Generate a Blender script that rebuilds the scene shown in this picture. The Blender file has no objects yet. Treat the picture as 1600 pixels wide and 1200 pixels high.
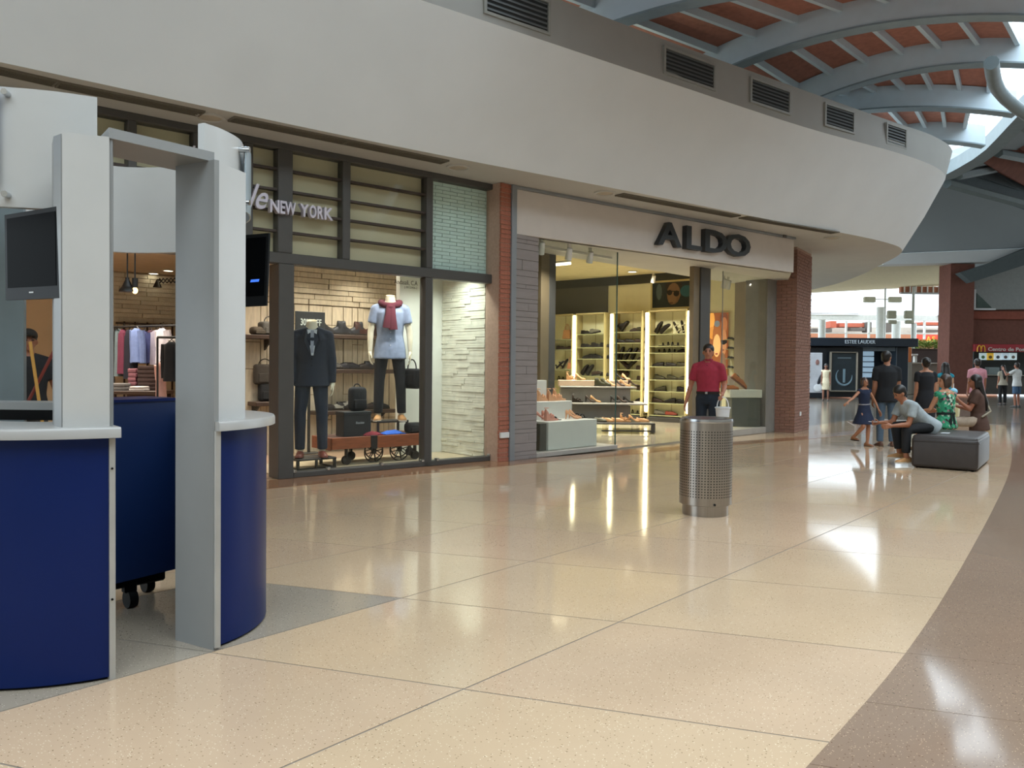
import bpy, bmesh, math, random
import numpy as np
from mathutils import Vector, Matrix
random.seed(7)
SC = bpy.context.scene
COL = SC.collection

# ------------------------------------------------------------------ camera
FPX, CXP, CYP = 1260.0, 800.0, 600.0          # focal length in pixels of the 1600 x 1200 frame
CAM_H = 1.38
PITCH, ROLL = -28 / FPX, 0.010
YAW = math.atan2(1260, 1485)                   # shop fronts run along +X
_d = np.array([math.cos(YAW) * math.cos(PITCH), math.sin(YAW) * math.cos(PITCH), math.sin(PITCH)])
_r0 = np.array([math.sin(YAW), -math.cos(YAW), 0.0])
_u0 = np.cross(_r0, _d)
_r = math.cos(ROLL) * _r0 + math.sin(ROLL) * _u0
_u = -math.sin(ROLL) * _r0 + math.cos(ROLL) * _u0
CPOS = np.array([0, 0, CAM_H])
cam = bpy.data.cameras.new('camera')
cam.sensor_fit = 'HORIZONTAL'
cam.sensor_width = 36.0
cam.lens = 36.0 * FPX / 1600.0
cam.clip_end = 400
cob = bpy.data.objects.new('camera', cam)
COL.objects.link(cob)
M = Matrix.Identity(4)
for i in range(3):
    M[i][0], M[i][1], M[i][2], M[i][3] = _r[i], _u[i], -_d[i], CPOS[i]
cob.matrix_world = M
SC.camera = cob

# ------------------------------------------------------------------ sky and exposure
SKY_H, SKY_Z = 2.2, 6.6
w = bpy.data.worlds.new('sky')
SC.world = w
w.use_nodes = True
bg = w.node_tree.nodes['Background']
bg.inputs[0].default_value = (0.80, 0.92, 1.0, 1)
_tc = w.node_tree.nodes.new('ShaderNodeTexCoord')        # overcast sky: the zenith about three times as bright as the horizon
_sx = w.node_tree.nodes.new('ShaderNodeSeparateXYZ')
_mr = w.node_tree.nodes.new('ShaderNodeMapRange')
_mr.inputs['From Min'].default_value = 0.0
_mr.inputs['From Max'].default_value = 1.0
_mr.inputs['To Min'].default_value = SKY_H
_mr.inputs['To Max'].default_value = SKY_Z
w.node_tree.links.new(_tc.outputs['Generated'], _sx.inputs[0])
w.node_tree.links.new(_sx.outputs['Z'], _mr.inputs['Value'])
w.node_tree.links.new(_mr.outputs[0], bg.inputs[1])
SC.view_settings.view_transform = 'Standard'
SC.view_settings.look = 'None'
SC.view_settings.exposure = 0.0
SC.view_settings.gamma = 1.0
SC.view_settings.use_curve_mapping = False


def area_light(name, loc, size, power, color, target=None, size_y=None):
    l = bpy.data.lights.new(name, 'AREA')
    l.energy = power
    l.color = color
    l.size = size
    l.spread = math.radians(115)          # recessed fittings: no light close to the horizontal
    if size_y:
        l.shape = 'RECTANGLE'
        l.size_y = size_y
    o = bpy.data.objects.new(name, l)
    COL.objects.link(o)
    o.location = loc
    if target is not None:
        o.rotation_euler = (Vector(target) - Vector(loc)).to_track_quat('-Z', 'Y').to_euler()
    return o


WARM = (1.0, 0.92, 0.79)
CREAM = (1.0, 0.95, 0.78)
WHITE = (1.0, 0.97, 0.92)
def lamp_grid(name, c, sx, sy, nx, ny, power, color):
    for i in range(nx):
        for j in range(ny):
            area_light(name, (c[0] + sx * ((i + 0.5) / nx - 0.5), c[1] + sy * ((j + 0.5) / ny - 0.5), c[2]), 0.42, power / (nx * ny), color)


# ceiling lamps of the menswear shop
lamp_grid('shop_ceiling_lamp', (7.4, 9.7, 2.95), 2.4, 1.0, 3, 2, 62, WARM)
lamp_grid('shop_ceiling_lamp', (4.6, 11.4, 2.95), 2.0, 2.0, 2, 2, 80, WARM)
lamp_grid('shop_ceiling_lamp', (2.4, 11.6, 2.95), 2.0, 2.0, 2, 2, 65, WARM)
area_light('window_spot_lamp', (8.35, 8.25, 2.9), 0.15, 14, (0.92, 1.0, 0.92), (8.6, 8.6, 0.3))
area_light('window_spot_lamp', (7.5, 8.25, 2.9), 0.15, 12, WHITE, (7.6, 8.9, 1.0))
# ceiling lamps of the shoe shop
lamp_grid('shoe_shop_lamp', (14.0, 10.2, 3.75), 3.0, 3.0, 2, 2, 210, CREAM)
lamp_grid('shoe_shop_lamp', (16.4, 11.2, 3.75), 2.0, 4.0, 2, 2, 210, CREAM)
area_light('shoe_shop_window_lamp', (10.6, 8.0, 3.25), 0.25, 25, WHITE, (10.7, 8.1, 0.3))
area_light('shoe_shop_window_lamp', (16.9, 7.4, 3.25), 0.25, 45, WARM, (17.6, 7.9, 0.8))
area_light('shoe_shop_door_lamp', (13.0, 7.6, 3.25), 0.25, 10, WARM)


# ------------------------------------------------------------------ pixel helpers (used to read real positions off the photograph)
def ray(x, y):
    return _d + _r * (x - CXP) / FPX - _u * (y - CYP) / FPX


def atz(x, y, z=0.0):
    v = ray(x, y)
    return CPOS + v * (z - CAM_H) / v[2]


def atx(x, y, X):
    v = ray(x, y)
    return CPOS + v * X / v[0]


def aty(x, y, Y):
    v = ray(x, y)
    return CPOS + v * Y / v[1]


def atd(x, y, depth):
    return CPOS + ray(x, y) * depth


class Frame:
    """a vertical facade plane: s runs along it, t goes into the shop, z is up"""
    def __init__(self, a, b, org=None):
        a, b = np.array(a, float), np.array(b, float)
        self.u = (b - a) / np.linalg.norm(b - a)
        self.n = np.array([-self.u[1], self.u[0]])
        self.o = np.array(org if org is not None else a, float)

    def w(self, s, t, z):
        p = self.o + self.u * s + self.n * t
        return (p[0], p[1], z)

    def px(self, x, y, t=0.0):
        v = ray(x, y)
        o = self.o + self.n * t
        k = ((o - CPOS[:2]) @ self.n) / (v[:2] @ self.n)
        p = CPOS + v * k
        return float((p[:2] - self.o) @ self.u), float(p[2])

    def s(self, x, y=580, t=0.0):
        return self.px(x, y, t)[0]

    def z(self, x, y, t=0.0):
        return self.px(x, y, t)[1]


# ------------------------------------------------------------------ mesh builder
class MB:
    def __init__(self, tf=None):
        self.v, self.f, self.mi = [], [], []
        self.tf = tf
        self.cur = 0

    def _add(self, vs, fs):
        b = len(self.v)
        if self.tf is not None:
            vs = [self.tf(*p) for p in vs]
        self.v += [tuple(p) for p in vs]
        self.f += [tuple(i + b for i in f) for f in fs]
        self.mi += [self.cur] * len(fs)
        return self

    def box(self, x0, x1, y0, y1, z0, z1):
        if x0 > x1: x0, x1 = x1, x0
        if y0 > y1: y0, y1 = y1, y0
        if z0 > z1: z0, z1 = z1, z0
        return self._add([(x0, y0, z0), (x1, y0, z0), (x1, y1, z0), (x0, y1, z0), (x0, y0, z1), (x1, y0, z1), (x1, y1, z1), (x0, y1, z1)],
                         [(0, 3, 2, 1), (4, 5, 6, 7), (0, 1, 5, 4), (1, 2, 6, 5), (2, 3, 7, 6), (3, 0, 4, 7)])

    def bbox(self, x0, x1, y0, y1, z0, z1, c=0.01):
        """box with its twelve edges chamfered"""
        if x0 > x1: x0, x1 = x1, x0
        if y0 > y1: y0, y1 = y1, y0
        if z0 > z1: z0, z1 = z1, z0
        c = min(c, (x1 - x0) / 2.01, (y1 - y0) / 2.01, (z1 - z0) / 2.01)
        bm = bmesh.new()
        vs = [bm.verts.new(p) for p in [(x0, y0, z0), (x1, y0, z0), (x1, y1, z0), (x0, y1, z0), (x0, y0, z1), (x1, y0, z1), (x1, y1, z1), (x0, y1, z1)]]
        for f in [(0, 3, 2, 1), (4, 5, 6, 7), (0, 1, 5, 4), (1, 2, 6, 5), (2, 3, 7, 6), (3, 0, 4, 7)]:
            bm.faces.new([vs[i] for i in f])
        bmesh.ops.bevel(bm, geom=list(bm.edges), offset=c, segments=1, affect='EDGES', profile=0.5)
        bm.verts.index_update()
        self._add([tuple(v.co) for v in bm.verts], [tuple(v.index for v in f.verts) for f in bm.faces])
        bm.free()
        return self

    def rbox(self, x0, x1, y0, y1, z0, z1, r=0.03, seg=3):
        bm = bmesh.new()
        vs = [bm.verts.new(p) for p in [(x0, y0, z0), (x1, y0, z0), (x1, y1, z0), (x0, y1, z0), (x0, y0, z1), (x1, y0, z1), (x1, y1, z1), (x0, y1, z1)]]
        for f in [(0, 3, 2, 1), (4, 5, 6, 7), (0, 1, 5, 4), (1, 2, 6, 5), (2, 3, 7, 6), (3, 0, 4, 7)]:
            bm.faces.new([vs[i] for i in f])
        bmesh.ops.bevel(bm, geom=list(bm.edges), offset=r, segments=seg, affect='EDGES', profile=0.5)
        bm.verts.index_update()
        self._add([tuple(v.co) for v in bm.verts], [tuple(v.index for v in f.verts) for f in bm.faces])
        bm.free()
        return self

    def prism(self, poly, z0, z1):
        n = len(poly)
        a = sum(poly[i][0] * poly[(i + 1) % n][1] - poly[(i + 1) % n][0] * poly[i][1] for i in range(n))
        if a < 0: poly = poly[::-1]
        vs = [(p[0], p[1], z0) for p in poly] + [(p[0], p[1], z1) for p in poly]
        fs = [tuple(range(n))[::-1], tuple(range(n, 2 * n))] + [(i, (i + 1) % n, n + (i + 1) % n, n + i) for i in range(n)]
        return self._add(vs, fs)

    def cyl(self, p0, p1, r0, r1=None, n=12, caps=True):
        r1 = r0 if r1 is None else r1
        p0, p1 = Vector(p0), Vector(p1)
        q = (p1 - p0).to_track_quat('Z', 'Y')
        vs, fs = [], []
        for p, r in ((p0, r0), (p1, r1)):
            for i in range(n):
                a = 2 * math.pi * i / n
                vs.append(tuple(p + q @ Vector((r * math.cos(a), r * math.sin(a), 0))))
        fs = [(i, (i + 1) % n, n + (i + 1) % n, n + i) for i in range(n)]
        if caps: fs += [tuple(range(n))[::-1], tuple(range(n, 2 * n))]
        return self._add(vs, fs)

    def tube(self, pts, r, n=8, caps=True):
        """round tube along a polyline; r a number or one per point"""
        pts = [Vector(p) for p in pts]
        rs = r if isinstance(r, (list, tuple)) else [r] * len(pts)
        vs, fs = [], []
        ref = None
        for k, p in enumerate(pts):
            t = (pts[min(k + 1, len(pts) - 1)] - pts[max(k - 1, 0)]).normalized()
            if ref is None:
                ref = Vector((0, 0, 1)) if abs(t.z) < 0.9 else Vector((1, 0, 0))
            x = (ref - t * ref.dot(t)).normalized()
            ref = x
            y = t.cross(x)
            for i in range(n):
                a = 2 * math.pi * i / n
                vs.append(tuple(p + (x * math.cos(a) + y * math.sin(a)) * rs[k]))
        for k in range(len(pts) - 1):
            for i in range(n):
                fs.append((k * n + i, k * n + (i + 1) % n, (k + 1) * n + (i + 1) % n, (k + 1) * n + i))
        if caps:
            fs += [tuple(range(n))[::-1], tuple(range((len(pts) - 1) * n, len(pts) * n))]
        return self._add(vs, fs)

    def ell(self, c, rx, ry, rz, nu=12, nv=8, rot=None):
        c = Vector(c)
        vs, fs = [], []
        for j in range(1, nv):
            th = math.pi * j / nv
            for i in range(nu):
                a = 2 * math.pi * i / nu
                p = Vector((rx * math.sin(th) * math.cos(a), ry * math.sin(th) * math.sin(a), rz * math.cos(th)))
                if rot is not None: p = rot @ p
                vs.append(tuple(c + p))
        t, b = Vector((0, 0, rz)), Vector((0, 0, -rz))
        if rot is not None: t, b = rot @ t, rot @ b
        vs += [tuple(c + t), tuple(c + b)]
        T, B = len(vs) - 2, len(vs) - 1
        for j in range(nv - 2):
            for i in range(nu):
                fs.append((j * nu + i, (j + 1) * nu + i, (j + 1) * nu + (i + 1) % nu, j * nu + (i + 1) % nu))
        for i in range(nu):
            fs.append((T, i, (i + 1) % nu))
            fs.append((B, (nv - 2) * nu + (i + 1) % nu, (nv - 2) * nu + i))
        return self._add(vs, fs)

    def loft(self, rings, closed=True, caps=True):
        n = len(rings[0])
        vs = [tuple(p) for r in rings for p in r]
        fs = []
        for k in range(len(rings) - 1):
            for i in range(n if closed else n - 1):
                fs.append((k * n + i, k * n + (i + 1) % n, (k + 1) * n + (i + 1) % n, (k + 1) * n + i))
        if caps and closed:
            fs += [tuple(range(n))[::-1], tuple(range((len(rings) - 1) * n, len(rings) * n))]
        return self._add(vs, fs)

    def lathe(self, prof, c=(0, 0, 0), n=24):
        rings = [[(c[0] + r * math.cos(2 * math.pi * i / n), c[1] + r * math.sin(2 * math.pi * i / n), c[2] + z) for i in range(n)] for r, z in prof]
        return self.loft(rings)

    def quad(self, a, b, c, d):
        return self._add([a, b, c, d], [(0, 1, 2, 3)])

    def plate(self, pts, thick):
        """a closed plate: polygon pts (3-D, planar) thickened along its normal"""
        P = [Vector(p) for p in pts]
        nrm = (P[1] - P[0]).cross(P[2] - P[0]).normalized() * thick
        n = len(P)
        return self._add([tuple(p) for p in P] + [tuple(p + nrm) for p in P],
                         [tuple(range(n))[::-1], tuple(range(n, 2 * n))] + [(i, (i + 1) % n, n + (i + 1) % n, n + i) for i in range(n)])

    def mesh(self, name, mats, origin=(0, 0, 0), smooth=False):
        me = bpy.data.meshes.new(name)
        ox, oy, oz = origin
        me.from_pydata([(p[0] - ox, p[1] - oy, p[2] - oz) for p in self.v], [], self.f)
        if not isinstance(mats, (list, tuple)): mats = [mats]
        for m in mats: me.materials.append(m)
        if len(mats) > 1: me.polygons.foreach_set('material_index', self.mi)
        me.validate()
        bm = bmesh.new()
        bm.from_mesh(me)
        bmesh.ops.recalc_face_normals(bm, faces=bm.faces)
        bm.to_mesh(me)
        bm.free()
        if smooth:
            me.polygons.foreach_set('use_smooth', [True] * len(me.polygons))
            try: me.set_sharp_from_angle(angle=math.radians(38 if smooth is True else smooth))
            except Exception: pass
        return me

    def build(self, name, mats, parent=None, origin=None, smooth=False):
        if parent is not None:
            org = WORG.get(parent.name, (0, 0, 0))
        elif origin is not None:
            org = origin
        else:
            xs, ys, zs = zip(*self.v)
            org = ((min(xs) + max(xs)) / 2, (min(ys) + max(ys)) / 2, min(zs))
        o = bpy.data.objects.new(name, self.mesh(name, mats, org, smooth))
        COL.objects.link(o)
        if parent is not None:
            o.parent = parent
        else:
            o.location = org
        WORG[o.name] = org
        return o


WORG = {}


def empty(name, loc):
    o = bpy.data.objects.new(name, None)
    o.empty_display_size = 0.1
    COL.objects.link(o)
    o.location = loc
    WORG[o.name] = tuple(loc)
    return o


def tag(o, label=None, cat=None, group=None, kind=None):
    if label: o['label'] = label
    if cat: o['category'] = cat
    if group: o['group'] = group
    if kind: o['kind'] = kind
    return o


def thing(name, loc, label, cat, group=None):
    return tag(empty(name, loc), label, cat, group)


def struct(name, loc=(0, 0, 0), label=None):
    return tag(empty(name, loc), label, None, None, 'structure')


def copy_tree(o, parent=None):
    c = o.copy()
    COL.objects.link(c)
    if parent is not None: c.parent = parent
    for ch in CHILD(o): copy_tree(ch, c)
    return c


def CHILD(o):
    return [x for x in o.children]


# ------------------------------------------------------------------ materials
def lin(c):
    if isinstance(c, str):
        c = tuple(int(c[i:i + 2], 16) / 255 for i in (0, 2, 4))
    return tuple(x / 12.92 if x <= 0.04045 else ((x + 0.055) / 1.055) ** 2.4 for x in c)


MATS = {}


def mat(name, col, rough=0.5, metal=0.0, var=0.06, scale=6.0, bump=0.0, bscale=40.0, spec=0.5, coat=0.0, stretch=None, emit=None, estr=0.0):
    if name in MATS: return MATS[name]
    m = bpy.data.materials.new(name)
    m.use_nodes = True
    nt = m.node_tree
    b = nt.nodes['Principled BSDF']
    c = lin(col)
    b.inputs['Roughness'].default_value = rough
    b.inputs['Metallic'].default_value = metal
    b.inputs['Specular IOR Level'].default_value = spec
    if coat: b.inputs['Coat Weight'].default_value = coat; b.inputs['Coat Roughness'].default_value = 0.06
    tc = nt.nodes.new('ShaderNodeTexCoord')
    mp = nt.nodes.new('ShaderNodeMapping')
    nt.links.new(tc.outputs['Object'], mp.inputs[0])
    if stretch: mp.inputs['Scale'].default_value = stretch
    nz = nt.nodes.new('ShaderNodeTexNoise')
    nz.inputs['Scale'].default_value = scale
    nz.inputs['Detail'].default_value = 4
    nt.links.new(mp.outputs[0], nz.inputs['Vector'])
    rp = nt.nodes.new('ShaderNodeValToRGB')
    rp.color_ramp.elements[0].position = 0.3
    rp.color_ramp.elements[1].position = 0.7
    rp.color_ramp.elements[0].color = tuple(max(0, x * (1 - var)) for x in c) + (1,)
    rp.color_ramp.elements[1].color = tuple(min(1, x * (1 + var)) for x in c) + (1,)
    nt.links.new(nz.outputs['Fac'], rp.inputs[0])
    nt.links.new(rp.outputs[0], b.inputs['Base Color'])
    if bump:
        n2 = nt.nodes.new('ShaderNodeTexNoise')
        n2.inputs['Scale'].default_value = bscale
        nt.links.new(mp.outputs[0], n2.inputs['Vector'])
        bp = nt.nodes.new('ShaderNodeBump')
        bp.inputs['Strength'].default_value = bump
        bp.inputs['Distance'].default_value = 0.01
        nt.links.new(n2.outputs['Fac'], bp.inputs['Height'])
        nt.links.new(bp.outputs[0], b.inputs['Normal'])
    if emit is not None:
        b.inputs['Emission Color'].default_value = lin(emit) + (1,)
        b.inputs['Emission Strength'].default_value = estr
    MATS[name] = m
    return m


def terrazzo(name, col, dark, light, rough=0.1, chip=160.0):
    m = mat(name, col, rough, var=0.05, scale=1.3)
    nt = m.node_tree
    b = nt.nodes['Principled BSDF']
    base = b.inputs['Base Color'].links[0].from_socket
    tc = next(n for n in nt.nodes if n.type == 'TEX_COORD')
    geo = nt.nodes.new('ShaderNodeNewGeometry')
    for k, (sc, thr, cc) in enumerate(((chip * 0.42, 0.19, dark), (chip * 0.6, 0.19, light))):
        vo = nt.nodes.new('ShaderNodeTexVoronoi')
        vo.inputs['Scale'].default_value = sc
        nt.links.new(geo.outputs['Position'], vo.inputs['Vector'])
        lt = nt.nodes.new('ShaderNodeMath')
        lt.operation = 'LESS_THAN'
        lt.inputs[1].default_value = thr
        nt.links.new(vo.outputs['Distance'], lt.inputs[0])
        # only some of the cells hold a chip of this colour
        se = nt.nodes.new('ShaderNodeSeparateColor')
        nt.links.new(vo.outputs['Color'], se.inputs[0])
        g2 = nt.nodes.new('ShaderNodeMath')
        g2.operation = 'GREATER_THAN'
        g2.inputs[1].default_value = 0.6
        nt.links.new(se.outputs[0], g2.inputs[0])
        mu = nt.nodes.new('ShaderNodeMath')
        mu.operation = 'MULTIPLY'
        nt.links.new(lt.outputs[0], mu.inputs[0])
        nt.links.new(g2.outputs[0], mu.inputs[1])
        mx = nt.nodes.new('ShaderNodeMix')
        mx.data_type = 'RGBA'
        nt.links.new(mu.outputs[0], mx.inputs[0])
        nt.links.new(base, mx.inputs[6])
        mx.inputs[7].default_value = lin(cc) + (1,)
        base = mx.outputs[2]
    # broad uneven tone and a slightly uneven polish
    nt.links.new(base, b.inputs['Base Color'])
    nz = nt.nodes.new('ShaderNodeTexNoise')
    nz.inputs['Scale'].default_value = 2.5
    nt.links.new(geo.outputs['Position'], nz.inputs['Vector'])
    mr = nt.nodes.new('ShaderNodeMapRange')
    mr.inputs['To Min'].default_value = rough * 0.7
    mr.inputs['To Max'].default_value = rough * 1.5
    nt.links.new(nz.outputs['Fac'], mr.inputs['Value'])
    nt.links.new(mr.outputs[0], b.inputs['Roughness'])
    return m


def glass(name, tint=(0.96, 0.98, 0.97), refl=0.4, ior=1.5):
    if name in MATS: return MATS[name]
    m = bpy.data.materials.new(name)
    m.use_nodes = True
    nt = m.node_tree
    nt.nodes.clear()
    out = nt.nodes.new('ShaderNodeOutputMaterial')
    tr = nt.nodes.new('ShaderNodeBsdfTransparent')
    tr.inputs[0].default_value = tint + (1,)
    gl = nt.nodes.new('ShaderNodeBsdfGlossy')
    gl.inputs['Roughness'].default_value = 0.02
    fr = nt.nodes.new('ShaderNodeFresnel')
    ge = nt.nodes.new('ShaderNodeNewGeometry')      # the same reflectance from either side of the pane
    io = nt.nodes.new('ShaderNodeMath')
    io.operation = 'MULTIPLY_ADD'
    io.inputs[1].default_value = 1 / ior - ior
    io.inputs[2].default_value = ior
    nt.links.new(ge.outputs['Backfacing'], io.inputs[0])
    nt.links.new(io.outputs[0], fr.inputs[0])
    mx = nt.nodes.new('ShaderNodeMixShader')
    mu = nt.nodes.new('ShaderNodeMath')
    mu.operation = 'MULTIPLY'
    mu.inputs[1].default_value = refl
    nt.links.new(fr.outputs[0], mu.inputs[0])
    nt.links.new(mu.outputs[0], mx.inputs[0])
    nt.links.new(tr.outputs[0], mx.inputs[1])
    nt.links.new(gl.outputs[0], mx.inputs[2])
    nt.links.new(mx.outputs[0], out.inputs[0])
    MATS[name] = m
    return m


WHITE_PAINT = mat('white_paint', 'd6d9da', 0.7, var=0.025, scale=1.5)
SOFFIT = mat('soffit_paint', 'bdbcb7', 0.75, var=0.03, scale=2)
GREY_PAINT = mat('grey_paint', '9a9a96', 0.7, var=0.03, scale=2)
DARK_FRAME = mat('dark_frame', '4a4845', 0.45, var=0.04)
GREY_METAL = mat('grey_metal', '8b8f92', 0.4, metal=0.3, var=0.04)
STEEL_BLUE = mat('roof_steel_paint', 'c3d4df', 0.5, var=0.03)
TERRACOTTA = mat('terracotta_panel', 'b07765', 0.85, var=0.12, scale=9, bump=0.3, bscale=60)
BRICK = mat('red_brick', 'a2644f', 0.85, var=0.16, scale=25, bump=0.4, bscale=90)
MORTAR = mat('mortar', 'b09482', 0.95, var=0.08, scale=30)
BLACK = mat('black_plastic', '0f1011', 0.45, var=0.05, spec=0.08)
PANE = glass('window_glass')
PANE_ALDO = glass('shop_glass', (0.95, 0.97, 0.95), 0.4)
TAN = terrazzo('tan_terrazzo', 'bca386', '806b50', 'e3d5ba', 0.075)
TAN2 = terrazzo('tan_terrazzo_rosy', 'baa085', '806b50', 'e3d5ba', 0.075)
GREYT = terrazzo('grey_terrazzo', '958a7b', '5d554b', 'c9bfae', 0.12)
BROWN = terrazzo('brown_terrazzo', '86705f', '5c4433', 'c9ae8e', 0.07)
RUST = terrazzo('rust_terrazzo', '8f6a50', '5c4433', 'c9ae8e', 0.12)
FARFLOOR = mat('far_floor', '6a6156', 0.13, var=0.08, scale=0.7)
JOINT = mat('floor_joint', '6f675e', 0.6)


def text_mesh(txt, size, extrude, bold=0.0, shear=0.0, spacing=1.0, align='LEFT'):
    cu = bpy.data.curves.new('lettering', 'FONT')
    cu.body = txt
    cu.size = size
    cu.extrude = extrude
    cu.offset = bold
    cu.shear = shear
    cu.space_character = spacing
    cu.align_x = align
    cu.resolution_u = 3
    ob = bpy.data.objects.new('lettering', cu)
    COL.objects.link(ob)
    dg = bpy.context.evaluated_depsgraph_get()
    dg.update()
    me = bpy.data.meshes.new_from_object(ob.evaluated_get(dg))
    bpy.data.objects.remove(ob)
    bpy.data.curves.remove(cu)
    return me


def place_text(name, txt, m, frame_w, s, z, t, size, ex=0.01, bold=0.0, shear=0.0, parent=None, spacing=1.0, width=None, align='LEFT'):
    """letters on a facade: frame_w(s,t,z) maps facade coordinates to the world; readable from t < 0"""
    me = text_mesh(txt, size, ex, bold, shear, spacing, align)
    xs = [v.co.x for v in me.vertices]
    k = 1.0 if width is None or not xs else width / (max(xs) - min(xs))
    org = WORG.get(parent.name, (0, 0, 0)) if parent is not None else frame_w(s, t, z)
    for v in me.vertices:
        p = frame_w(s + v.co.x * k, t - v.co.z, z + v.co.y)
        v.co = (p[0] - org[0], p[1] - org[1], p[2] - org[2])
    me.materials.clear()
    me.materials.append(m)
    o = bpy.data.objects.new(name, me)
    COL.objects.link(o)
    if parent is not None: o.parent = parent
    else: o.location = org
    WORG[o.name] = org
    return o
# ================================================================== FLOOR
def spline(pts, n=6):
    """Catmull-Rom through 2-D points"""
    P = [np.array(p, float) for p in pts]
    P = [2 * P[0] - P[1]] + P + [2 * P[-1] - P[-2]]
    out = []
    for i in range(1, len(P) - 2):
        for k in range(n):
            t = k / n
            a, b, c, d = P[i - 1], P[i], P[i + 1], P[i + 2]
            out.append(tuple(0.5 * ((2 * b) + (c - a) * t + (2 * a - 5 * b + 4 * c - d) * t * t + (3 * b - a - 3 * c + d) * t ** 3)))
    out.append(tuple(P[-2]))
    return out


floor = struct('floor')
MB().box(-8, 90, -14, 40, -0.30, -0.012).build('far_floor_slab', FARFLOOR, floor)
MB().box(-3, 24, -3, 7.12, -0.011, -0.0015).build('joint_bed', JOINT, floor)
rows = [(-0.15, 2.355), (2.355, 3.56), (3.56, 4.73), (4.73, 5.93), (5.93, 7.13), (7.13, 8.6)]
gap = 0.0045
tiles = [TAN, TAN, TAN2]
for ri, (ya, yb) in enumerate(rows):
    for k in range(-4, 18):
        def xx(y, k=k): return 2.0 + 1.215 * k + 0.405 * (3.53 - y)
        p = [(xx(ya) + gap, ya + gap), (xx(ya, k + 1) - gap, ya + gap), (xx(yb, k + 1) - gap, yb - gap), (xx(yb) + gap, yb - gap)]
        if p[0][0] > 24 or p[1][0] < -2.2 or (p[1][0] < 0.2 and ya < 1): continue
        if ya > 7 and p[0][0] > 9.0: continue
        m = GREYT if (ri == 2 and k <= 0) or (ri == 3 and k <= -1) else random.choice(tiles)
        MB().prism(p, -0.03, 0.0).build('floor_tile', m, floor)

edge = spline([(1.2, 0.98), (2.8, 1.0), (4.22, 1.05), (6.26, 1.22), (10.0, 1.6), (13.4, 2.0), (16.84, 2.5), (20.5, 3.1), (25.06, 3.95)], 4)
for i in range(len(edge) - 1):
    (xa, ya), (xb, yb) = edge[i], edge[i + 1]
    g = 0.004 if i % 2 == 0 else 0.0
    sk = 0.405
    MB().prism([(xa + g, ya), (xb, yb), (xb + sk * (yb + 3.4), -3.4), (xa + g + sk * (ya + 3.4), -3.4)], -0.03, 0.003).build('border_slab', BROWN, floor)
# rust-coloured border along the shop fronts
so = spline([(1.0, 8.35), (3.2, 8.02), (5.175, 7.742), (6.544, 7.56), (7.813, 7.32), (9.09, 7.16), (10.5, 6.88), (13.7, 6.30), (15.5, 5.86), (17.5, 5.55), (19.5, 5.6), (22, 6.6)], 3)
for i in range(len(so) - 1):
    (xa, ya), (xb, yb) = so[i], so[i + 1]
    wd = 0.62 if xa < 9 else 0.42
    MB().prism([(xa + 0.003, ya), (xb - 0.003, yb), (xb, yb + wd), (xa, ya + wd)], -0.03, 0.003).build('border_slab', RUST, floor)

# ================================================================== BULKHEAD ABOVE THE SHOPS
cb = [(-4, 9.1), (0, 8.48), (2.5, 8.06), (4.8, 7.69), (7.23, 7.22), (10.45, 6.47), (13.87, 5.76), (16.4, 5.14), (18.0, 4.90), (19.0, 4.97), (20.0, 5.35), (21.3, 6.05), (23.4, 7.2), (25.7, 8.8), (28.5, 11.5)]
ct = [(-4, 8.75), (0, 7.95), (2.3, 7.45), (4.6, 6.95), (6.9, 6.44), (10.1, 5.77), (13.4, 5.06), (15.9, 4.35), (17.4, 4.05), (18.6, 4.06), (19.7, 4.45), (21.0, 5.25), (23.2, 6.5), (25.6, 8.1), (28.4, 10.8)]
cg = [(-4, 8.7), (0, 7.95), (2.3, 7.45), (4.6, 6.98), (6.9, 6.48), (10.1, 5.82), (13.4, 5.06), (15.9, 4.46), (17.5, 4.07), (18.85, 4.0), (20.0, 4.4), (21.3, 5.2), (23.4, 6.4), (25.8, 8.0), (28.4, 10.8)]
sb, st, sg = spline(cb, 6), spline(ct, 6), spline(cg, 6)
trim = struct('wall_bulkhead')
mid = [tuple(0.5 * (np.array(a) + np.array(b)) + np.array([0.01, -0.03])) for a, b in zip(sb, st)]
MB().loft([[(x, y, 4.0) for x, y in sb], [(x, y, 4.7) for x, y in mid], [(x, y, 5.4) for x, y in st]], closed=False).build('white_fascia', WHITE_PAINT, trim, smooth=60)
MB().loft([[(x, y, 5.4) for x, y in st], [(x, y, 6.0) for x, y in sg], [(x, y + 0.3, 6.0) for x, y in sg], [(x, y + 2.5, 6.0) for x, y in sg]], closed=False).build('grey_band', GREY_PAINT, trim, smooth=30)
ceil = struct('ceiling')
sbk = spline([(-4, 12), (0, 12), (2.5, 12), (4.8, 11), (7.23, 10.5), (10.45, 10), (13.87, 10), (16.4, 10), (18.0, 10), (19.0, 10.3), (20.0, 11), (21.3, 12), (23.4, 12.6), (25.7, 13), (28.5, 14)], 6)
MB().loft([[(x, y, 4.0) for x, y in sb], [(x, y, 4.0) for x, y in sbk], [(x, y, 4.1) for x, y in sbk], [(x, y, 4.1) for x, y in sb]], closed=False).build('soffit', SOFFIT, ceil)


def curve_at(curve, x):
    for a, b in zip(curve, curve[1:]):
        if a[0] <= x <= b[0]:
            t = (x - a[0]) / (b[0] - a[0])
            return a[1] + t * (b[1] - a[1])
    return curve[-1][1]


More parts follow.
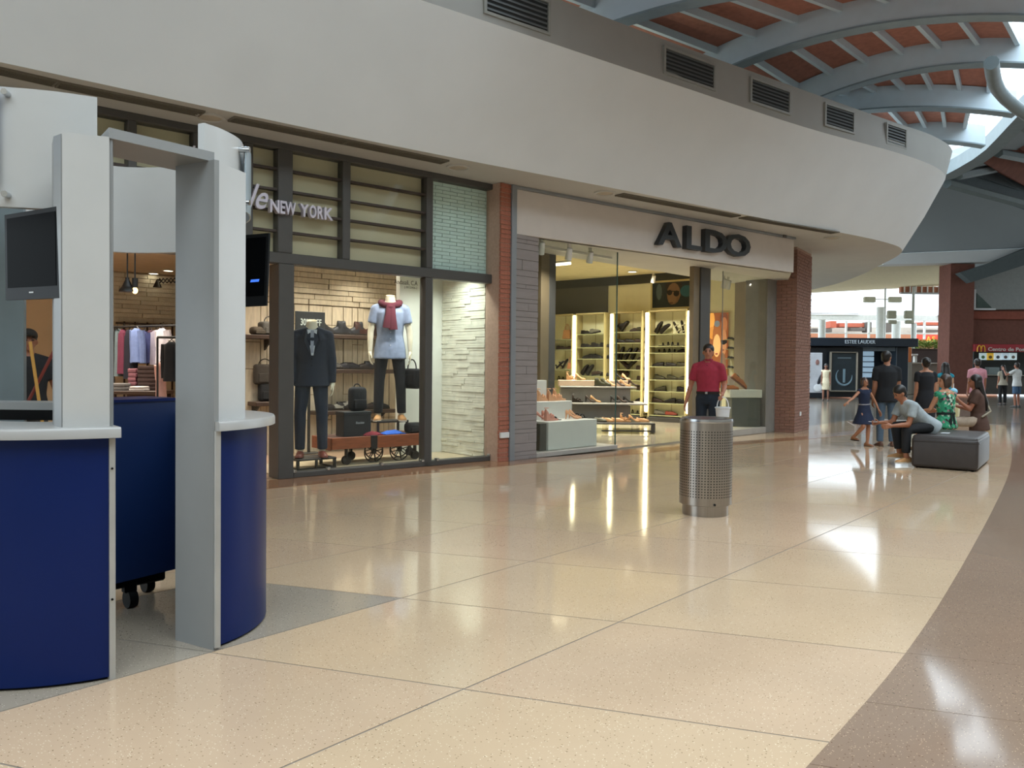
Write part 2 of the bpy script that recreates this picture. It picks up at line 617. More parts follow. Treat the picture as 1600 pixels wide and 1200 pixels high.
# air grilles in the grey band: found where the band stands, 6 in view
LOUVER = mat('grille_blades', '5d6263', 0.5)
GFRAME = mat('grille_frame', '8e8f8a', 0.5)
DARKVOID = mat('grille_void', '2c2f31', 0.9)
names = ['nearest, cut by the photo top', 'second, above the shoe shop sign', 'third', 'fourth', 'fifth, the last before the curved end']
gx = [((715, 0), (852, 40), 5.52, 5.88), ((1033, 85), (1122, 130), 5.53, 5.86), ((1163, 132), (1240, 170), 5.54, 5.87), ((1273, 171), (1338, 202), 5.55, 5.88), ((1365, 201), (1418, 228), 5.55, 5.88)]
for i, (pa, pb, za, zb) in enumerate(gx):
    zc = (za + zb) / 2
    A, B = atz(pa[0], (pa[1] + 11), zc), atz(pb[0], pb[1] - 11, zc)
    xa, xb = A[0], B[0]
    pa3 = np.array([xa, curve_at([tuple(0.5 * (np.array(p) + np.array(q))) for p, q in zip(st, sg)], xa)])
    pb3 = np.array([xb, curve_at([tuple(0.5 * (np.array(p) + np.array(q))) for p, q in zip(st, sg)], xb)])
    F = Frame(pa3, pb3)
    L = np.linalg.norm(pb3 - pa3)
    g = thing('air_grille', (pa3[0], pa3[1], za), 'long louvred air grille in the grey band, ' + names[i], 'air grille', 'air grilles in the grey band')
    MB(F.w).box(0, L, -0.012, 0.0, za, zb).build('backing', DARKVOID, g)
    fr = MB(F.w)
    fr.box(-0.04, L + 0.04, -0.035, 0.02, za - 0.035, za); fr.box(-0.04, L + 0.04, -0.035, 0.02, zb, zb + 0.035)
    fr.box(-0.04, 0, -0.035, 0.02, za, zb); fr.box(L, L + 0.04, -0.035, 0.02, za, zb)
    fr.build('frame', GFRAME, g)
    for k in range(6):
        z = za + (k + 0.5) * (zb - za) / 6
        MB(F.w)._add([(0, -0.03, z - 0.008), (L, -0.03, z - 0.008), (L, -0.012, z + 0.022), (0, -0.012, z + 0.022), (0, -0.03, z - 0.002), (L, -0.03, z - 0.002), (L, -0.012, z + 0.028), (0, -0.012, z + 0.028)],
                     [(0, 3, 2, 1), (4, 5, 6, 7), (0, 1, 5, 4), (1, 2, 6, 5), (2, 3, 7, 6), (3, 0, 4, 7)]).build('blade', LOUVER, g)

# linear slot diffusers and round ceiling speakers in the soffit
SLOT = mat('slot_grille', '6b6558', 0.6)
slots = [((0, 104), (88, 124), 'leftmost, at the photo edge'), ((95, 126), (317, 172), 'second, above the kiosk'), ((368, 181), (543, 217), 'third, above the cursive sign'), ((548, 218), (699, 249), 'fourth, above the dark shop front'),
         ((975, 301), (1155, 335), 'fifth, above the shoe shop sign'), ((1168, 337), (1310, 361), 'sixth, past the shoe shop sign')]
for pa, pb, nm in slots:
    A, B = atz(pa[0], pa[1] + 1, 4.0), atz(pb[0], pb[1] + 1, 4.0)
    F = Frame(A[:2], B[:2])
    L = float(np.linalg.norm((B - A)[:2]))
    g = thing('slot_diffuser', (A[0], A[1], 3.985), 'narrow dark slot air diffuser in the soffit, ' + nm, 'air grille', 'slot diffusers in the soffit')
    wdt = 0.16
    MB(F.w).box(0, L, 0.0, wdt, 3.992, 3.999).build('backing', DARKVOID, g)
    fr = MB(F.w)
    fr.box(-0.02, L + 0.02, -0.02, 0, 3.98, 4.0); fr.box(-0.02, L + 0.02, wdt, wdt + 0.02, 3.98, 4.0); fr.box(-0.02, 0, 0, wdt, 3.98, 4.0); fr.box(L, L + 0.02, 0, wdt, 3.98, 4.0)
    fr.build('frame', SLOT, g)
    for k in range(3):
        MB(F.w).box(0, L, 0.03 + k * 0.045, 0.042 + k * 0.045, 3.982, 3.996).build('slat', SLOT, g)
for (px, py, nm) in ((328, 183, 'left, above the kiosk'), (716, 261, 'middle, above the aqua brick panel'), (945, 301, 'right, above the shoe shop sign'), (1300, 371, 'past the brick column')):
    p = atz(px, py, 4.0)
    g = thing('ceiling_speaker', (p[0], p[1], 3.98), 'round beige ceiling fitting in the soffit, ' + nm, 'ceiling fitting', 'round fittings in the soffit')
    MB().lathe([(0.16, 0.02), (0.16, 0.005), (0.13, 0.0), (0.125, 0.012), (0.0, 0.013)], (p[0], p[1], 3.98), 20).build('rim', SOFFIT, g)
    MB().lathe([(0.12, 0.011), (0.10, 0.004), (0.0, 0.004)], (p[0], p[1], 3.98), 20).build('cover', mat('speaker_cover', 'b3a998', 0.8), g)

# ================================================================== ROOF OF THE ATRIUM
KROOF = 1.12
BEAM_H = 0.43


def scale_cam(p):
    p = np.array(p, float)
    return CPOS + KROOF * (p - CPOS)


# fan of arched beams: start point on the bulkhead, direction, crown position, crown height, curvature, reach
BEAMS = [((6.9, 6.9), -6, 0.2, 6.12, 0.045, 7.0), ((9.43, 6.22), -1, 0.2, 6.10, 0.045, 7.0), ((11.89, 5.49), 4, 1.45, 6.235, 0.063, 6.0), ((14.14, 4.99), 17, 1.75, 6.345, 0.085, 4.6),
         ((15.45, 4.68), 28, 0.35, 6.115, 0.052, 2.42), ((18.62, 4.07), 30, -0.3, 6.13, 0.12, 0.72)]


def beam_pt(i, s, dz=0.0, side=0.0):
    (x0, y0), al, sp, zp, cv, end = BEAMS[i]
    a = math.radians(al)
    b = np.array([math.sin(a), -math.cos(a)])
    n = np.array([math.cos(a), math.sin(a)])
    z = zp - cv * (s - sp) ** 2 if s > sp - 3 else zp - cv * 9
    p = scale_cam((x0 + b[0] * s, y0 + b[1] * s, z))
    return np.array([p[0] + n[0] * side, p[1] + n[1] * side, p[2] + dz])


roof = struct('roof')
beamobs = []
for i, B in enumerate(BEAMS):
    end = B[5]
    ss = [-1.6 + (end + 1.6) * k / 22 for k in range(23)]
    web, fl = [], []
    for s in ss:
        web.append([tuple(beam_pt(i, s, dz, sd)) for dz, sd in ((0.0, -0.11), (0.0, 0.11), (BEAM_H, 0.11), (BEAM_H, -0.11))])
        fl.append([tuple(beam_pt(i, s, dz, sd)) for dz, sd in ((-0.03, -0.14), (-0.03, 0.14), (0.0, 0.14), (0.0, -0.14))])
    bo = MB().loft(web).build('roof_beam', STEEL_BLUE, roof)
    MB().loft(fl).build('flange', mat('beam_flange', '7f9098', 0.55), bo)
# terracotta infill and purlins: bays between neighbouring beams, edge of the skylight on the right
ends = [(4.6, 4.4), (4.4, 4.0), (3.35, 2.85), (2.45, 2.0), (1.75, 0.35)]
starts = [(-1.6, -1.6), (-1.6, -1.6), (-1.3, -1.5), (-1.4, -1.2), (-1.0, -1.5)]
steps = [9, 9, 8, 7, 5]
for i in range(5):
    n = steps[i]
    for k in range(n):
        q = []
        for m in range(4):
            f = (k + m / 3) / n
            sa = starts[i][0] + (ends[i][0] - starts[i][0]) * f
            sbb = starts[i][1] + (ends[i][1] - starts[i][1]) * f
            q.append((beam_pt(i, sa, BEAM_H), beam_pt(i + 1, sbb, BEAM_H)))
        mb = MB()
        mb.loft([[tuple(a), tuple(b), tuple(b + np.array([0, 0, 0.06])), tuple(a + np.array([0, 0, 0.06]))] for a, b in q])
        mb.build('roof_panel', TERRACOTTA, roof)
    for k in range(n + 1):
        f = k / n
        a = beam_pt(i, starts[i][0] + (ends[i][0] - starts[i][0]) * f, BEAM_H)
        b = beam_pt(i + 1, starts[i][1] + (ends[i][1] - starts[i][1]) * f, BEAM_H)
        F = Frame(a[:2], b[:2])
        L = float(np.linalg.norm((b - a)[:2]))
        mb = MB()
        up = np.array([0, 0, 1.0])
        nn = np.array([F.n[0], F.n[1], 0]) * 0.035
        mb.loft([[tuple(p - nn - 0.13 * up), tuple(p + nn - 0.13 * up), tuple(p + nn), tuple(p - nn)] for p in (a, b)])
        mb.build('purlin', STEEL_BLUE, roof)

# ring beams round the skylight and the roof beyond it
DSTEEL = mat('dark_roof_steel', '6d7b80', 0.5)
p1 = [atz(x, y, 6.15) for x, y in ((1549, 98), (1551, 114), (1554, 128), (1560, 141), (1570, 153), (1584, 165), (1602, 178), (1630, 195))]
MB().tube([tuple(p) for p in p1], 0.11, 10).build('ring_beam', DSTEEL, roof, smooth=True)
p2 = [(1463, 274), (1482, 270), (1508, 256), (1530, 243), (1550, 228), (1566, 212), (1583, 194), (1604, 172), (1640, 140)]
zr = 7.2
lo, up_ = [], []
rings = []
for x, y in p2:
    P = atz(x, y, zr)
    rings.append([tuple(P + np.array(o)) for o in ((-0.25, 0.1, -0.14), (0.25, -0.1, -0.14), (0.25, -0.1, 0.22), (-0.25, 0.1, 0.22))])
MB().loft(rings).build('ring_beam', DSTEEL, roof, smooth=True)
# roof of the far hall, rising from the ring beam to the wall top beyond
hr_ = [atz(x, y, zr + 0.3) for x, y in ((1300, 345), (1463, 274), (1508, 256), (1550, 228), (1583, 194), (1640, 140))]
hr_.append(atd(2100, 40, 14))
hf_ = [atd(x, 244, 44.6) for x in (1200, 1400, 1480, 1560, 1640, 1760, 2400)]
MB().loft([[tuple(p) for p in hr_], [tuple(p) for p in hf_], [tuple(p + np.array([0, 0, 0.25])) for p in hf_], [tuple(p + np.array([0, 0, 0.25])) for p in hr_]], closed=False).build('hall_roof', mat('hall_roof_paint', '6b7276', 0.8), roof)
# roof slope beyond the skylight: dark terracotta bays with steel
far = [[(1484, 285), (1536, 246), (1600, 255), (1600, 300)], ]
dpl = 30.0
def fp(x, y, d): return tuple(atd(x, y, d))
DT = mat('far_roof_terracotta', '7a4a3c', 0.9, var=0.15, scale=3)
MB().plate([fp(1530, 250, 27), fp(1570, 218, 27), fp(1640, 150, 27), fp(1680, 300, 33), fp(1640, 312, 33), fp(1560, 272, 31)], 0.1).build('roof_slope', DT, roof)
for a, b in (((1560, 239), (1640, 255)), ((1497, 274), (1560, 262)), ((1480, 287), (1640, 330))):
    MB().tube([fp(a[0], a[1], 26.8), fp(b[0], b[1], 29.5)], 0.16, 6).build('roof_beam', DSTEEL, roof)
MB().plate([fp(1470, 283, 28), fp(1500, 268, 28), fp(1560, 268, 30), fp(1650, 320, 33), fp(1650, 345, 33), fp(1560, 300, 32)], 0.1).build('roof_slope', mat('far_roof_grey', '4f5b62', 0.8), roof)  # plain blue-grey slope
# ================================================================== DARK-FRAMED MENSWEAR SHOP
K = Frame((5.58, 8.348), (8.81, 7.83), org=(8.81, 7.83))      # s = 0 at the right-hand end, negative to the left
TANBOARD = mat('tan_board', 'd2c3a2', 0.6, var=0.05, scale=2)
CREAMWALL = mat('cream_wall', 'd8cab0', 0.8, var=0.05, scale=2)
WHITEWALL = mat('display_white', 'd8d8cf', 0.75, var=0.03)
SLATE = mat('white_slate_strip', 'd9d6c6', 0.8, var=0.08, scale=8, bump=0.4, bscale=50)
WOODPALE = mat('pale_plank', 'cfc0a6', 0.7, var=0.14, scale=5, stretch=(6, 6, 1), bump=0.2)
WOODFLOOR = mat('orange_wood_floor', '99806a', 0.3, var=0.15, scale=4, stretch=(1, 8, 1))
AQUABRICK = mat('aqua_brick', 'd3e6df', 0.5, var=0.06, scale=8)
AQUAMORTAR = mat('aqua_mortar', '8fa098', 0.8)
DARKSHELF = mat('dark_shelf_wood', '3d2b20', 0.5, var=0.15, scale=5, stretch=(1, 10, 10))

front = struct('wall_menswear_front')
fz0, fz1 = 2.57, 2.70
top = 3.92
def kbar(x0, x1, z0, z1, t0=-0.05, t1=0.10, m=DARK_FRAME, nm='mullion', c=0.008):
    return MB(K.w).bbox(x0, x1, t0, t1, z0, z1, c).build(nm, m, front)
s_ = lambda x, y=330: K.s(x, y)
S_END = s_(776, 500)
S_LEFT = K.s(-60, 300)
kbar(S_LEFT, S_END, top, 4.0, nm='head_rail')
kbar(S_LEFT, S_END, fz0, fz1, nm='transom')
ups = [(198, 212), (300, 316), (380, 393), (432, 455), (533, 545), (664, 674)]
upx = [(s_(a, 300), s_(b, 300)) for a, b in ups]
s770 = s_(769, 400)
for a, b in upx: kbar(a, b, fz1, top)
kbar(s770, S_END, 0, top, nm='end_post')
JB = K.s(432, 600), K.s(456, 600)
kbar(JB[0], JB[1], 0, fz0, -0.06, 0.22, nm='door_jamb')
MU = K.s(661, 600), K.s(672, 600)
kbar(MU[0], MU[1], 0, fz0)
kbar(JB[1], S_END, 0.0, 0.07, nm='sill')
# grey edge strips and the slim brick pier between the shops
MB(K.w).bbox(S_END, s_(782, 500), -0.04, 0.12, 0, 4.0, 0.005).build('edge_strip', GREY_METAL, front)
# panels behind the upper glass: boards in five rows between thin rails
bays = [(S_LEFT, upx[0][0])] + [(upx[i][1], upx[i + 1][0]) for i in range(5)]
for bi, (a, b) in enumerate(bays):
    MB(K.w).box(a - 0.06, b + 0.06, 0.102, 0.12, fz1 - 0.05, 3.98).build('backing_board', TANBOARD, front)
    for r in range(1, 5):
        z = fz1 + (top - fz1) * r / 5 + 0.01
        MB(K.w).box(a, b, -0.02, 0.06, z - 0.014, z + 0.014).build('rail', mat('thin_rail', '3c2f27', 0.5), front)
    MB(K.w).box(a, b, 0.02, 0.026, fz1, top).build('pane', PANE, front)
for px_, py_ in ((568, 276), (598, 281), (624, 286), (648, 291)):  # glowing discs put in for ceiling-light reflections on the pane
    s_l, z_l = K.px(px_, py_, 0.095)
    MB(K.w).cyl(K.w(s_l, 0.099, z_l), K.w(s_l, 0.09, z_l), 0.045, 0.03, 12).build('lamplight_glow', mat('bay_reflection_glow', 'f3e7c0', 0.5, emit='fff0c8', estr=1.2), front)
a, b = upx[5][1], s770
MB(K.w).box(a, b, 0.105, 0.13, fz0 + 0.06, top).build('mortar_bed', AQUAMORTAR, front)
nrow = 25
bw = (b - a) / 4.25
for r in range(nrow):
    z0 = fz0 + 0.10 + (top - fz0 - 0.10) * r / nrow
    z1 = z0 + (top - fz0 - 0.10) / nrow - 0.006
    off = -bw * 0.5 if r % 2 else -bw * 0.02
    x = a + off
    while x < b - 0.01:
        xa, xb = max(a + 0.002, x), min(b - 0.002, x + bw - 0.007)
        if xb - xa > 0.015:
            MB(K.w).box(xa, xb, 0.085 - random.uniform(0, 0.006), 0.107, z0, z1).build('brick', AQUABRICK, front)
        x += bw
MB(K.w).box(a, b, 0.02, 0.026, fz0 + 0.1, top).build('pane', PANE, front)
# big display panes
s563 = K.s(563, 600)
for pa, pb in ((JB[1], s563 - 0.002), (s563 + 0.002, MU[0]), (MU[1], s770)):
    MB(K.w).box(pa, pb, 0.02, 0.03, 0.07, fz0).build('pane', PANE, front)
pj = s_(677, 600)
MB(K.w).box(pj - 0.004, pj + 0.004, 0.031, 0.05, 0.07, fz0).build('pane_joint', GREY_METAL, front)
for sx in (JB[1] + 0.02, (JB[1] + s563) / 2, s563 + 0.3, MU[0] - 0.03, MU[1] + 0.1, s770 - 0.05):
    MB(K.w).bbox(sx - 0.02, sx + 0.02, -0.065, 0.0, 0.065, 0.10, 0.004).build('glass_clamp', mat('clamp_chrome', 'c9ccce', 0.2, 1.0), front)
DECAL = mat('decal_ink', '241f1c', 0.6)
sgn = thing('window_decal', K.w(s_(642), 0, 2.4), 'small dark lettering stuck on the big display pane, top right corner', 'lettering')
place_text('first_line', 'Andasali, C.A', DECAL, K.w, K.s(617, 441), K.z(640, 445), 0.015, 0.085, 0.001, parent=sgn, width=K.s(660, 441) - K.s(624, 441))
place_text('second_line', 'J-30123456-2'[0:2] + '30123456-2', DECAL, K.w, K.s(633, 446), K.z(640, 450.5), 0.015, 0.04, 0.0007, parent=sgn, width=K.s(660, 446) - K.s(640, 446))

# shell of the shop
def poly(pts): return [tuple(K.w(s, t, 0)[:2]) for s, t in pts]
shop = struct('wall_menswear_shop')
SB = K.s(693, 708, 1.17)
MB(K.w).box(S_LEFT - 2, s770 + 0.1, 0.10, 7, -0.03, 0.006).build('shop_floor', WOODFLOOR, shop)
MB(K.w).box(K.s(440, 600), s770 + 0.1, 0.05, 1.25, -0.03, 0.03).build('display_floor', mat('display_floor', 'b7a88c', 0.4), shop)
MB(K.w).box(S_LEFT - 2, S_END, 0.14, 7, 2.98, 3.1).build('shop_ceiling', mat('shop_ceiling_paint', 'd0bb9c', 0.85), shop)
MB(K.w).box(S_LEFT - 2, S_END, 6.2, 6.4, 0, 3.0).build('back_wall', CREAMWALL, shop)
MB(K.w).box(S_LEFT - 2.2, S_LEFT - 2, 0.1, 7, 0, 3.0).build('side_wall', CREAMWALL, shop)
MB(K.w).box(s770, s770 + 0.08, 0.12, 7, 0, 3.0).build('side_wall', WHITEWALL, shop)
SM0 = K.s(624, 560, 1.17)
MB(K.w).box(SM0, s770, 1.17, 1.27, 0.0, 2.98).build('smooth_display_wall', WHITEWALL, shop)
# slate-strip wall on the right return: every strip its own piece
slate_wall = MB(K.w).box(s770 - 0.02, s770 + 0.0, 0.10, 1.17, 0.03, 2.98).build('slate_backing', mat('slate_gap', '8c877a', 0.9), shop)
z = 0.035
while z < 2.95:
    h = random.choice([0.03, 0.04, 0.05])
    t = 0.10
    while t < 1.16:
        L = random.uniform(0.2, 0.5)
        t2 = min(1.168, t + L)
        dp = random.choice([0.020, 0.022, 0.024, 0.031])
        MB(K.w).bbox(s770 - 0.02 - dp, s770 - 0.018, t + 0.001, t2 - 0.001, z + 0.0008, min(2.97, z + h - 0.001), 0.002).build('slate_strip', SLATE, slate_wall)
        t = t2
    z += h
# pale wooden planks behind the shoe shelves
TP = 2.5
PL0, PL1 = K.s(372, 560, TP), K.s(640, 560, TP)
plank_wall = MB(K.w).box(PL0, PL1, TP + 0.02, TP + 0.12, 0, 2.98).build('plank_backing', mat('plank_gap', '806a50', 0.9), shop)
x = PL0
while x < PL1 - 0.02:
    wd = random.choice([0.10, 0.16, 0.20, 0.24])
    zs = [0.0] + sorted(random.sample([0.5, 0.9, 1.3, 1.7, 2.0], 2)) + [2.3]
    for za, zb in zip(zs, zs[1:]):
        MB(K.w).box(x + 0.006, min(PL1, x + wd) - 0.006, TP - random.uniform(0, 0.02), TP + 0.021, za + 0.005, zb - 0.005).build('plank', WOODPALE, plank_wall)
    x += wd
z = 2.31
while z < 2.97:
    x = PL0
    while x < PL1 - 0.03:
        wd = random.uniform(0.3, 0.8)
        MB(K.w).box(x + 0.004, min(PL1, x + wd) - 0.004, TP - random.uniform(0.0, 0.03), TP + 0.021, z + 0.004, z + 0.078).build('plank', WOODPALE, plank_wall)
        x += wd
    z += 0.083
# textured upper part and dado of the far wall, seen through the kiosk portal
z = 2.1
while z < 2.95:
    x = K.s(150, 500, 6.1)
    xe = K.s(440, 500, 6.1)
    while x < xe:
        wd = random.uniform(0.35, 0.8)
        MB(K.w).box(x, min(xe, x + wd) - 0.01, 6.2 - random.uniform(0.01, 0.06), 6.21, z, z + 0.07).build('slate_strip', SLATE, shop)
        x += wd
    z += 0.078
for px_ in (195, 212, 231, 252, 270, 290):
    sx = K.s(px_, 500, 6.15)
    MB(K.w).box(sx - 0.012, sx + 0.012, 6.17, 6.2, 0.1, 2.1).build('panel_joint', DARKSHELF, shop)
MB(K.w).box(K.s(182, 480, 6.1), K.s(300, 480, 6.1), 6.1, 6.16, 2.05, 2.08).build('wall_rail', DARKSHELF, shop)

# sign on the upper front
LETTER = mat('sign_letter_metal', 'cfcad6', 0.35, metal=0.25)
sg_ = thing('shop_sign', K.w(s_(470), -0.1, 3.2), 'raised pale lettering of the menswear shop on its upper front', 'sign')
sn0, sn1 = K.s(420, 328, -0.08), K.s(517, 333, -0.08)
zb = K.z(420, 331, -0.08)
for i, ch in enumerate('NEWYORK'):
    edges = [420, 436.5, 449.5, 467, 477.5, 490, 503.5, 518]
    xa, xb = [419.5, 435.5, 444, 468, 481.5, 493.5, 504][i], [434, 443, 461.5, 482, 492.5, 503, 518][i]
    place_text('letter', ch, LETTER, K.w, K.s(xa, 330, -0.08), zb, -0.08, 0.205, 0.035, 0.006, parent=sg_, width=K.s(xb, 330, -0.08) - K.s(xa, 330, -0.08))
place_text('script_word', 'Kenneth', LETTER, K.w, K.s(290, 290, -0.08), K.z(385, 281, -0.08), -0.08, 0.40, 0.02, 0.004, 0.45, parent=sg_, width=K.s(389, 290, -0.08) - K.s(290, 290, -0.08))
place_text('script_word', 'Cole', LETTER, K.w, K.s(330, 315, -0.08), K.z(400, 325, -0.08), -0.08, 0.40, 0.02, 0.004, 0.45, parent=sg_, width=K.s(412, 315, -0.08) - K.s(330, 315, -0.08))

# slim brick pier between the two shops
A = Frame((8.7, 7.62), (18.8, 6.9))
pier = struct('wall_brick_pier')
b0, b1 = A.s(782, 500, -0.02), A.s(797.5, 500, -0.02)
MB(A.w).box(b0 + 0.01, b1 - 0.01, 0.0, 0.3, 0, 4.0).build('mortar_core', MORTAR, pier)
ch = 0.0655
nz_ = int(4.0 / ch)
bm_ = MB(A.w).bbox(b0, b1, -0.010, 0.02, 0, ch - 0.008, 0.003).mesh('brick', BRICK, A.w(b0, 0, 0))
for i in range(nz_):
    o = bpy.data.objects.new('brick', bm_)
    COL.objects.link(o)
    o.parent = pier
    q = A.w(b0 + random.uniform(-0.003, 0.003), random.uniform(-0.004, 0.004), i * ch + 0.003)
    o.location = q
MB(A.w).bbox(b1, A.s(803.5, 500), -0.04, 0.2, 0, 4.0, 0.005).build('edge_strip', GREY_METAL, pier)
for f, pxc, pyc, nm, Fr, t in ((1, 789.5, 680, 'on the slim brick pier between the shops', A, -0.045),):
    sp, zp = Fr.px(pxc, pyc, t)
    so_ = thing('wall_socket', Fr.w(sp, t, zp), 'small white double socket plate ' + nm, 'socket')
    MB(Fr.w).bbox(sp - 0.085, sp + 0.085, t - 0.002, -0.008, zp - 0.04, zp + 0.04, 0.004).build('plate', mat('socket_white', 'd9d9d6', 0.4), so_)
    for k in (-1, 1):
        MB(Fr.w).cyl(Fr.w(sp + 0.038 * k, t - 0.001, zp), Fr.w(sp + 0.038 * k, t - 0.012, zp), 0.022, n=10).build('outlet', BLACK, so_)

# ================================================================== SHOE SHOP
aldo = struct('wall_shoe_shop_front')
GREYTILE = mat('grey_brown_tile', '8d8481', 0.55, var=0.07, scale=4, stretch=(1, 1, 6))
PIERG = mat('grey_pier_paint', '807c76', 0.7)
BANDW = mat('sign_band_white', 'cfc6be', 0.6, var=0.02)
pa0, pa1 = A.s(803.5, 600, -0.03), A.s(840, 600, -0.03)
MB(A.w).box(pa0, pa1, 0.0, 0.35, 0, 3.32).build('pier_core', mat('tile_joint', '5f5957', 0.9), aldo)
z = 0.0
r = 0
while z < 3.3:
    h = random.choice([0.06, 0.09, 0.12, 0.15])
    cuts = [pa0, pa1] if r % 3 else [pa0, pa0 + random.uniform(0.15, 0.35), pa1]
    for ca, cbx in zip(cuts, cuts[1:]):
        MB(A.w).bbox(ca + 0.001, cbx - 0.001, -0.02 - random.uniform(0, 0.008), 0.002, z + 0.002, min(3.31, z + h - 0.002), 0.003).build('tile', GREYTILE, aldo)
    z += h
    r += 1
# white sign band, standing forward to the right
Sb = Frame((8.985, 7.60), (15.92, 6.17))
LB = float(np.hypot(15.92 - 8.985, 7.60 - 6.17))
MB(Sb.w).bbox(0, LB, 0, 0.12, 3.3, 3.955, 0.006).build('sign_band', BANDW, aldo)
MB(Sb.w).bbox(-0.02, LB + 0.01, -0.035, 0.10, 3.955, 4.0, 0.006).build('band_cap', GREY_METAL, aldo)
MB().prism([tuple(Sb.w(0, 0.05, 0)[:2]), tuple(Sb.w(LB, 0.05, 0)[:2]), (17.7, 7.0), (17.7, 8.0), (9.2, 8.6), tuple(A.w(pa0, 0.1, 0)[:2])], 3.30, 3.34).build('entrance_soffit', SOFFIT, aldo)
sp, zp = Sb.px(1226, 365, -0.04)
MB(Sb.w).bbox(sp - 0.05, sp + 0.05, -0.06, -0.03, 3.95, 4.0, 0.005).build('bracket', DARK_FRAME, aldo)
SIGN = mat('sign_dark_metal', '34373a', 0.4, metal=0.2)
sg2 = thing('shop_sign', Sb.w(Sb.s(1100, 385), 0, 3.5), 'big dark capital letters of the shoe shop on its white sign band', 'sign')
lx = [('A', 1027, 1064), ('L', 1067, 1091), ('D', 1096, 1131), ('O', 1130.5, 1169)]
for chh, xa, xb in lx:
    sa, sb2 = Sb.s(xa, 380, -0.06), Sb.s(xb, 385, -0.06)
    place_text('letter', chh, SIGN, Sb.w, sa, 3.452, -0.055, 0.545, 0.05, 0.012, parent=sg2, width=sb2 - sa)
# right-hand grey pier, brown reveal and window frame
rp0, rp1 = A.s(1196, 600), 9.02
MB(A.w).bbox(rp0, rp1 + 0.0, -0.02, 0.5, 0, 3.3, 0.006).build('right_pier', PIERG, aldo)
# glass of the two windows
gA0, gA1 = pa1, A.s(963, 600)
MB(A.w).box(gA0, gA1, 0.0, 0.012, 0.08, 3.3).build('pane', PANE_ALDO, aldo)
MB(A.w).box(gA1 - 0.012, gA1, -0.004, 0.016, 0.075, 3.3).build('pane_edge', mat('glass_edge', '3f5a55', 0.2), aldo)
gB0, gB1 = A.s(1108, 600), rp0
MB(A.w).box(gB0, gB1, 0.0, 0.012, 0.12, 3.3).build('pane', PANE_ALDO, aldo)
xm = A.s(1129, 500)
MB(A.w).box(xm - 0.006, xm + 0.006, -0.002, 0.014, 0.12, 3.3).build('pane_joint', GREY_METAL, aldo)
# entrance jamb: tan and dark uprights
j0, j1, j2 = A.s(1084, 560), A.s(1093, 560), A.s(1108, 560)
MB(A.w).bbox(j0, j1, 0.02, 0.12, 0, 3.3, 0.006).build('jamb', mat('jamb_tan', '7d6f58', 0.5), aldo)
MB(A.w).bbox(j1, j2, -0.01, 0.12, 0, 3.3, 0.006).build('jamb', DARK_FRAME, aldo)
# low tiled plinths under the windows
MB(A.w).bbox(gA0, gA1 + 0.02, -0.03, 1.0, 0, 0.075, 0.008).build('window_plinth', mat('plinth_stone', 'aaa49c', 0.4), aldo)
MB(A.w).bbox(gB0, gB1, -0.03, 0.35, 0, 0.13, 0.008).build('window_plinth', mat('plinth_stone', 'aaa49c', 0.4), aldo)
# shell: floor, ceiling, walls
sh2 = struct('wall_shoe_shop')
XW = 18.3
YW = 16.0
CREAM2 = mat('shoe_wall_cream', 'e0dab8', 0.7, var=0.03)
DARKWALL = mat('shoe_wall_dark', '55534c', 0.7)
MB().prism([tuple(A.w(pa0, 0.05, 0)[:2]), tuple(A.w(9.0, 0.05, 0)[:2]), (XW, 7.2), (XW, YW), (9.4, YW)], -0.03, 0.008).build('shop_floor', mat('shoe_shop_floor', '9f9683', 0.10, var=0.05, scale=2), sh2)
MB().prism([(9.3, 8.3), (XW, 7.6), (XW, YW), (9.4, YW)], 3.80, 3.9).build('shop_ceiling', mat('shoe_shop_ceiling', 'cdbf95', 0.85), sh2)
MB().prism([(9.3, 8.3), (XW, 7.7), (XW, 7.75), (9.3, 8.35)], 3.34, 3.80).build('header_back', CREAM2, sh2)
MB().box(XW, XW + 0.15, 6.95, YW, 0, 3.9).build('shelf_wall', CREAM2, sh2)
MB().box(9.3, XW, YW, YW + 0.1, 0, 3.9).build('back_wall', CREAM2, sh2)
MB().prism([(9.2, 7.95), (9.3, 7.95), (9.5, YW), (9.4, YW)], 0, 3.9).build('side_wall', CREAM2, sh2)
MB().box(XW - 0.04, XW, 7.6, 14.5, 3.57, 3.80).build('dark_frieze', mat('dark_frieze', '3b3c39', 0.7), sh2)
MB().box(XW - 0.06, XW, 12.15, 14.6, 2.83, 3.57).build('dark_upper_panel', DARKWALL, sh2)
# partition at the left of the display window
pq = A.w(A.s(847, 500, 1.0), 1.0, 0), A.w(A.s(867, 500, 1.0), 1.0, 0)
MB(A.w).bbox(A.s(845, 500, 1.0), A.s(858, 500, 1.0), 1.0, 1.9, 0.1, 3.3, 0.006).build('partition', mat('partition_brown', '6f6149', 0.5), sh2)
MB(A.w).bbox(A.s(858, 500, 1.0), A.s(868, 500, 1.0), 1.0, 1.12, 0.1, 3.3, 0.006).build('partition', DARK_FRAME, sh2)
# brown reveal at the right-hand window
BROWNP = mat('display_brown', '877a68', 0.6, var=0.04)
rv = aty(1146, 600, 7.95)
MB().prism([(rv[0], 7.95), (rv[0] + 0.1, 7.97), tuple(A.w(rp0 + 0.06, 0.03, 0)[:2]), tuple(A.w(rp0, 0.03, 0)[:2])], 0.1, 3.3).build('window_reveal', BROWNP, sh2)

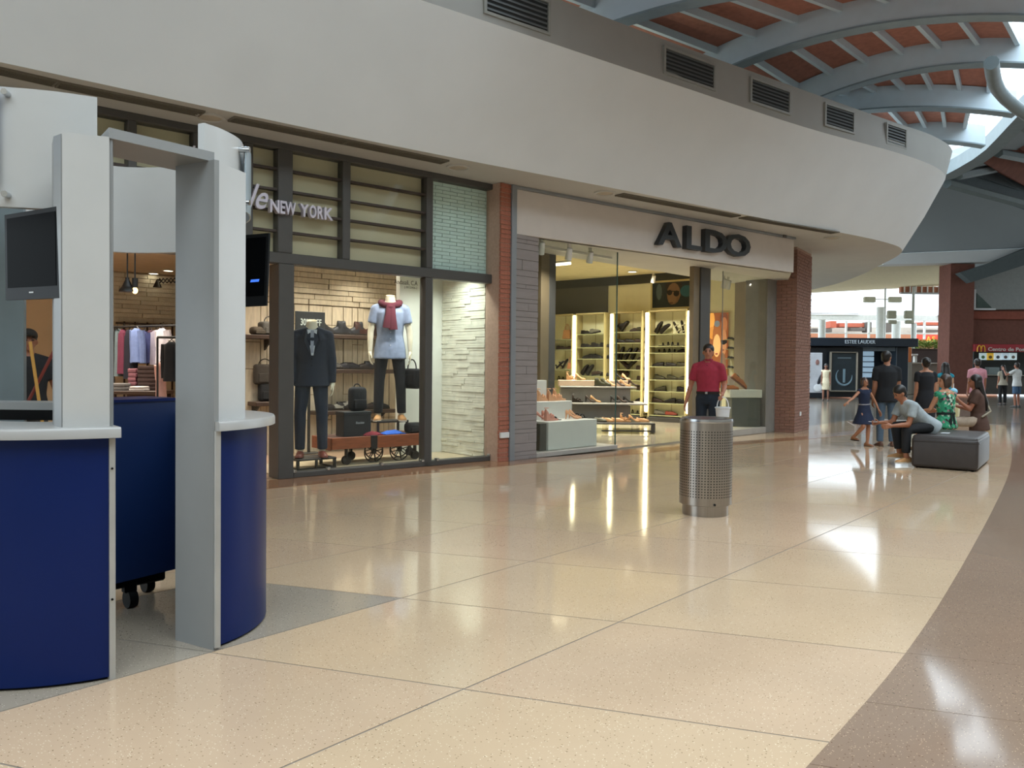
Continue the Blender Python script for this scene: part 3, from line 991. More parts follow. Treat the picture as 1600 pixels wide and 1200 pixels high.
# lit shelf units along the wall X = XW
LED = mat('led_strip', 'fff6cf', 0.5, emit='fff6d0', estr=11.0)
UNITP = mat('unit_post', 'b7a878', 0.5)
GLASSHELF = mat('shelf_glass_edge', '9a9a72', 0.3)
def wy(px, y=570, X=XW): return float(atx(px, y, X)[1])
def wz(px, y, X=XW): return float(atx(px, y, X)[2])
strips = [(907, 492, 597, 7), (965, 494, 585, 8), (1020, 489, 656, 7), (1085, 486, 656, 6)]
units = [('leftmost lit shoe unit', 870, 903), ('second lit shoe unit', 908, 955), ('third lit shoe unit', 968, 1012), ('rightmost lit shoe unit', 1022, 1078)]
for i, (px, y0, y1, wpx) in enumerate(strips):
    Y = wy(px)
    lamp = thing('led_strip_light', (XW - 0.3, Y, 0.3), 'tall glowing light strip between shoe shelves, %s from the left' % ['first', 'second', 'third', 'fourth'][i], 'light', 'light strips between the shoe shelves')
    z0 = 0.25
    MB().bbox(XW - 0.34, XW - 0.29, Y - 0.035, Y + 0.035, z0, 2.78, 0.01).build('diffuser', LED, lamp)
    MB().box(XW - 0.29, XW - 0.25, Y - 0.05, Y + 0.05, z0 - 0.03, 2.80).build('channel', UNITP, lamp)
# roof over the near part of the hall and the far side of it (only the opening of the skylight is left free)
MB().prism([(-9, -9), (8.0, -9), (8.0, -3.2), (-9, -3.2)], 7.6, 7.8).build('roof_slab', WHITE_PAINT, roof)
MB().prism([(8.0, -9), (30, -9), (30, -3.6), (8.0, -3.6)], 7.9, 8.1).build('roof_slab', WHITE_PAINT, roof)
MB().prism([(-9, 1.8), (7.0, 1.8), (6.9, 7.2), (-9, 9.0)], 7.6, 7.8).build('roof_slab', WHITE_PAINT, roof)
opp = struct('wall_opposite')
MB().box(-9, 60, -9.3, -9.0, 0, 9).build('plain_wall', mat('opposite_wall', 'b9b0a2', 0.8), opp)
beh = struct('wall_behind')  # unseen back wall, added to cut the daylight coming in from behind
MB().box(-9.3, -9.0, -9.3, 9, 0, 8).build('plain_wall', mat('opposite_wall', 'b9b0a2', 0.8), beh)

# ================================================================== BRICK COLUMN AT THE END OF THE SHOE SHOP
col = struct('wall_brick_column')
C0 = atz(1241, 676.5)
C1 = atz(1264, 670.5)
Fc = Frame(C0[:2], C1[:2])
Wc = float(np.linalg.norm((C1 - C0)[:2]))
DEP = 0.62
MB(Fc.w).box(0.015, Wc - 0.015, 0.015, DEP, 0, 4.0).build('mortar_core', MORTAR, col)
bl, bh = 0.21, 0.06
courses = int(4.0 / 0.068)
near, farb = MB(Fc.w), MB(Fc.w)
for c in range(courses):
    z = c * 0.068 + 0.003
    off = 0 if c % 2 else -bl / 2
    x = off
    while x < Wc - 0.02:
        a, b = max(0, x), min(Wc, x + bl - 0.01)
        if b - a > 0.02: near.box(a, b, -random.uniform(0, 0.004), 0.02, z, z + bh)
        x += bl
    x = -off - bl / 2
    while x < DEP - 0.02:
        a, b = max(0, x), min(DEP, x + bl - 0.01)
        if b - a > 0.02: near.box(-random.uniform(0, 0.004), 0.02, a, b, z, z + bh)
        x += bl
tag(near.build('brick_courses', mat('column_brick', '916b5c', 0.85, var=0.14, scale=25), col), kind='stuff')
sp, zp = Fc.px(1250.5, 646.5, -0.01)
so_ = thing('wall_socket', Fc.w(sp, -0.01, zp), 'small white socket plate low on the wide brick column', 'socket')
MB(Fc.w).bbox(sp - 0.06, sp + 0.06, -0.02, 0.0, zp - 0.045, zp + 0.045, 0.004).build('plate', MATS['socket_white'], so_)
MB(Fc.w).cyl(Fc.w(sp, -0.018, zp), Fc.w(sp, -0.03, zp), 0.022, n=10).build('outlet', BLACK, so_)

# ================================================================== FAR HALL
D = Frame((0, 0), (_r0[0], _r0[1]))          # t is the distance ahead of the camera
def dbox(mb, x0, x1, y0, y1, dep, thick, c=0.0):
    s0, zt = D.px(x0, y0, dep)
    s1, zb = D.px(x1, y1, dep)
    s1 = D.px(x1, (y0 + y1) / 2, dep)[0]
    zb = max(zb, 0.0)
    return mb.bbox(s0, s1, dep, dep + thick, zb, zt, c) if c else mb.box(s0, s1, dep, dep + thick, zb, zt)
def dpoly(pts, dep, thick):
    return MB().plate([tuple(atd(x, y, dep)) for x, y in pts], thick)
hall = struct('wall_far_hall')
GREYCONC = mat('grey_concrete', '9aa1a4', 0.8, var=0.04, scale=0.4)
dpoly([(1380, 250), (1700, 250), (1700, 384), (1590, 388.5), (1380, 397)], 44.0, -0.4).build('upper_wall', GREYCONC, hall)
dpoly([(1380, 397), (1590, 388.5), (1700, 384), (1700, 405), (1380, 413.5)], 43.6, -0.8).build('white_ledge', WHITE_PAINT, hall)
# beige ceiling of the passage beyond
A1, A2 = atd(1240, 420, 43.8), atd(1490, 410, 43.8)
MB().plate([tuple(atd(1180, 421, 43.7)), tuple(atd(1490, 409, 43.7)), tuple(atd(1490, 446.5, 58)), tuple(atd(1180, 462, 58))], 0.3).build('passage_ceiling', mat('passage_ceiling_paint', 'cfc6a6', 0.8), hall)
HBRICK = mat('far_brick', '74493d', 0.85, var=0.1, scale=6)
c = MB(D.w)
dbox(c, 1486, 1521, 412, 616, 44.0, 1.2)
c.build('brick_column', HBRICK, hall)
w1 = MB(D.w)
dbox(w1, 1521, 1700, 476, 546, 44.6, 0.5)
w1.build('brick_wall', HBRICK, hall)
w2 = MB(D.w)
dbox(w2, 1521, 1700, 486, 500, 44.45, 0.15)
w2.build('brick_band', mat('far_brick_band', '8c4c3c', 0.85, var=0.1, scale=6), hall)
dpoly([(1514, 441), (1600, 413), (1700, 380), (1700, 482), (1524, 484), (1524, 453)], 44.3, -0.4).build('grey_slab', mat('grey_slab_paint', '8f9290', 0.8), hall)
dpoly([(1500, 426), (1518, 441), (1600, 414.5), (1700, 381), (1700, 350), (1600, 389), (1552, 409)], 43.0, -0.5).build('sloping_beam', mat('sloping_beam_paint', '525c5e', 0.7), hall)
dpoly([(1485, 385), (1700, 370), (1700, 495), (1485, 495)], 45.4, -0.2).build('backing_wall', MATS['grey_slab_paint'], hall)
fr = MB(D.w)
dbox(fr, 1522.5, 1525, 452, 484, 44.2, 0.12); dbox(fr, 1522.5, 1556, 481.5, 484.5, 44.2, 0.12)
fr.build('window_frame', WHITE_PAINT, hall)
dpoly([(1525.5, 458), (1549, 481), (1525.5, 481)], 44.25, -0.05).build('green_pane', mat('green_pane', '2f463f', 0.2), hall)
# tall windows beyond the cosmetics booth
win = struct('window_1')
WF = mat('window_frame_white', 'e2e2dc', 0.5)
f = MB(D.w)
dbox(f, 1200, 1490, 490.5, 501.5, 60, 0.4)
f.build('window_beam', WF, win)
f = MB(D.w); dbox(f, 1255, 1342, 488.8, 490.6, 59.9, 0.2); f.build('window_rail', mat('rail_grey', '8f9090', 0.5), win)
f = MB(D.w); dbox(f, 1467, 1490, 492, 494, 59.8, 0.2); f.build('window_rail', MATS['rail_grey'], win)
f = MB(D.w); dbox(f, 1200, 1490, 519.5, 521.5, 60, 0.2); f.build('window_rail', WF, win)
for x in (1323, 1358.5, 1445.5, 1470):
    f = MB(D.w); dbox(f, x - 1, x + 1, 501, 530, 60, 0.2); f.build('mullion', WF, win)
f = MB(D.w); dbox(f, 1408, 1490, 447.5, 459, 57, 0.3); f.build('terracotta_soffit', mat('far_terracotta', 'a5694f', 0.8), win)
for x in range(1413, 1486, 9):
    f = MB(D.w); dbox(f, x, x + 1.4, 447, 458, 56.9, 0.1); f.build('soffit_rib', WF, win)
f = MB(D.w); dbox(f, 1408, 1490, 456.5, 460, 56.8, 0.2); f.build('window_rail', MATS['rail_grey'], win)
WCOL = mat('round_column_white', 'dfe3df', 0.6)
for i, (x0, x1, y0, dep) in enumerate(((1279, 1290, 500, 58.5), (1370, 1384, 480, 57), (1394, 1407, 502, 58.5), (1424, 1432, 505, 57))):
    s0, zt = D.px(x0, y0, dep)
    s1 = D.px(x1, y0, dep)[0]
    r_ = (s1 - s0) / 2
    MB().cyl(D.w(s0 + r_, dep, 0), D.w(s0 + r_, dep, zt), r_, n=16).build('round_column', WCOL, win, smooth=True)
# lamp mast with box floodlights, and loose floodlights
mast = thing('lamp_mast', D.w(D.s(1427, 450, 55), 55, 0), 'grey mast with two pairs of box floodlights before the bright windows', 'lamp')
MG = mat('mast_grey', 'a9aca6', 0.5)
s0 = D.s(1427, 480, 55)
MB().cyl(D.w(s0, 55, 0), D.w(s0, 55, D.z(1427, 448, 55)), 0.09, n=10).build('mast_pole', MG, mast, smooth=True)
for a, b, y0, y1 in ((1388, 1401.5, 485, 497.5), (1415 + 0, 1428.5, 485, 497.5), (1390, 1402, 500, 506), (1416, 1429, 500, 506)):
    f = MB(D.w); dbox(f, a, b, y0, y1, 54.6, 0.3, 0.05); f.build('floodlight', mat('floodlight_grey', '9b9a86', 0.6), mast)
m2 = thing('lamp_mast', D.w(D.s(1383, 450, 54), 54, 0), 'pale mast with two box floodlights near the top of the windows', 'lamp')
s0 = D.s(1383, 470, 54)
MB().cyl(D.w(s0, 54, 0), D.w(s0, 54, D.z(1383, 450, 54)), 0.06, n=10).build('mast_pole', WCOL, m2, smooth=True)
for a, b in ((1351, 1369, ), (1390, 1410)):
    f = MB(D.w); dbox(f, a, b, 463.5, 472.5, 53.8, 0.3, 0.05); f.build('floodlight', mat('floodlight_pale', 'c9c8b2', 0.6), m2)
f = MB(D.w); dbox(f, 1369, 1390, 467, 468.5, 53.9, 0.1); f.build('cross_arm', WCOL, m2)
# what stands outside: a pale block with red roofs
ob = thing('street_building', D.w(D.s(1330, 520, 80), 80, 0), 'low pale building with red tiled roofs outside the windows', 'building')
f = MB(D.w); dbox(f, 1150, 1560, 509, 600, 82, 3); f.build('wall', mat('street_wall', 'b9b1a4', 0.8), ob)
for a, b, y0, y1 in ((1298, 1307, 501.5, 512), (1312, 1352, 504.5, 511), (1440, 1490, 503, 508)):
    f = MB(D.w); dbox(f, a, b, y0, y1, 79, 2); f.build('roof', mat('street_roof', 'a8553d', 0.8), ob)
for a, b, y0, y1 in ((1270, 1300, 513, 519), (1330, 1352, 512, 517), (1354, 1362, 503, 519), (1384, 1394, 504, 519), (1440, 1468, 515, 519)):
    f = MB(D.w); dbox(f, a, b, y0, y1, 78.5, 1); f.build('dark_opening', mat('street_dark', '55504a', 0.8), ob)
f = MB(D.w); dbox(f, 1150, 1560, 520, 600, 77, 1); f.build('low_wall', mat('street_low_wall', 'a56a4c', 0.8), ob)
osg = thing('street_sign', D.w(D.s(1460, 528, 66), 66, D.z(1460, 535, 66)), 'red and orange lettered board above the green hedge', 'sign')
f = MB(D.w); dbox(f, 1433, 1490, 522.5, 536, 66, 0.2); f.build('board', mat('street_sign_red', 'cf4a33', 0.6), osg)
for ch_, xa in (('A', 1447), ('S', 1456), ('F', 1466), ('U', 1474)):
    place_text('letter', ch_, mat('street_sign_orange', 'f0a33c', 0.6), D.w, D.s(xa, 530, 65.9), D.z(xa, 534, 65.9), 65.9, 0.62, 0.03, 0.01, parent=osg)
for i in range(2):
    pass
# ================================================================== PROMOTION KIOSK
KW = mat('kiosk_white', 'bab9b6', 0.25, var=0.02)
KG = mat('kiosk_grey', '858685', 0.4, var=0.03)
KT = mat('kiosk_trim', 'a5a39e', 0.35, metal=0.2)
KTOP = mat('kiosk_counter', 'a3a19e', 0.3, var=0.03)
BLUE = mat('kiosk_blue', '041c52', 0.35, var=0.04, scale=2, spec=0.22)
BLUE_IN = mat('kiosk_blue_inner', '0e2855', 0.45, var=0.04, scale=2)
kio = thing('information_kiosk', (1.8, 4.5, 0), 'round blue and white promotion kiosk with counters, columns and a curved header', 'kiosk')


def arc(c, r, a0, a1, n=24):
    return [(c[0] + r * math.cos(math.radians(a0 + (a1 - a0) * k / n)), c[1] + r * math.sin(math.radians(a0 + (a1 - a0) * k / n))) for k in range(n + 1)]


def band(pts, th, z0, z1, mb=None):
    """upright curved board: polyline pts, thickness th towards the inside (left-hand normal)"""
    mb = mb or MB()
    rings = []
    for k, p in enumerate(pts):
        a, b = np.array(pts[max(0, k - 1)]), np.array(pts[min(len(pts) - 1, k + 1)])
        t = (b - a) / np.linalg.norm(b - a)
        n = np.array([-t[1], t[0]]) * th
        q = np.array(p) + n
        rings.append([(p[0], p[1], z0), (p[0], p[1], z1), (q[0], q[1], z1), (q[0], q[1], z0)])
    return mb.loft(rings)


cl, rl = (1.75, 4.4), 0.853
cr, rr = (1.93, 4.26), 0.683
aL1 = math.degrees(math.atan2(3.57 - 4.4, 1.528 - 1.75)) % 360
arcL = arc(cl, rl, 178, aL1, 26)
aR0 = math.degrees(math.atan2(3.578 - 4.26, 2.035 - 1.93)) % 360
arcR = arc(cr, rr, aR0, aR0 + 118, 30)
band(arcL, 0.03, 0.012, 1.05).build('blue_front', BLUE, kio, smooth=True)
band(arcR, 0.03, 0.012, 1.05).build('blue_front', BLUE, kio, smooth=True)
band(arc(cl, rl - 0.015, 178, aL1 - 0.4, 26), 0.02, 0.0, 0.013).build('toe_strip', BLACK, kio)
band(arc(cr, rr - 0.015, aR0 + 0.4, aR0 + 118, 30), 0.02, 0.0, 0.013).build('toe_strip', BLACK, kio)
# end trims where the fronts stop at the entrance
pL, pR = np.array(arcL[-1]), np.array(arcR[0])
MB().prism([tuple(pL + (-0.004, -0.008)), tuple(pL + (0.022, -0.006)), tuple(pL + (0.028, 0.035)), tuple(pL + (-0.002, 0.035))], 0.0, 1.05).build('end_trim', KT, kio)
MB().prism([tuple(pL + (0.0, 0.03)), tuple(pL + (0.03, 0.03)), tuple(pL + (0.0, 0.40)), tuple(pL + (-0.03, 0.40))], 0.0, 1.05).build('end_panel', KG, kio)
# grey jamb on the right of the entrance, floor to beam
MB().prism([(2.012, 3.572), (2.036, 3.570), (2.005, 3.86), (1.962, 3.846)], 0.0, 2.345).build('jamb_panel', KG, kio)
MB().prism([(2.014, 3.558), (2.040, 3.556), (2.038, 3.573), (2.014, 3.574)], 0.012, 1.055).build('end_trim', KT, kio)
MB().prism([(2.018, 3.590), (2.042, 3.600), (2.060, 3.63), (2.014, 3.63)], 1.10, 2.345).build('column_trim', KG, kio)
# counter tops: outer edge overhangs, inner edge 0.42 m further in
def worktop(c, r, a0, a1, n, dp):
    o = arc(c, r + 0.045, a0, a1, n)
    i = arc(c, r - dp, a0, a1, n)
    return MB().loft([[(p[0], p[1], 1.055), (p[0], p[1], 1.09), (p[0] - (p[0] - c[0]) * 0.008, p[1] - (p[1] - c[1]) * 0.008, 1.1), (q[0], q[1], 1.1), (q[0], q[1], 1.055)] for p, q in zip(o, i)])
worktop(cl, rl, 176, aL1 + 2.5, 26, 0.40).build('counter_top', KTOP, kio, smooth=True)
worktop(cr, rr, aR0 - 1.5, aR0 + 120, 30, 0.20).build('counter_top', KTOP, kio, smooth=True)
# columns standing on the counters
FLp, FRp = np.array((1.378, 3.690)), np.array((1.553, 3.598))
MB().prism([tuple(FLp), tuple(FRp), (1.600, 3.70), (1.615, 3.84), (1.42, 3.90), (1.375, 3.76)], 1.10, 2.345).build('column', KG, kio)
dv = (FRp - FLp) / np.linalg.norm(FRp - FLp)
nv = np.array([dv[1], -dv[0]])
MB().prism([tuple(FLp + nv * 0.012 + dv * 0.006), tuple(FRp + nv * 0.012 - dv * 0.012), tuple(FRp - nv * 0.002 - dv * 0.012), tuple(FLp - nv * 0.002 + dv * 0.006)], 1.10, 2.35).build('column_face', KW, kio)
GL, GR = np.array((2.048, 3.628)), np.array((2.262, 3.728))
MB().prism([tuple(GL), tuple(GR), (2.24, 3.82), (2.03, 3.80)], 1.10, 2.345).build('column', KG, kio)
dv = (GR - GL) / np.linalg.norm(GR - GL)
nv = np.array([dv[1], -dv[0]])
MB().prism([tuple(GL + nv * 0.012), tuple(GR + nv * 0.012), tuple(GR - nv * 0.002), tuple(GL - nv * 0.002)], 1.10, 2.35).build('column_face', KW, kio)
# portal beam
MB().prism([(1.535, 3.592), (2.035, 3.612), (2.012, 3.93), (1.60, 3.90)], 2.345, 2.39).build('portal_beam', KG, kio)
# curved header: left part, and right part running round the back
hl = spline([(1.02, 4.62), (1.07, 4.40), (1.17, 4.25), (1.294, 4.149), (1.465, 4.031), (1.637, 3.956)], 6)
hr = spline([(2.160, 3.934), (2.292, 3.971), (2.46, 4.085), (2.60, 4.30), (2.66, 4.60), (2.58, 4.93), (2.36, 5.25), (2.02, 5.33), (1.62, 5.30), (1.25, 5.12)], 6)
band(hl, 0.045, 2.08, 2.62).build('header_panel', KW, kio, smooth=True)
band(hr, 0.045, 2.08, 2.62).build('header_panel', KW, kio, smooth=True)
for (sx, sy) in ((2.52, 4.62), (1.30, 4.95)):
    MB().bbox(sx - 0.05, sx + 0.05, sy - 0.05, sy + 0.05, 1.1, 2.1, 0.01).build('rear_post', KG, kio)
pa_, pb_ = atd(-60, 560, 4.25), atd(37, 560, 4.25)
MB().prism([tuple(pa_[:2]), tuple(pb_[:2]), (pb_[0] + 0.03, pb_[1] + 0.05), (pa_[0] + 0.03, pa_[1] + 0.05)], 0.9, 2.2).build('inner_panel', mat('kiosk_slate', '6e7b80', 0.4), kio)
# posters held off the header by chrome studs
CHROME = mat('chrome', 'c8cbcd', 0.15, 1.0, var=0.02)
POST = mat('poster_sky', '3f83c4', 0.3, var=0.25, scale=3)
POST2 = mat('poster_dark', '26394c', 0.3, var=0.5, scale=30)
i0 = 8
pp = [np.array(p) for p in hl]
def out(k, d, pts):
    a, b = np.array(pts[max(0, k - 1)]), np.array(pts[min(len(pts) - 1, k + 1)])
    t = (b - a) / np.linalg.norm(b - a)
    return np.array(pts[k]) + np.array([t[1], -t[0]]) * d
off = [tuple(out(k, 0.035, hl)) for k in range(3, 19)]
band(off, 0.006, 2.34, 2.60).build('poster_upper', POST, kio, smooth=True)
band(off, 0.006, 2.16, 2.34).build('poster_lower', POST2, kio, smooth=True)
for k in (5, 19):
    for z in (2.13, 2.585):
        a, b = out(k, -0.002, hl), out(k, 0.05, hl)
        MB().cyl((a[0], a[1], z), (b[0], b[1], z), 0.014, n=12).build('stud', CHROME, kio, smooth=True)
off = [tuple(out(k, 0.04, hr)) for k in range(11, 30)]
band(off, 0.008, 2.22, 2.58).build('poster_back', mat('acrylic_grey', 'a3b0b8', 0.2), kio, smooth=True)
a, b = out(11, -0.002, hr), out(11, 0.06, hr)
for z in (2.27, 2.56):
    MB().cyl((a[0], a[1], z), (b[0], b[1], z), 0.016, n=12).build('stud', CHROME, kio, smooth=True)
for p, zz in ((pL, 0.92), (pL, 0.35), (pR + np.array((-0.005, -0.014)), 0.93), (pR + np.array((-0.005, -0.014)), 0.5)):
    MB().cyl((p[0] + 0.008, p[1] - 0.004, zz), (p[0] + 0.006, p[1] - 0.012, zz), 0.005, n=8).build('screw', BLACK, kio)

# dark inner shelf behind the left counter
ia, ib = atd(-70, 650, 3.82), atd(84, 650, 3.82)
MB().prism([tuple(ia[:2]), tuple(ib[:2]), (ib[0] + 0.10, ib[1] + 0.16), (ia[0] + 0.10, ia[1] + 0.16)], 1.101, 1.15).build('inner_shelf', BLACK, kio)
MB().prism([tuple(ia[:2]), tuple(ib[:2]), (ib[0] + 0.10, ib[1] + 0.16), (ia[0] + 0.10, ia[1] + 0.16)], 1.15, 1.185).build('inner_ledge', KG, kio)

# blue cabinet on casters inside
cab = thing('caster_cabinet', (2.0, 4.65, 0), 'blue cabinet on black casters standing inside the kiosk entrance', 'cabinet')
MB().prism([(1.80, 4.45), (2.345, 4.545), (2.30, 4.86), (1.75, 4.76)], 0.17, 1.16).build('body', BLUE_IN, cab)
MB().prism([(1.795, 4.44), (2.35, 4.537), (2.30, 4.87), (1.745, 4.77)], 1.16, 1.175).build('top_board', BLUE, cab)
for (x, y) in ((2.06, 4.56), (2.27, 4.80), (1.84, 4.52), (1.82, 4.72)):
    fk = MB().bbox(x - 0.035, x + 0.035, y - 0.02, y + 0.03, 0.085, 0.17, 0.006).build('caster', BLACK, cab)
    MB().cyl((x - 0.024, y - 0.01, 0.05), (x + 0.024, y - 0.01, 0.05), 0.05, n=16).build('wheel', BLACK, fk, smooth=True)
MB().bbox(1.82, 2.29, 4.60, 4.74, 0.10, 0.17, 0.01).build('base_rail', BLACK, cab)

# televisions on the columns
SCREEN = mat('tv_screen', '060708', 0.4, var=0.02, spec=0.012)
def tv(name, label, TL, TR, BL, BR, thick, lit=False):
    TL, TR, BL, BR = [np.array(p, float) for p in (TL, TR, BL, BR)]
    c = (TL + TR + BL + BR) / 4
    t = thing(name, tuple(c), label, 'television')
    ux = TR - TL
    uy = BL - TL
    n = np.cross(ux, uy)
    n = n / np.linalg.norm(n)
    if n @ (CPOS - c) < 0: n = -n
    def P(a, b, d): return tuple(TL + ux * a + uy * b + n * d)
    def slab(a0, a1, b0, b1, d0, d1, ins=0.0):
        m = MB()
        m.loft([[P(a0 + ins, b0 + ins, d0), P(a1 - ins, b0 + ins, d0), P(a1 - ins, b1 - ins, d0), P(a0 + ins, b1 - ins, d0)], [P(a0, b0, d1), P(a1, b0, d1), P(a1, b1, d1), P(a0, b1, d1)]])
        return m
    slab(0, 1, 0, 1, -0.015, 0.0).build('bezel_frame', BLACK, t)
    slab(0.02, 0.98, 0.02, 0.98, -thick, -0.015, 0.08).build('back_shell', BLACK, t)
    slab(0.05, 0.95, 0.05, 0.86, -0.001, 0.002).build('screen', SCREEN, t)
    slab(0.46, 0.54, 0.915, 0.93, -0.001, 0.002).build('maker_badge', KT, t)
    slab(0.35, 0.65, 0.35, 0.65, -thick - 0.12, -thick).build('wall_bracket', KG, t)
    return t
tv('television', 'black flat television on the left kiosk column', atd(7, 336, 3.72), atd(91, 322, 3.44), atd(9, 469, 3.72), atd(95, 465, 3.44), 0.07)
t2 = tv('television', 'black television on the right kiosk column, half hidden behind it', atd(340, 371, 4.40), atd(420, 364, 4.30), atd(336, 482, 4.42), atd(413, 478, 4.32), 0.06)
MB().plate([tuple(atd(392, 437, 4.31)), tuple(atd(405, 436, 4.30)), tuple(atd(404, 440, 4.30)), tuple(atd(391, 441, 4.31))], 0.002).build('blue_reflection', mat('blue_glow', '3b6fe0', 0.4, emit='3b6fe0', estr=0.9), t2)  # glowing strip put in for blue lights reflected in the screen

# ================================================================== WASTE BIN
BRUSHED = mat('brushed_steel', 'a39d96', 0.30, 1.0, var=0.08, scale=3, stretch=(40, 40, 0.6))
bc = np.array(atz(1101.5, 808.5)[:2])
bdir = bc / np.linalg.norm(bc)
bc = bc + bdir * 0.215
RB = 0.243
wb = thing('waste_bin', (bc[0], bc[1], 0), 'perforated round stainless steel waste bin standing alone on the tan floor', 'waste bin')
cc = (bc[0], bc[1], 0)
MB().lathe([(RB - 0.006, 0.10), (RB, 0.104), (RB, 0.885), (RB - 0.004, 0.89), (RB - 0.012, 0.885), (RB - 0.012, 0.12)], cc, 64).build('body', BRUSHED, wb, smooth=True)
MB().lathe([(RB + 0.003, 0.872), (RB + 0.006, 0.885), (RB + 0.003, 0.905), (RB - 0.01, 0.912), (RB - 0.03, 0.905), (RB - 0.05, 0.885), (0.10, 0.845), (0.095, 0.80), (0.0, 0.79)], cc, 64).build('funnel_lid', mat('lid_steel', 'b9bcbf', 0.22, 1.0), wb, smooth=True)
MB().lathe([(RB - 0.03, 0.0), (RB - 0.03, 0.10), (RB - 0.05, 0.10), (RB - 0.05, 0.0)], cc, 48).build('base_ring', BRUSHED, wb, smooth=True)
ph = MB()
HOLE = mat('hole_dark', '1f1c19', 0.8)
for r in range(25):
    z = 0.185 + r * 0.0252
    for k in range(56):
        a = 2 * math.pi * k / 56
        rr_ = RB + 0.0006
        vs = []
        for j in range(6):
            b = 2 * math.pi * j / 6
            aa = a + 0.0068 * math.cos(b) / RB
            vs.append((bc[0] + rr_ * math.cos(aa), bc[1] + rr_ * math.sin(aa), z + 0.0068 * math.sin(b)))
        ph._add(vs, [(0, 1, 2, 3, 4, 5)])
tag(ph.build('perforations', HOLE, wb), kind='stuff')
la = math.atan2(-bdir[1], -bdir[0]) + 0.35
MB().cyl((bc[0] + (RB - 0.005) * math.cos(la), bc[1] + (RB - 0.005) * math.sin(la), 0.122), (bc[0] + (RB + 0.012) * math.cos(la), bc[1] + (RB + 0.012) * math.sin(la), 0.122), 0.011, n=12).build('lock', HOLE, wb)

# ================================================================== LEATHER OTTOMAN
LEATHER = mat('dark_leather', '352f2d', 0.42, var=0.12, scale=10, bump=0.15, bscale=220)
P0, P1, P3 = np.array((12.41, 3.06)), np.array((12.44, 2.235)), np.array((13.96, 2.36))
Fo = Frame(P1, P3)
LO = float(np.linalg.norm(P3 - P1))
ot = thing('bench_ottoman', (13.2, 2.7, 0), 'low dark brown leather block seat standing at the curved edge of the tan floor', 'bench')
def ow(s, t, z): return Fo.w(s, t, z)
MB(ow).rbox(0.0, LO, 0.0, 0.83, 0.015, 0.44, 0.045, 4).build('seat_block', LEATHER, ot, smooth=True)
MB(ow).rbox(0.01, LO - 0.01, 0.01, 0.82, 0.385, 0.465, 0.038, 4).build('top_cushion', LEATHER, ot, smooth=True)
MB(ow).tube([Fo.w(0, 0, 0)] if False else [(0.03, -0.003, 0.385), (LO - 0.03, -0.003, 0.385)], 0.006, 6).build('piping', LEATHER, ot)
MB(ow).tube([(-0.003, 0.03, 0.385), (-0.003, 0.80, 0.385)], 0.006, 6).build('piping', LEATHER, ot)
for (s, t) in ((0.08, 0.08), (LO - 0.08, 0.08), (0.08, 0.75), (LO - 0.08, 0.75)):
    MB(ow).cyl((s, t, 0), (s, t, 0.03), 0.03, n=10).build('foot', BLACK, ot)
pz = atz(1477, 677, 0.467)
ph_ = MB()
ph_.bbox(pz[0] - 0.07, pz[0] + 0.07, pz[1] - 0.05, pz[1] + 0.05, 0.465, 0.475, 0.004)
tag(ph_.build('folded_paper', mat('paper_grey', 'c9ccd0', 0.6)), 'small pale folded paper lying on the leather block seat', 'paper')
# ================================================================== GOODS AND FITTINGS OF THE SHOE SHOP
ORD = ['first', 'second', 'third', 'fourth', 'fifth', 'sixth', 'seventh', 'eighth', 'ninth', 'tenth']


def ring_y(x, w, h, z0, n=9):
    """half-oval cross-section of a shoe at length x"""
    pts = []
    for k in range(n):
        a = math.pi * k / (n - 1)
        pts.append((x, w * math.cos(a), z0 + h * math.sin(a) ** 0.8))
    return pts


SHOEC = {}


def shoe_mat(c):
    return mat('shoe_' + c, c, 0.5, var=0.08, scale=20, spec=0.25)


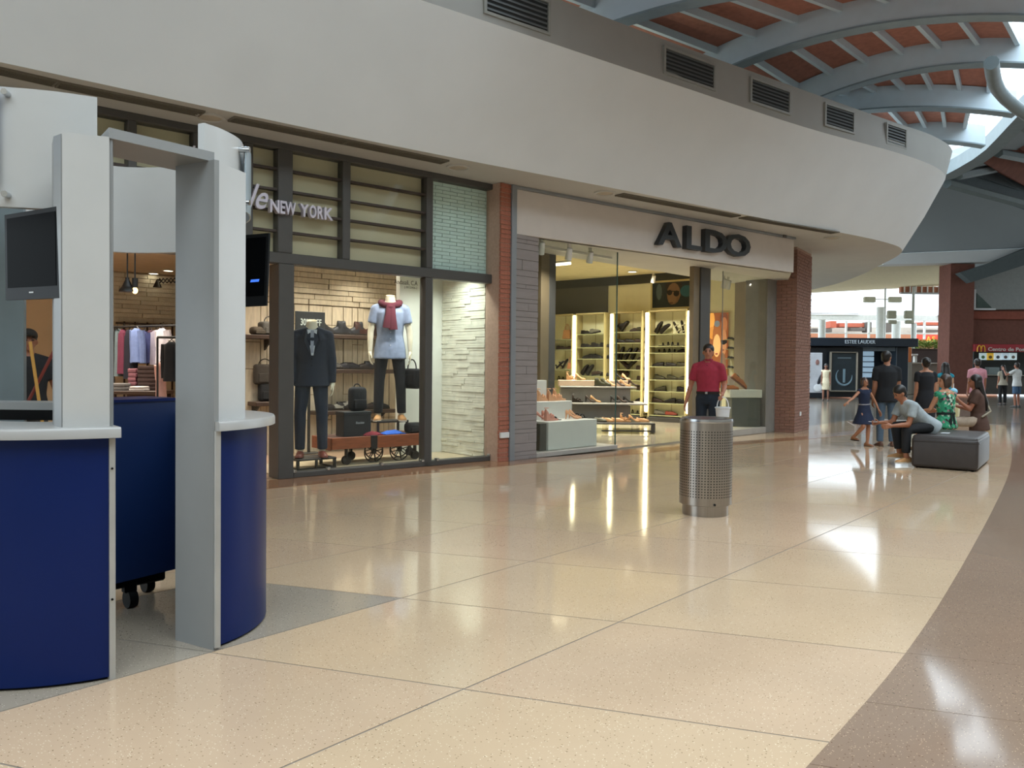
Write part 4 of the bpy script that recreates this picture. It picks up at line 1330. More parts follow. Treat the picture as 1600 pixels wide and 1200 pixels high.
def make_shoe(name, kind, col, solecol='2a241e'):
    """a shoe along +x (toe), standing on z = 0; thing > upper, sole, (heel)"""
    t = empty(name, (0, 0, 0))
    m, ms = shoe_mat(col), shoe_mat(solecol)
    if kind in ('loafer', 'sneaker'):
        up = 0.10 if kind == 'sneaker' else 0.08
        prof = [(-0.135, 0.022, 0.055), (-0.125, 0.034, up * 0.95), (-0.07, 0.037, up * 0.92), (-0.02, 0.038, up * 0.80), (0.03, 0.043, 0.068), (0.08, 0.046, 0.05), (0.12, 0.036, 0.036), (0.14, 0.016, 0.022)]
        MB().loft([ring_y(x, w, h, 0.015) for x, w, h in prof]).build('upper', m, t, smooth=60)
        sp = [(-0.14, 0.02), (-0.125, 0.037), (-0.05, 0.036), (0.03, 0.045), (0.09, 0.048), (0.13, 0.034), (0.147, 0.012)]
        poly = [(x, w) for x, w in sp] + [(x, -w) for x, w in sp[::-1]]
        MB().prism(poly, 0.0, 0.018 if kind == 'loafer' else 0.028).build('sole', ms, t)
        MB().ell((-0.075, 0, up * 0.98), 0.045, 0.022, 0.012, 10, 5).build('lining', shoe_mat('1c1815' if col != '1c1815' else '4a4038'), t, smooth=True)
    elif kind == 'sandal':
        sp = [(-0.13, 0.02), (-0.11, 0.034), (-0.03, 0.03), (0.05, 0.044), (0.10, 0.044), (0.135, 0.015)]
        MB().prism([(x, w) for x, w in sp] + [(x, -w) for x, w in sp[::-1]], 0.0, 0.016).build('sole', ms, t)
        for xa, xb, h in ((0.02, 0.08, 0.055), (-0.10, -0.06, 0.07)):
            pts = [(xa + (xb - xa) * k / 6 * 0.4, 0.042 * math.cos(math.pi * k / 6), 0.012 + h * math.sin(math.pi * k / 6)) for k in range(7)]
            MB().tube(pts, 0.011, 6).build('strap', m, t)
    elif kind == 'wedge':
        pr = [(-0.11, 0.028, 0.105), (-0.06, 0.032, 0.09), (0.0, 0.035, 0.06), (0.06, 0.038, 0.03), (0.115, 0.03, 0.025), (0.128, 0.012, 0.022)]
        MB().loft([[(x, w, 0), (x, w, z), (x, -w, z), (x, -w, 0)] for x, w, z in pr]).build('sole', ms, t)
        for xa, z0, h in ((0.07, 0.03, 0.045), (0.03, 0.045, 0.05)):
            MB().tube([(xa - 0.01 * k, 0.036 * math.cos(math.pi * k / 6), z0 + h * math.sin(math.pi * k / 6)) for k in range(7)], 0.012, 6).build('strap', m, t)
        MB().loft([ring_y(-0.112, 0.018, 0.06, 0.10), ring_y(-0.10, 0.030, 0.065, 0.10), ring_y(-0.07, 0.033, 0.03, 0.095)]).build('heel_cup', m, t, smooth=60)
        MB().tube([(-0.09 + 0.03 * math.cos(a), 0.032 * math.sin(a), 0.175) for a in [2 * math.pi * k / 10 for k in range(11)]], 0.005, 5).build('ankle_strap', m, t)
    elif kind == 'pump':
        pr = [(-0.105, 0.016, 0.045, 0.10), (-0.09, 0.028, 0.06, 0.098), (-0.05, 0.031, 0.045, 0.085), (0.0, 0.033, 0.025, 0.05), (0.045, 0.037, 0.035, 0.018), (0.09, 0.034, 0.035, 0.008), (0.125, 0.010, 0.02, 0.008)]
        MB().loft([ring_y(x, w, h, z0) for x, w, h, z0 in pr]).build('upper', m, t, smooth=60)
        MB().loft([[(x, w, z0 - 0.006), (x, w, z0 + 0.004), (x, -w, z0 + 0.004), (x, -w, z0 - 0.006)] for x, w, h, z0 in pr]).build('sole', ms, t)
        MB().cyl((-0.10, 0, 0.0), (-0.088, 0, 0.10), 0.007, 0.022, 8).build('heel', ms, t)
    elif kind == 'boot':
        prof = [(-0.125, 0.022, 0.10), (-0.115, 0.036, 0.16), (-0.05, 0.038, 0.155), (-0.02, 0.038, 0.11), (0.03, 0.043, 0.075), (0.08, 0.046, 0.055), (0.12, 0.036, 0.04), (0.14, 0.016, 0.025)]
        MB().loft([ring_y(x, w, h, 0.02) for x, w, h in prof]).build('upper', m, t, smooth=60)
        sp = [(-0.135, 0.02), (-0.12, 0.037), (-0.05, 0.036), (0.03, 0.045), (0.09, 0.048), (0.13, 0.034), (0.147, 0.012)]
        MB().prism([(x, w) for x, w in sp] + [(x, -w) for x, w in sp[::-1]], 0.0, 0.022).build('sole', ms, t)
    return t


PROTO = {}
BORROW = []


def shoe(kind, col, loc, rot, label, group, k=1.0, solecol='2a241e', cat='shoe', name='shoe'):
    key = (kind, col, solecol, name)
    if key not in PROTO:
        o = make_shoe(name, kind, col, solecol)
        PROTO[key] = o
    else:
        src = PROTO[key]
        o = src.copy()
        COL.objects.link(o)
        for ch in src.children:
            c = ch.copy()
            COL.objects.link(c)
            c.parent = o
    o.location = loc
    o.rotation_euler = rot
    o.scale = (k, k, k)
    WORG[o.name] = tuple(loc)
    return tag(o, label, cat, group)


# ---- shelves of the four lit units
wall_units = [
    ('leftmost lit unit', 866, 903, [530, 546, 577, 594]),
    ('second lit unit', 910, 953, [521.5, 542.6, 560.5, 587.5]),
    ('third lit unit', 968, 1011, [518, 535.5, 550.5, 562.5, 577.5, 594, 610, 627.5, 647]),
    ('rightmost lit unit', 1023, 1080, [521.5, 540.5, 551, 572.7, 593.7, 612, 630.6, 650]),
]
SHD = 0.30
for un, xa, xb, ys in wall_units:
    ya, yb = wy(xa), wy(xb)
    u = thing('shelf_unit', (XW - 0.17, (ya + yb) / 2, 0), 'backlit cream shelf unit on the shoe shop wall, ' + un.replace(' lit unit', '') + ' of four', 'shelves', 'lit shelf units of the shoe shop')
    MB().box(XW - 0.03, XW - 0.002, yb + 0.02, ya - 0.02, 0.14, 2.82).build('back_panel', mat('unit_back', 'e3dfb8', 0.6, var=0.02), u)
    for yy in (ya, yb):
        MB().bbox(XW - SHD, XW - 0.002, yy - 0.02, yy + 0.02, 0.10, 2.84, 0.004).build('side_post', UNITP, u)
    MB().bbox(XW - SHD, XW - 0.002, yb, ya, 2.80, 2.84, 0.004).build('top_board', UNITP, u)
    MB().bbox(XW - SHD - 0.03, XW - 0.002, yb, ya, 0.0, 0.12, 0.004).build('plinth', mat('unit_plinth', '3a3835', 0.5), u)
    for y in ys:
        z = wz((xa + xb) / 2, y, XW - SHD)
        MB().box(XW - SHD, XW - 0.03, yb + 0.02, ya - 0.02, z - 0.022, z).build('shelf_board', GLASSHELF, u)
    ym = (ya + yb) / 2
    MB().box(XW - 0.034, XW - 0.029, ym - 0.008, ym + 0.008, 0.14, 2.8).build('panel_joint', UNITP, u)

DK, BR, OL, TN, RD, GY, ST = '17120d', '33241a', '35321c', 'b98d63', '8c3f30', '6b675a', 'b3ac8f'
# (unit, shelf y or base y, [(px, kind, colour, tilt degrees)])
stock = [
    (3, 521.5, [(1031, 'loafer', DK, 62), (1040, 'loafer', DK, 42), (1056, 'sandal', ST, -62), (1066, 'sandal', ST, -78)]),
    (3, 540.5, [(1038, 'sandal', DK, 0), (1057, 'sandal', DK, 0), (1074, 'sandal', DK, 0)]),
    (3, 551, [(1032, 'sandal', BR, 0), (1052, 'sandal', DK, 0), (1068, 'loafer', DK, 0)]),
    (3, 572.7, [(1029, 'loafer', DK, 0), (1049, 'loafer', DK, 0), (1067, 'loafer', OL, 0)]),
    (3, 593.7, [(1031, 'sneaker', OL, 0), (1051, 'sneaker', OL, 0), (1068, 'loafer', OL, 0)]),
    (3, 612, [(1032, 'sneaker', OL, 0), (1067, 'sneaker', DK, 0)]),
    (3, 630.6, [(1028, 'sneaker', BR, 0), (1047, 'sneaker', DK, 0), (1066, 'loafer', DK, 0)]),
    (3, 650, [(1031, 'sneaker', GY, 0), (1049, 'loafer', RD, 0)]),
    (2, 518, [(977, 'boot', DK, 48), (993, 'loafer', BR, 0), (1004, 'loafer', OL, 8)]),
    (2, 535.5, [(970, 'loafer', DK, 0), (985, 'loafer', DK, 0), (1001, 'loafer', BR, 0)]),
    (2, 562.5, [(973, 'loafer', DK, 75), (983, 'loafer', DK, 58), (993, 'loafer', DK, 62), (1005, 'loafer', BR, 0)]),
    (2, 550.5, [(1005, 'loafer', BR, 0)]),
    (2, 577.5, [(975, 'loafer', BR, -40), (988, 'loafer', DK, 40), (1003, 'loafer', BR, 0)]),
    (2, 594, [(971, 'boot', BR, -48), (1004, 'loafer', BR, 0)]),
    (2, 610, [(1004, 'sneaker', BR, 0)]),
    (2, 627.5, [(1002, 'loafer', DK, 0)]),
    (2, 647, [(994, 'sandal', DK, 0), (1005, 'sandal', DK, 0)]),
    (1, 521.5, [(916, 'loafer', DK, 0), (930, 'sneaker', GY, 8)]),
    (1, 542.6, [(916, 'loafer', DK, 0), (932, 'sneaker', DK, 0), (946, 'sneaker', DK, 0)]),
    (1, 560.5, [(918, 'sneaker', DK, 0), (934, 'sneaker', DK, 0), (948, 'loafer', DK, 0)]),
    (1, 587.5, [(915, 'loafer', DK, 55), (923, 'loafer', DK, 55), (933, 'loafer', BR, 10), (946, 'loafer', DK, 0)]),
    (0, 546, [(877, 'loafer', BR, 0), (891, 'loafer', BR, 0)]),
    (0, 577, [(875, 'sandal', DK, 40), (883, 'sandal', BR, 55)]),
    (0, 594, [(878, 'sandal', DK, 0), (893, 'sandal', BR, 0)]),
]
CN = {DK: 'black', BR: 'brown', OL: 'olive', TN: 'tan', RD: 'red', GY: 'grey', ST: 'striped'}
for ui, y, items in stock:
    un, xa, xb, ys = wall_units[ui]
    si = ys.index(y)
    for k, (px, kind, col, tilt) in enumerate(items):
        Xc = XW - 0.15
        yy, zz = wy(px, y, Xc), wz((xa + xb) / 2, y, XW - SHD)
        sgn = -1 if (px * 7) % 3 else 1
        # length runs along the wall (Y); tilted ones lean up on a stand
        th = math.radians(abs(tilt))
        zc = zz + 0.001 + (0.18 * math.sin(th) + 0.0 * math.cos(th) if tilt else 0)
        d = -1 if tilt >= 0 else 1           # toe points towards -Y (right in the picture) or +Y
        R = Matrix.Rotation(math.radians(-90 if d < 0 else 90), 4, 'Z') @ Matrix.Rotation(-th if tilt else 0, 4, 'Y')
        if not tilt and sgn > 0: R = Matrix.Rotation(math.radians(90), 4, 'Z')
        pose = 'propped up ' if tilt else ''
        lab = '%s%s %s, %s from left on the %s shelf down, %s' % (pose, CN[col], kind, ORD[k], ORD[si], un)
        o = shoe(kind, col, (Xc, yy, zc), R.to_euler(), lab, 'shoes on the lit wall shelves', 1.22)
        if tilt:
            # wire stand that holds the tilted shoe
            s = MB().tube([(Xc, yy, zz), (Xc + 0.02, yy, zz + 0.05), (Xc + 0.03, yy, zc)], 0.004, 5)
            st_ = s.build('shoe_stand', UNITP)
            tag(st_, 'thin stand under the %s shoe on the %s shelf down, %s' % (ORD[k], ORD[si], un), 'stand', 'stands on the lit wall shelves')


def handbag(px, y, w, h, col, label, X):
    c = atx(px, y, X)
    t = thing('handbag', tuple(c), label, 'bag')
    k = 1
    MB().loft([[(X - 0.05, c[1] - w / 2, c[2]), (X + 0.05, c[1] - w / 2, c[2]), (X + 0.05, c[1] + w / 2, c[2]), (X - 0.05, c[1] + w / 2, c[2])],
               [(X - 0.03, c[1] - w * 0.40, c[2] + h), (X + 0.03, c[1] - w * 0.40, c[2] + h), (X + 0.03, c[1] + w * 0.40, c[2] + h), (X - 0.03, c[1] + w * 0.40, c[2] + h)]]).build('body', mat('bag_' + col, col, 0.5), t)
    for s in (-0.028, 0.028):
        MB().tube([(X + s, c[1] + w * 0.22 * math.cos(math.pi * q / 8), c[2] + h + 0.16 * math.sin(math.pi * q / 8)) for q in range(9)], 0.007, 6).build('handle', mat('bag_' + col, col, 0.5), t)
handbag(886, 529.5, 0.26, 0.25, 'b5814f', 'tan tote bag with tall handles on the leftmost lit shelf unit', XW - 0.15)
handbag(892, 576.5, 0.20, 0.17, 'c07f57', 'small orange tan handbag on the leftmost lit shelf unit, lower shelf', XW - 0.15)

# ---- tiered table in the middle of the shop
TGREY = mat('tier_grey', '9b9690', 0.5)
TBLK = mat('tier_dark', '3c3a38', 0.45)
tt = thing('display_table', D.w(D.s(960, 660, 17), 17, 0), 'tiered grey display table of high heels in the middle of the shoe shop', 'table')
def tier(x0, x1, y0, y1, d0, th, m, nm):
    f = MB(D.w)
    dbox(f, x0, x1, y0, y1, d0, th, 0.006)
    return f.build(nm, m, tt)
tier(880, 1024, 660, 664, 16.6, 1.5, TBLK, 'bench_top')
tier(1018, 1024, 664, 676.5, 16.6, 0.08, TBLK, 'leg')
tier(940, 1021, 672, 675, 16.62, 0.05, TBLK, 'foot_bar')
tier(886, 892, 664, 676.5, 16.6, 0.08, TBLK, 'leg')
tier(880, 985, 633, 660, 17.3, 0.8, TGREY, 'block')
tier(876, 1012, 629.5, 633.5, 17.0, 1.1, TGREY, 'shelf_board')
tier(876, 985, 606.5, 630, 17.5, 0.5, TGREY, 'block')
tier(876, 995, 603.5, 607, 17.3, 0.7, TGREY, 'shelf_board')
tier(873, 986, 594, 604, 17.6, 0.35, mat('tier_pink', 'b79d88', 0.5), 'block')
heels = [(893, 594, 17.75, 'wedge', TN), (906, 594, 17.75, 'pump', TN), (969, 594, 17.75, 'pump', DK), (978, 594, 17.75, 'pump', TN),
         (938, 603.5, 17.42, 'boot', OL), (946, 603.5, 17.42, 'boot', OL), (955, 603.5, 17.42, 'pump', TN), (968, 603.5, 17.42, 'pump', BR), (976, 603.5, 17.42, 'pump', TN), (989, 603.5, 17.42, 'pump', BR),
         (902, 629.5, 17.15, 'wedge', BR), (922, 629.5, 17.15, 'pump', BR), (930, 629.5, 17.15, 'pump', TN), (961, 629.5, 17.15, 'pump', DK), (971, 629.5, 17.15, 'pump', BR), (981, 629.5, 17.15, 'pump', DK),
         (938, 660, 16.8, 'loafer', GY), (949, 660, 16.8, 'loafer', TN), (965, 660, 16.8, 'loafer', TN), (977, 660, 16.8, 'wedge', TN), (990, 660, 16.8, 'pump', TN), (1004, 660, 16.8, 'loafer', TN)]
tn = {594: 'top', 603.5: 'second', 629.5: 'third', 660: 'lowest'}
cnt = {}
for px, y, dep, kind, col in heels:
    cnt[y] = cnt.get(y, -1) + 1
    base = {594: D.z(930, 594, 17.6), 603.5: D.z(930, 603.5, 17.3), 629.5: D.z(940, 629.5, 17.0), 660: D.z(950, 660, 16.6)}[y]
    s = D.s(px, y, dep)
    p = D.w(s, dep, base + 0.001)
    ang = math.radians(-49.7 - 25 + random.uniform(-20, 20))
    shoe(kind, col, p, (0, 0, ang), '%s %s, %s from left on the %s tier of the display table' % (CN[col], kind if kind != 'pump' else 'high heel', ORD[cnt[y]] , tn[y]), 'shoes on the tiered table', 1.0, TN if col == TN else '2a241e')

# ---- white blocks with heels in the left-hand window
WB = mat('display_block_white', 'd3d2cc', 0.5, var=0.02)
SKIN_T = 'cf9c78'
z0 = 0.077
q0, q1 = atz(857, 704.5, z0), atz(933, 698.5, z0)
sq0, sq1 = A.s(857, 650, 0.10), A.s(933, 650, 0.10)
q0, q1 = np.array(A.w(sq0, 0.10, 0)), np.array(A.w(sq1, 0.10, 0))
Fb = Frame(q0[:2], q1[:2])
Lb = float(np.linalg.norm((q1 - q0)[:2]))
h1 = Fb.z(857, 659.5)
b1_ = MB(Fb.w).bbox(0, Lb, 0, 0.48, z0, h1, 0.006)
tag(b1_.build('display_block', WB), 'large low white display block at the front of the shoe shop window', 'display block')
tag(MB(Fb.w).bbox(-0.16, -0.01, 0.03, 0.48, z0, h1 - 0.02, 0.006).build('display_block', mat('block_side_dark', '4e4b46', 0.5)), 'dark grey slab standing for the left side of the large low white block', 'display block')  # dark slab added for the dark left side of the white block
h2 = Fb.z(880, 626.5, 0.5)
tag(MB(Fb.w).bbox(-0.16, Fb.s(893, 640, 0.5), 0.49, 0.80, z0, h2, 0.006).build('display_block', WB), 'middle-height white display block behind the large low one', 'display block')
h3 = Fb.z(850, 594, 0.82)
tag(MB(Fb.w).bbox(-0.16, Fb.s(853.5, 610, 0.82), 0.81, 0.98, z0, h3, 0.006).build('display_block', WB), 'tall narrow white display block at the left edge of the window', 'display block')
wl = [(848, 0.65, h2, 'wedge', SKIN_T, 'cut off by the grey pier on the middle white block'), (864, 0.60, h2, 'wedge', SKIN_T, 'left of the pair on the middle white block'), (873, 0.66, h2, 'wedge', SKIN_T, 'right of the pair on the middle white block'),
      (846, 0.30, h1, 'pump', 'c98d7c', 'leftmost at the front of the low window blocks'), (856, 0.34, h1, 'pump', 'c98d7c', 'second from left on the low window blocks'), (861, 0.2, h1, 'wedge', 'c98d7c', 'third from left on the low window blocks'),
      (893, 0.25, h1, 'pump', SKIN_T, 'beside the small black bag on the large white block'), (898, 0.30, h1, 'pump', SKIN_T, 'second beside the small black bag on the large white block'), (908, 0.3, h1, 'sandal', DK, 'at the right end of the large white block')]
for px, t, zz, kind, col, wh in wl:
    s = Fb.s(px, 640, t)
    ang = math.radians(-8) if kind != 'pump' else math.radians(-30)
    cn = {SKIN_T: 'nude', 'c98d7c': 'pink', DK: 'black'}[col]
    shoe(kind, col, Fb.w(s, t, zz + 0.001), (0, 0, ang), '%s %s shoe %s' % (cn, {'pump': 'high heel', 'wedge': 'wedge', 'sandal': 'strappy'}[kind], wh), 'shoes on the window blocks', 1.15 if kind == 'wedge' else 1.0, col)
s = Fb.s(866, 655, 0.2)
cl_ = thing('clutch_bag', Fb.w(s, 0.2, h1), 'small round black clutch bag on the large white window block', 'bag')
MB().ell(Fb.w(s, 0.2, h1 + 0.035), 0.06, 0.04, 0.034, 14, 8).build('body', BLACK, cl_, smooth=True)
MB().tube([Fb.w(s + 0.05, 0.2, h1 + 0.02), Fb.w(s + 0.10, 0.18, h1 + 0.008), Fb.w(s + 0.17, 0.2, h1 + 0.008)], 0.006, 6).build('strap', BLACK, cl_)

# ---- right-hand window: plinth, brown shoe, card, posters
pl0, pl1 = atz(1142, 667, 0.13), atz(1190, 667, 0.13)
Fp = Frame(pl0[:2], pl1[:2])
Lp = float(np.linalg.norm((pl1 - pl0)[:2]))
zt, zm = Fp.z(1165, 609), Fp.z(1165, 621.5)
pt = thing('window_plinth_table', Fp.w(Lp / 2, 0, 0.13), 'dark plinth with a thick pale top in the right-hand window', 'plinth')
MB(Fp.w).bbox(0.02, Lp - 0.02, 0.02, 0.35, 0.131, zm, 0.006).build('base', mat('plinth_dark', '4f504a', 0.5), pt)
MB(Fp.w).bbox(-0.03, Lp, 0.0, 0.37, zm, zt, 0.008).build('top', mat('plinth_top', 'c9c6b8', 0.5), pt)
R = Matrix.Rotation(math.radians(-50), 4, 'Z') @ Matrix.Rotation(math.radians(38), 4, 'Y')
shoe('loafer', 'a5622f', Fp.w(Fp.s(1153, 600, 0.15), 0.15, zt + 0.135), R.to_euler(), 'brown leather shoe propped up at the right of the window plinth', None, 1.5, '6b3d1e')
shoe('loafer', 'a5622f', Fp.w(Fp.s(1143, 608, 0.10), 0.10, zt + 0.001), (0, 0, math.radians(-50)), 'brown leather shoe lying flat at the left of the window plinth', None, 1.1, '6b3d1e')
cd = MB(Fp.w).bbox(Fp.s(1137, 600, 0.28), Fp.s(1148, 600, 0.28), 0.28, 0.29, zt, zt + 0.30, 0.002)
tag(cd.build('price_card', mat('card_white', 'd8cfc0', 0.6)), 'white upright card behind the brown shoes on the window plinth', 'card')


def poster(name, label, x0, x1, y0, y1, X, bgcol, patches, emit=0.0):
    """flat backlit print on the wall X: patches are (px, py, rx, ry, colour) ovals or polygons, each 1 mm proud of the last"""
    ya, yb = wy(x0, (y0 + y1) / 2, X), wy(x1, (y0 + y1) / 2, X)
    xm = (x0 + x1) / 2
    za, zb = wz(xm, y1, X), wz(xm, y0, X)
    t = thing(name, (X, (ya + yb) / 2, za), label, 'poster')
    MB().box(X - 0.03, X, yb, ya, za, zb).build('panel', mat(name + '_print' + bgcol, bgcol, 0.4, var=0.15, scale=4, emit=bgcol if emit else None, estr=emit), t)
    for k, (kind, pts, colr) in enumerate(patches):
        Xp = X - 0.031 - 0.0012 * k
        if kind == 'o':
            cx, cy, rx, ry = pts
            pts = [(cx + rx * math.cos(2 * math.pi * q / 14), cy + ry * math.sin(2 * math.pi * q / 14)) for q in range(14)]
        P = []
        for (a, b) in pts:
            f, g = (a - x0) / (x1 - x0), (b - y0) / (y1 - y0)
            P.append((Xp, ya + (yb - ya) * min(1, max(0, f)), zb + (za - zb) * min(1, max(0, g))))
        MB()._add(P, [tuple(range(len(P)))]).build('print_patch', mat('print_' + colr + ('e' if emit else ''), colr, 0.4, emit=colr if emit else None, estr=emit), t)
    return t, (ya, yb, za, zb)


pst, (ya, yb, za, zb) = poster('wall_poster', 'dark poster of a face in sunglasses above the rightmost shelves', 1020.5, 1084.5, 440.5, 480, XW - 0.02, '1f2a30', [
    ('o', (1031, 455, 4.5, 13), '4d5d60'), ('o', (1074, 456, 10, 9), '1f5560'), ('o', (1054, 447, 13, 9), '2a2120'), ('o', (1054, 459, 10.5, 17), '7d5f47'), ('o', (1052, 466, 7, 10), '8a6a4f'), ('o', (1063, 461, 2, 4), '7d5f47'),
    ('o', (1048, 457, 4.2, 4.2), '1b1411'), ('o', (1058.5, 459, 4.5, 4.6), '1b1411'), ('p', [(1043, 453.5), (1063, 455.5), (1063, 457), (1043, 455)], '1b1411'), ('o', (1050.5, 473.5, 3.4, 1.2), '5f3d33')])
MB().box(XW - 0.06, XW - 0.02, yb - 0.05, yb, za - 0.05, zb + 0.05).build('frame', UNITP, pst)
MB().box(XW - 0.06, XW - 0.02, ya, ya + 0.05, za - 0.05, zb + 0.05).build('frame', UNITP, pst)
MB().box(XW - 0.06, XW - 0.02, yb, ya, zb, zb + 0.05).build('frame', UNITP, pst)
MB().box(XW - 0.06, XW - 0.02, yb, ya, za - 0.05, za).build('frame', UNITP, pst)
poster('light_poster', 'glowing orange poster of faces in sunglasses in the right-hand window', 1107, 1137.5, 489, 606, XW - 0.02, '8a4a22', [
    ('o', (1112, 500, 5, 14), 'e8a24a'), ('o', (1113, 520, 5, 10), 'd08a3c'), ('o', (1121, 527, 7, 24), '9c5a2a'), ('o', (1121, 540, 6, 18), 'e5b070'), ('o', (1131, 497, 6, 10), '6b3a24'), ('o', (1132, 508, 5, 12), 'a8683f'), ('o', (1121, 506, 4.5, 5), '6f7478'),
    ('o', (1132, 535, 4.6, 20), 'b57a50'), ('p', [(1127, 532), (1137, 531), (1137, 536), (1132, 539), (1128, 537)], '120c0a'), ('o', (1131, 575, 5, 24), '7a5b45'), ('o', (1122, 585, 6, 18), 'c98a48'), ('o', (1121, 553, 2.2, 1.3), '8c3a28'), ('o', (1131, 547, 2, 1.2), '7c3a2c')], 0.75)
# narrow shelves with shoes at the right of the glowing poster
for k, y in enumerate((530, 545, 560, 575, 600)):
    z = wz(1142, y, XW - 0.2)
    ys_ = wy(1142, y, XW - 0.15)
    tag(MB().bbox(XW - 0.28, XW, ys_ - 0.09, ys_ + 0.09, z - 0.02, z, 0.003).build('wall_shelf', GLASSHELF), 'short glass shelf beside the glowing poster, %s from the top' % ORD[k], 'shelf', 'short shelves beside the glowing poster')
    shoe('loafer', DK, (XW - 0.15, ys_, z + 0.001), (0, 0, math.radians(-90)), 'black loafer on the %s short shelf beside the glowing poster' % ORD[k], 'shoes beside the glowing poster', 0.62)

# ---- spotlights on tracks, a ceiling lamp
LAMPW = mat('lamp_white', 'cfccc4', 0.4)
GLOW = mat('lamplight_glow', 'fff4d8', 0.5, emit='fff0cc', estr=6.0)
def spot(px, py, z, label, yaw=0.3):
    p = Vector(atz(px, py, z))
    t = thing('track_spotlight', tuple(p), label, 'lamp', 'track spotlights of the shoe shop')
    MB().bbox(p.x - 0.03, p.x + 0.03, p.y - 0.02, p.y + 0.02, z + 0.10, z + 0.16, 0.005).build('gear_box', LAMPW, t)
    MB().cyl((p.x, p.y, z + 0.02), (p.x, p.y, z + 0.11), 0.01, n=8).build('stem', LAMPW, t)
    d = Vector((0.25, 0.35, -0.9)).normalized()
    MB().cyl(p - d * 0.09, p + d * 0.09, 0.045, 0.055, 16).build('can', LAMPW, t, smooth=True)
    MB().cyl(p + d * 0.088, p + d * 0.093, 0.045, n=16).build('lens', GLOW, t)
for px, py, z, l in ((846, 388, 3.17, 'white track spotlight half hidden by the grey pier'), (889, 397, 3.14, 'white track spotlight over the heels, middle of the left window'), (922, 402, 3.15, 'white track spotlight nearest the glass edge of the left window'),
                     (1131, 443, 3.12, 'white track spotlight at the left of the right-hand window'), (1138, 445, 3.12, 'white track spotlight second in the right-hand window'), (1021, 436, 3.55, 'white track spotlight left of the dark poster')):
    spot(px, py, z, l)
tr1 = MB(A.w).bbox(A.s(848, 370, 0.45), A.s(955, 385, 0.45), 0.42, 0.46, 3.26, 3.30, 0.004)
tag(tr1.build('lamp_track', LAMPW), 'white lamp track under the soffit in the left window', 'lamp track')
p = atz(988, 424, 3.795)
cl2 = thing('ceiling_lamp', tuple(p), 'round glowing recessed lamp in the shoe shop ceiling', 'lamp')
MB().lathe([(0.13, 0.0), (0.13, -0.02), (0.10, -0.02), (0.10, 0.0)], tuple(p), 20).build('rim', LAMPW, cl2)
MB().cyl((p[0], p[1], p[2] - 0.012), (p[0], p[1], p[2] - 0.004), 0.10, n=20).build('diffuser', GLOW, cl2)
a, b = atz(867, 414.5, 3.25), atz(892, 411.5, 3.25)
a, b = D.w(D.s(867, 414, 14.5), 14.5, D.z(867, 414, 14.5)), D.w(D.s(892, 411.5, 14.5), 14.5, D.z(892, 411.5, 14.5))
ft = thing('tube_lamp', a, 'bright white fluorescent strip near the ceiling of the left window', 'lamp')
MB().tube([a, b], 0.022, 8).build('tube', GLOW, ft)
MB().tube([(a[0], a[1], a[2] + 0.04), (b[0], b[1], b[2] + 0.04)], 0.02, 6).build('housing', LAMPW, ft)
# ================================================================== GOODS AND FITTINGS OF THE MENSWEAR SHOP
BLKWOOD = mat('black_metal', '262422', 0.45)
CLOTH = lambda c: mat('cloth_' + c, c, 0.9, var=0.10, scale=18, bump=0.08, bscale=60)

# shoe shelves on the plank wall
def kshelf(x0, x1, y, t0, t1, label):
    a, b = K.s(x0, y, t0), K.s(x1, y, t0)
    z = K.z((x0 + x1) / 2, y, t0)
    t = thing('wall_shelf', K.w((a + b) / 2, t1, z), label, 'shelf', 'dark shelves on the plank wall')
    MB(K.w).bbox(a, b, t0, t1, z - 0.06, z, 0.006).build('board', DARKSHELF, t)
    for f in (0.15, 0.85):
        s = a + (b - a) * f
        MB(K.w)._add([(s - 0.012, t1, z - 0.06), (s + 0.012, t1, z - 0.06), (s + 0.012, t1, z - 0.22), (s - 0.012, t1, z - 0.22), (s - 0.012, t0 + 0.05, z - 0.06), (s + 0.012, t0 + 0.05, z - 0.06)],
                     [(0, 1, 2, 3), (0, 4, 5, 1), (3, 2, 5, 4), (0, 3, 4), (1, 5, 2)]).build('bracket', BLKWOOD, t)
    return a, b, z
T0, T1 = 2.17, 2.478
sh = []
sh.append(kshelf(503, 622, 524, T0, T1, 'top dark shelf on the plank wall, holding black boots'))
sh.append(kshelf(505, 622, 577.5, T0, T1, 'middle dark shelf on the plank wall behind the mannequins'))
sh.append(kshelf(496, 622, 641, T0, T1, 'lowest dark shelf on the plank wall behind the backpack'))
sh.append(kshelf(376, 436, 523, T0, T1, 'top dark shelf on the plank wall left of the door jamb'))
sh.append(kshelf(400, 452, 628, T0, T1, 'low dark shelf on the plank wall by the door jamb'))
ang = math.atan2(K.u[1], K.u[0])
kk = 1.25
def kshoe(px, shelf, kind, col, label, flip=0, k=kk, t=2.32):
    shoe(kind, col, K.w(K.s(px, 560, t), t, sh[shelf][2] + 0.001), (0, 0, ang + math.pi * flip), label, 'shoes on the plank wall shelves', k)
for i, (px, kind, col) in enumerate(((511, 'boot', '1c1b1c'), (526, 'boot', '2a2a2e'), (540, 'boot', '1f1f22'), (553, 'boot', '2a2a2e'), (566, 'boot', '3a221b'), (577, 'boot', '331d18'), (589, 'boot', '241a17'))):
    kshoe(px, 0, kind, col, '%s boot from left on the top dark shelf of the plank wall' % ORD[i], i % 2)
for i, (px, kind, col) in enumerate(((523, 'sneaker', '55524f'), (538, 'loafer', '26242a'), (550, 'loafer', '1d1c20'), (570, 'loafer', '2a2422'), (583, 'sneaker', '1d1c20'))):
    kshoe(px, 1, kind, col, '%s shoe from left on the middle dark shelf of the plank wall' % ORD[i], i % 2)
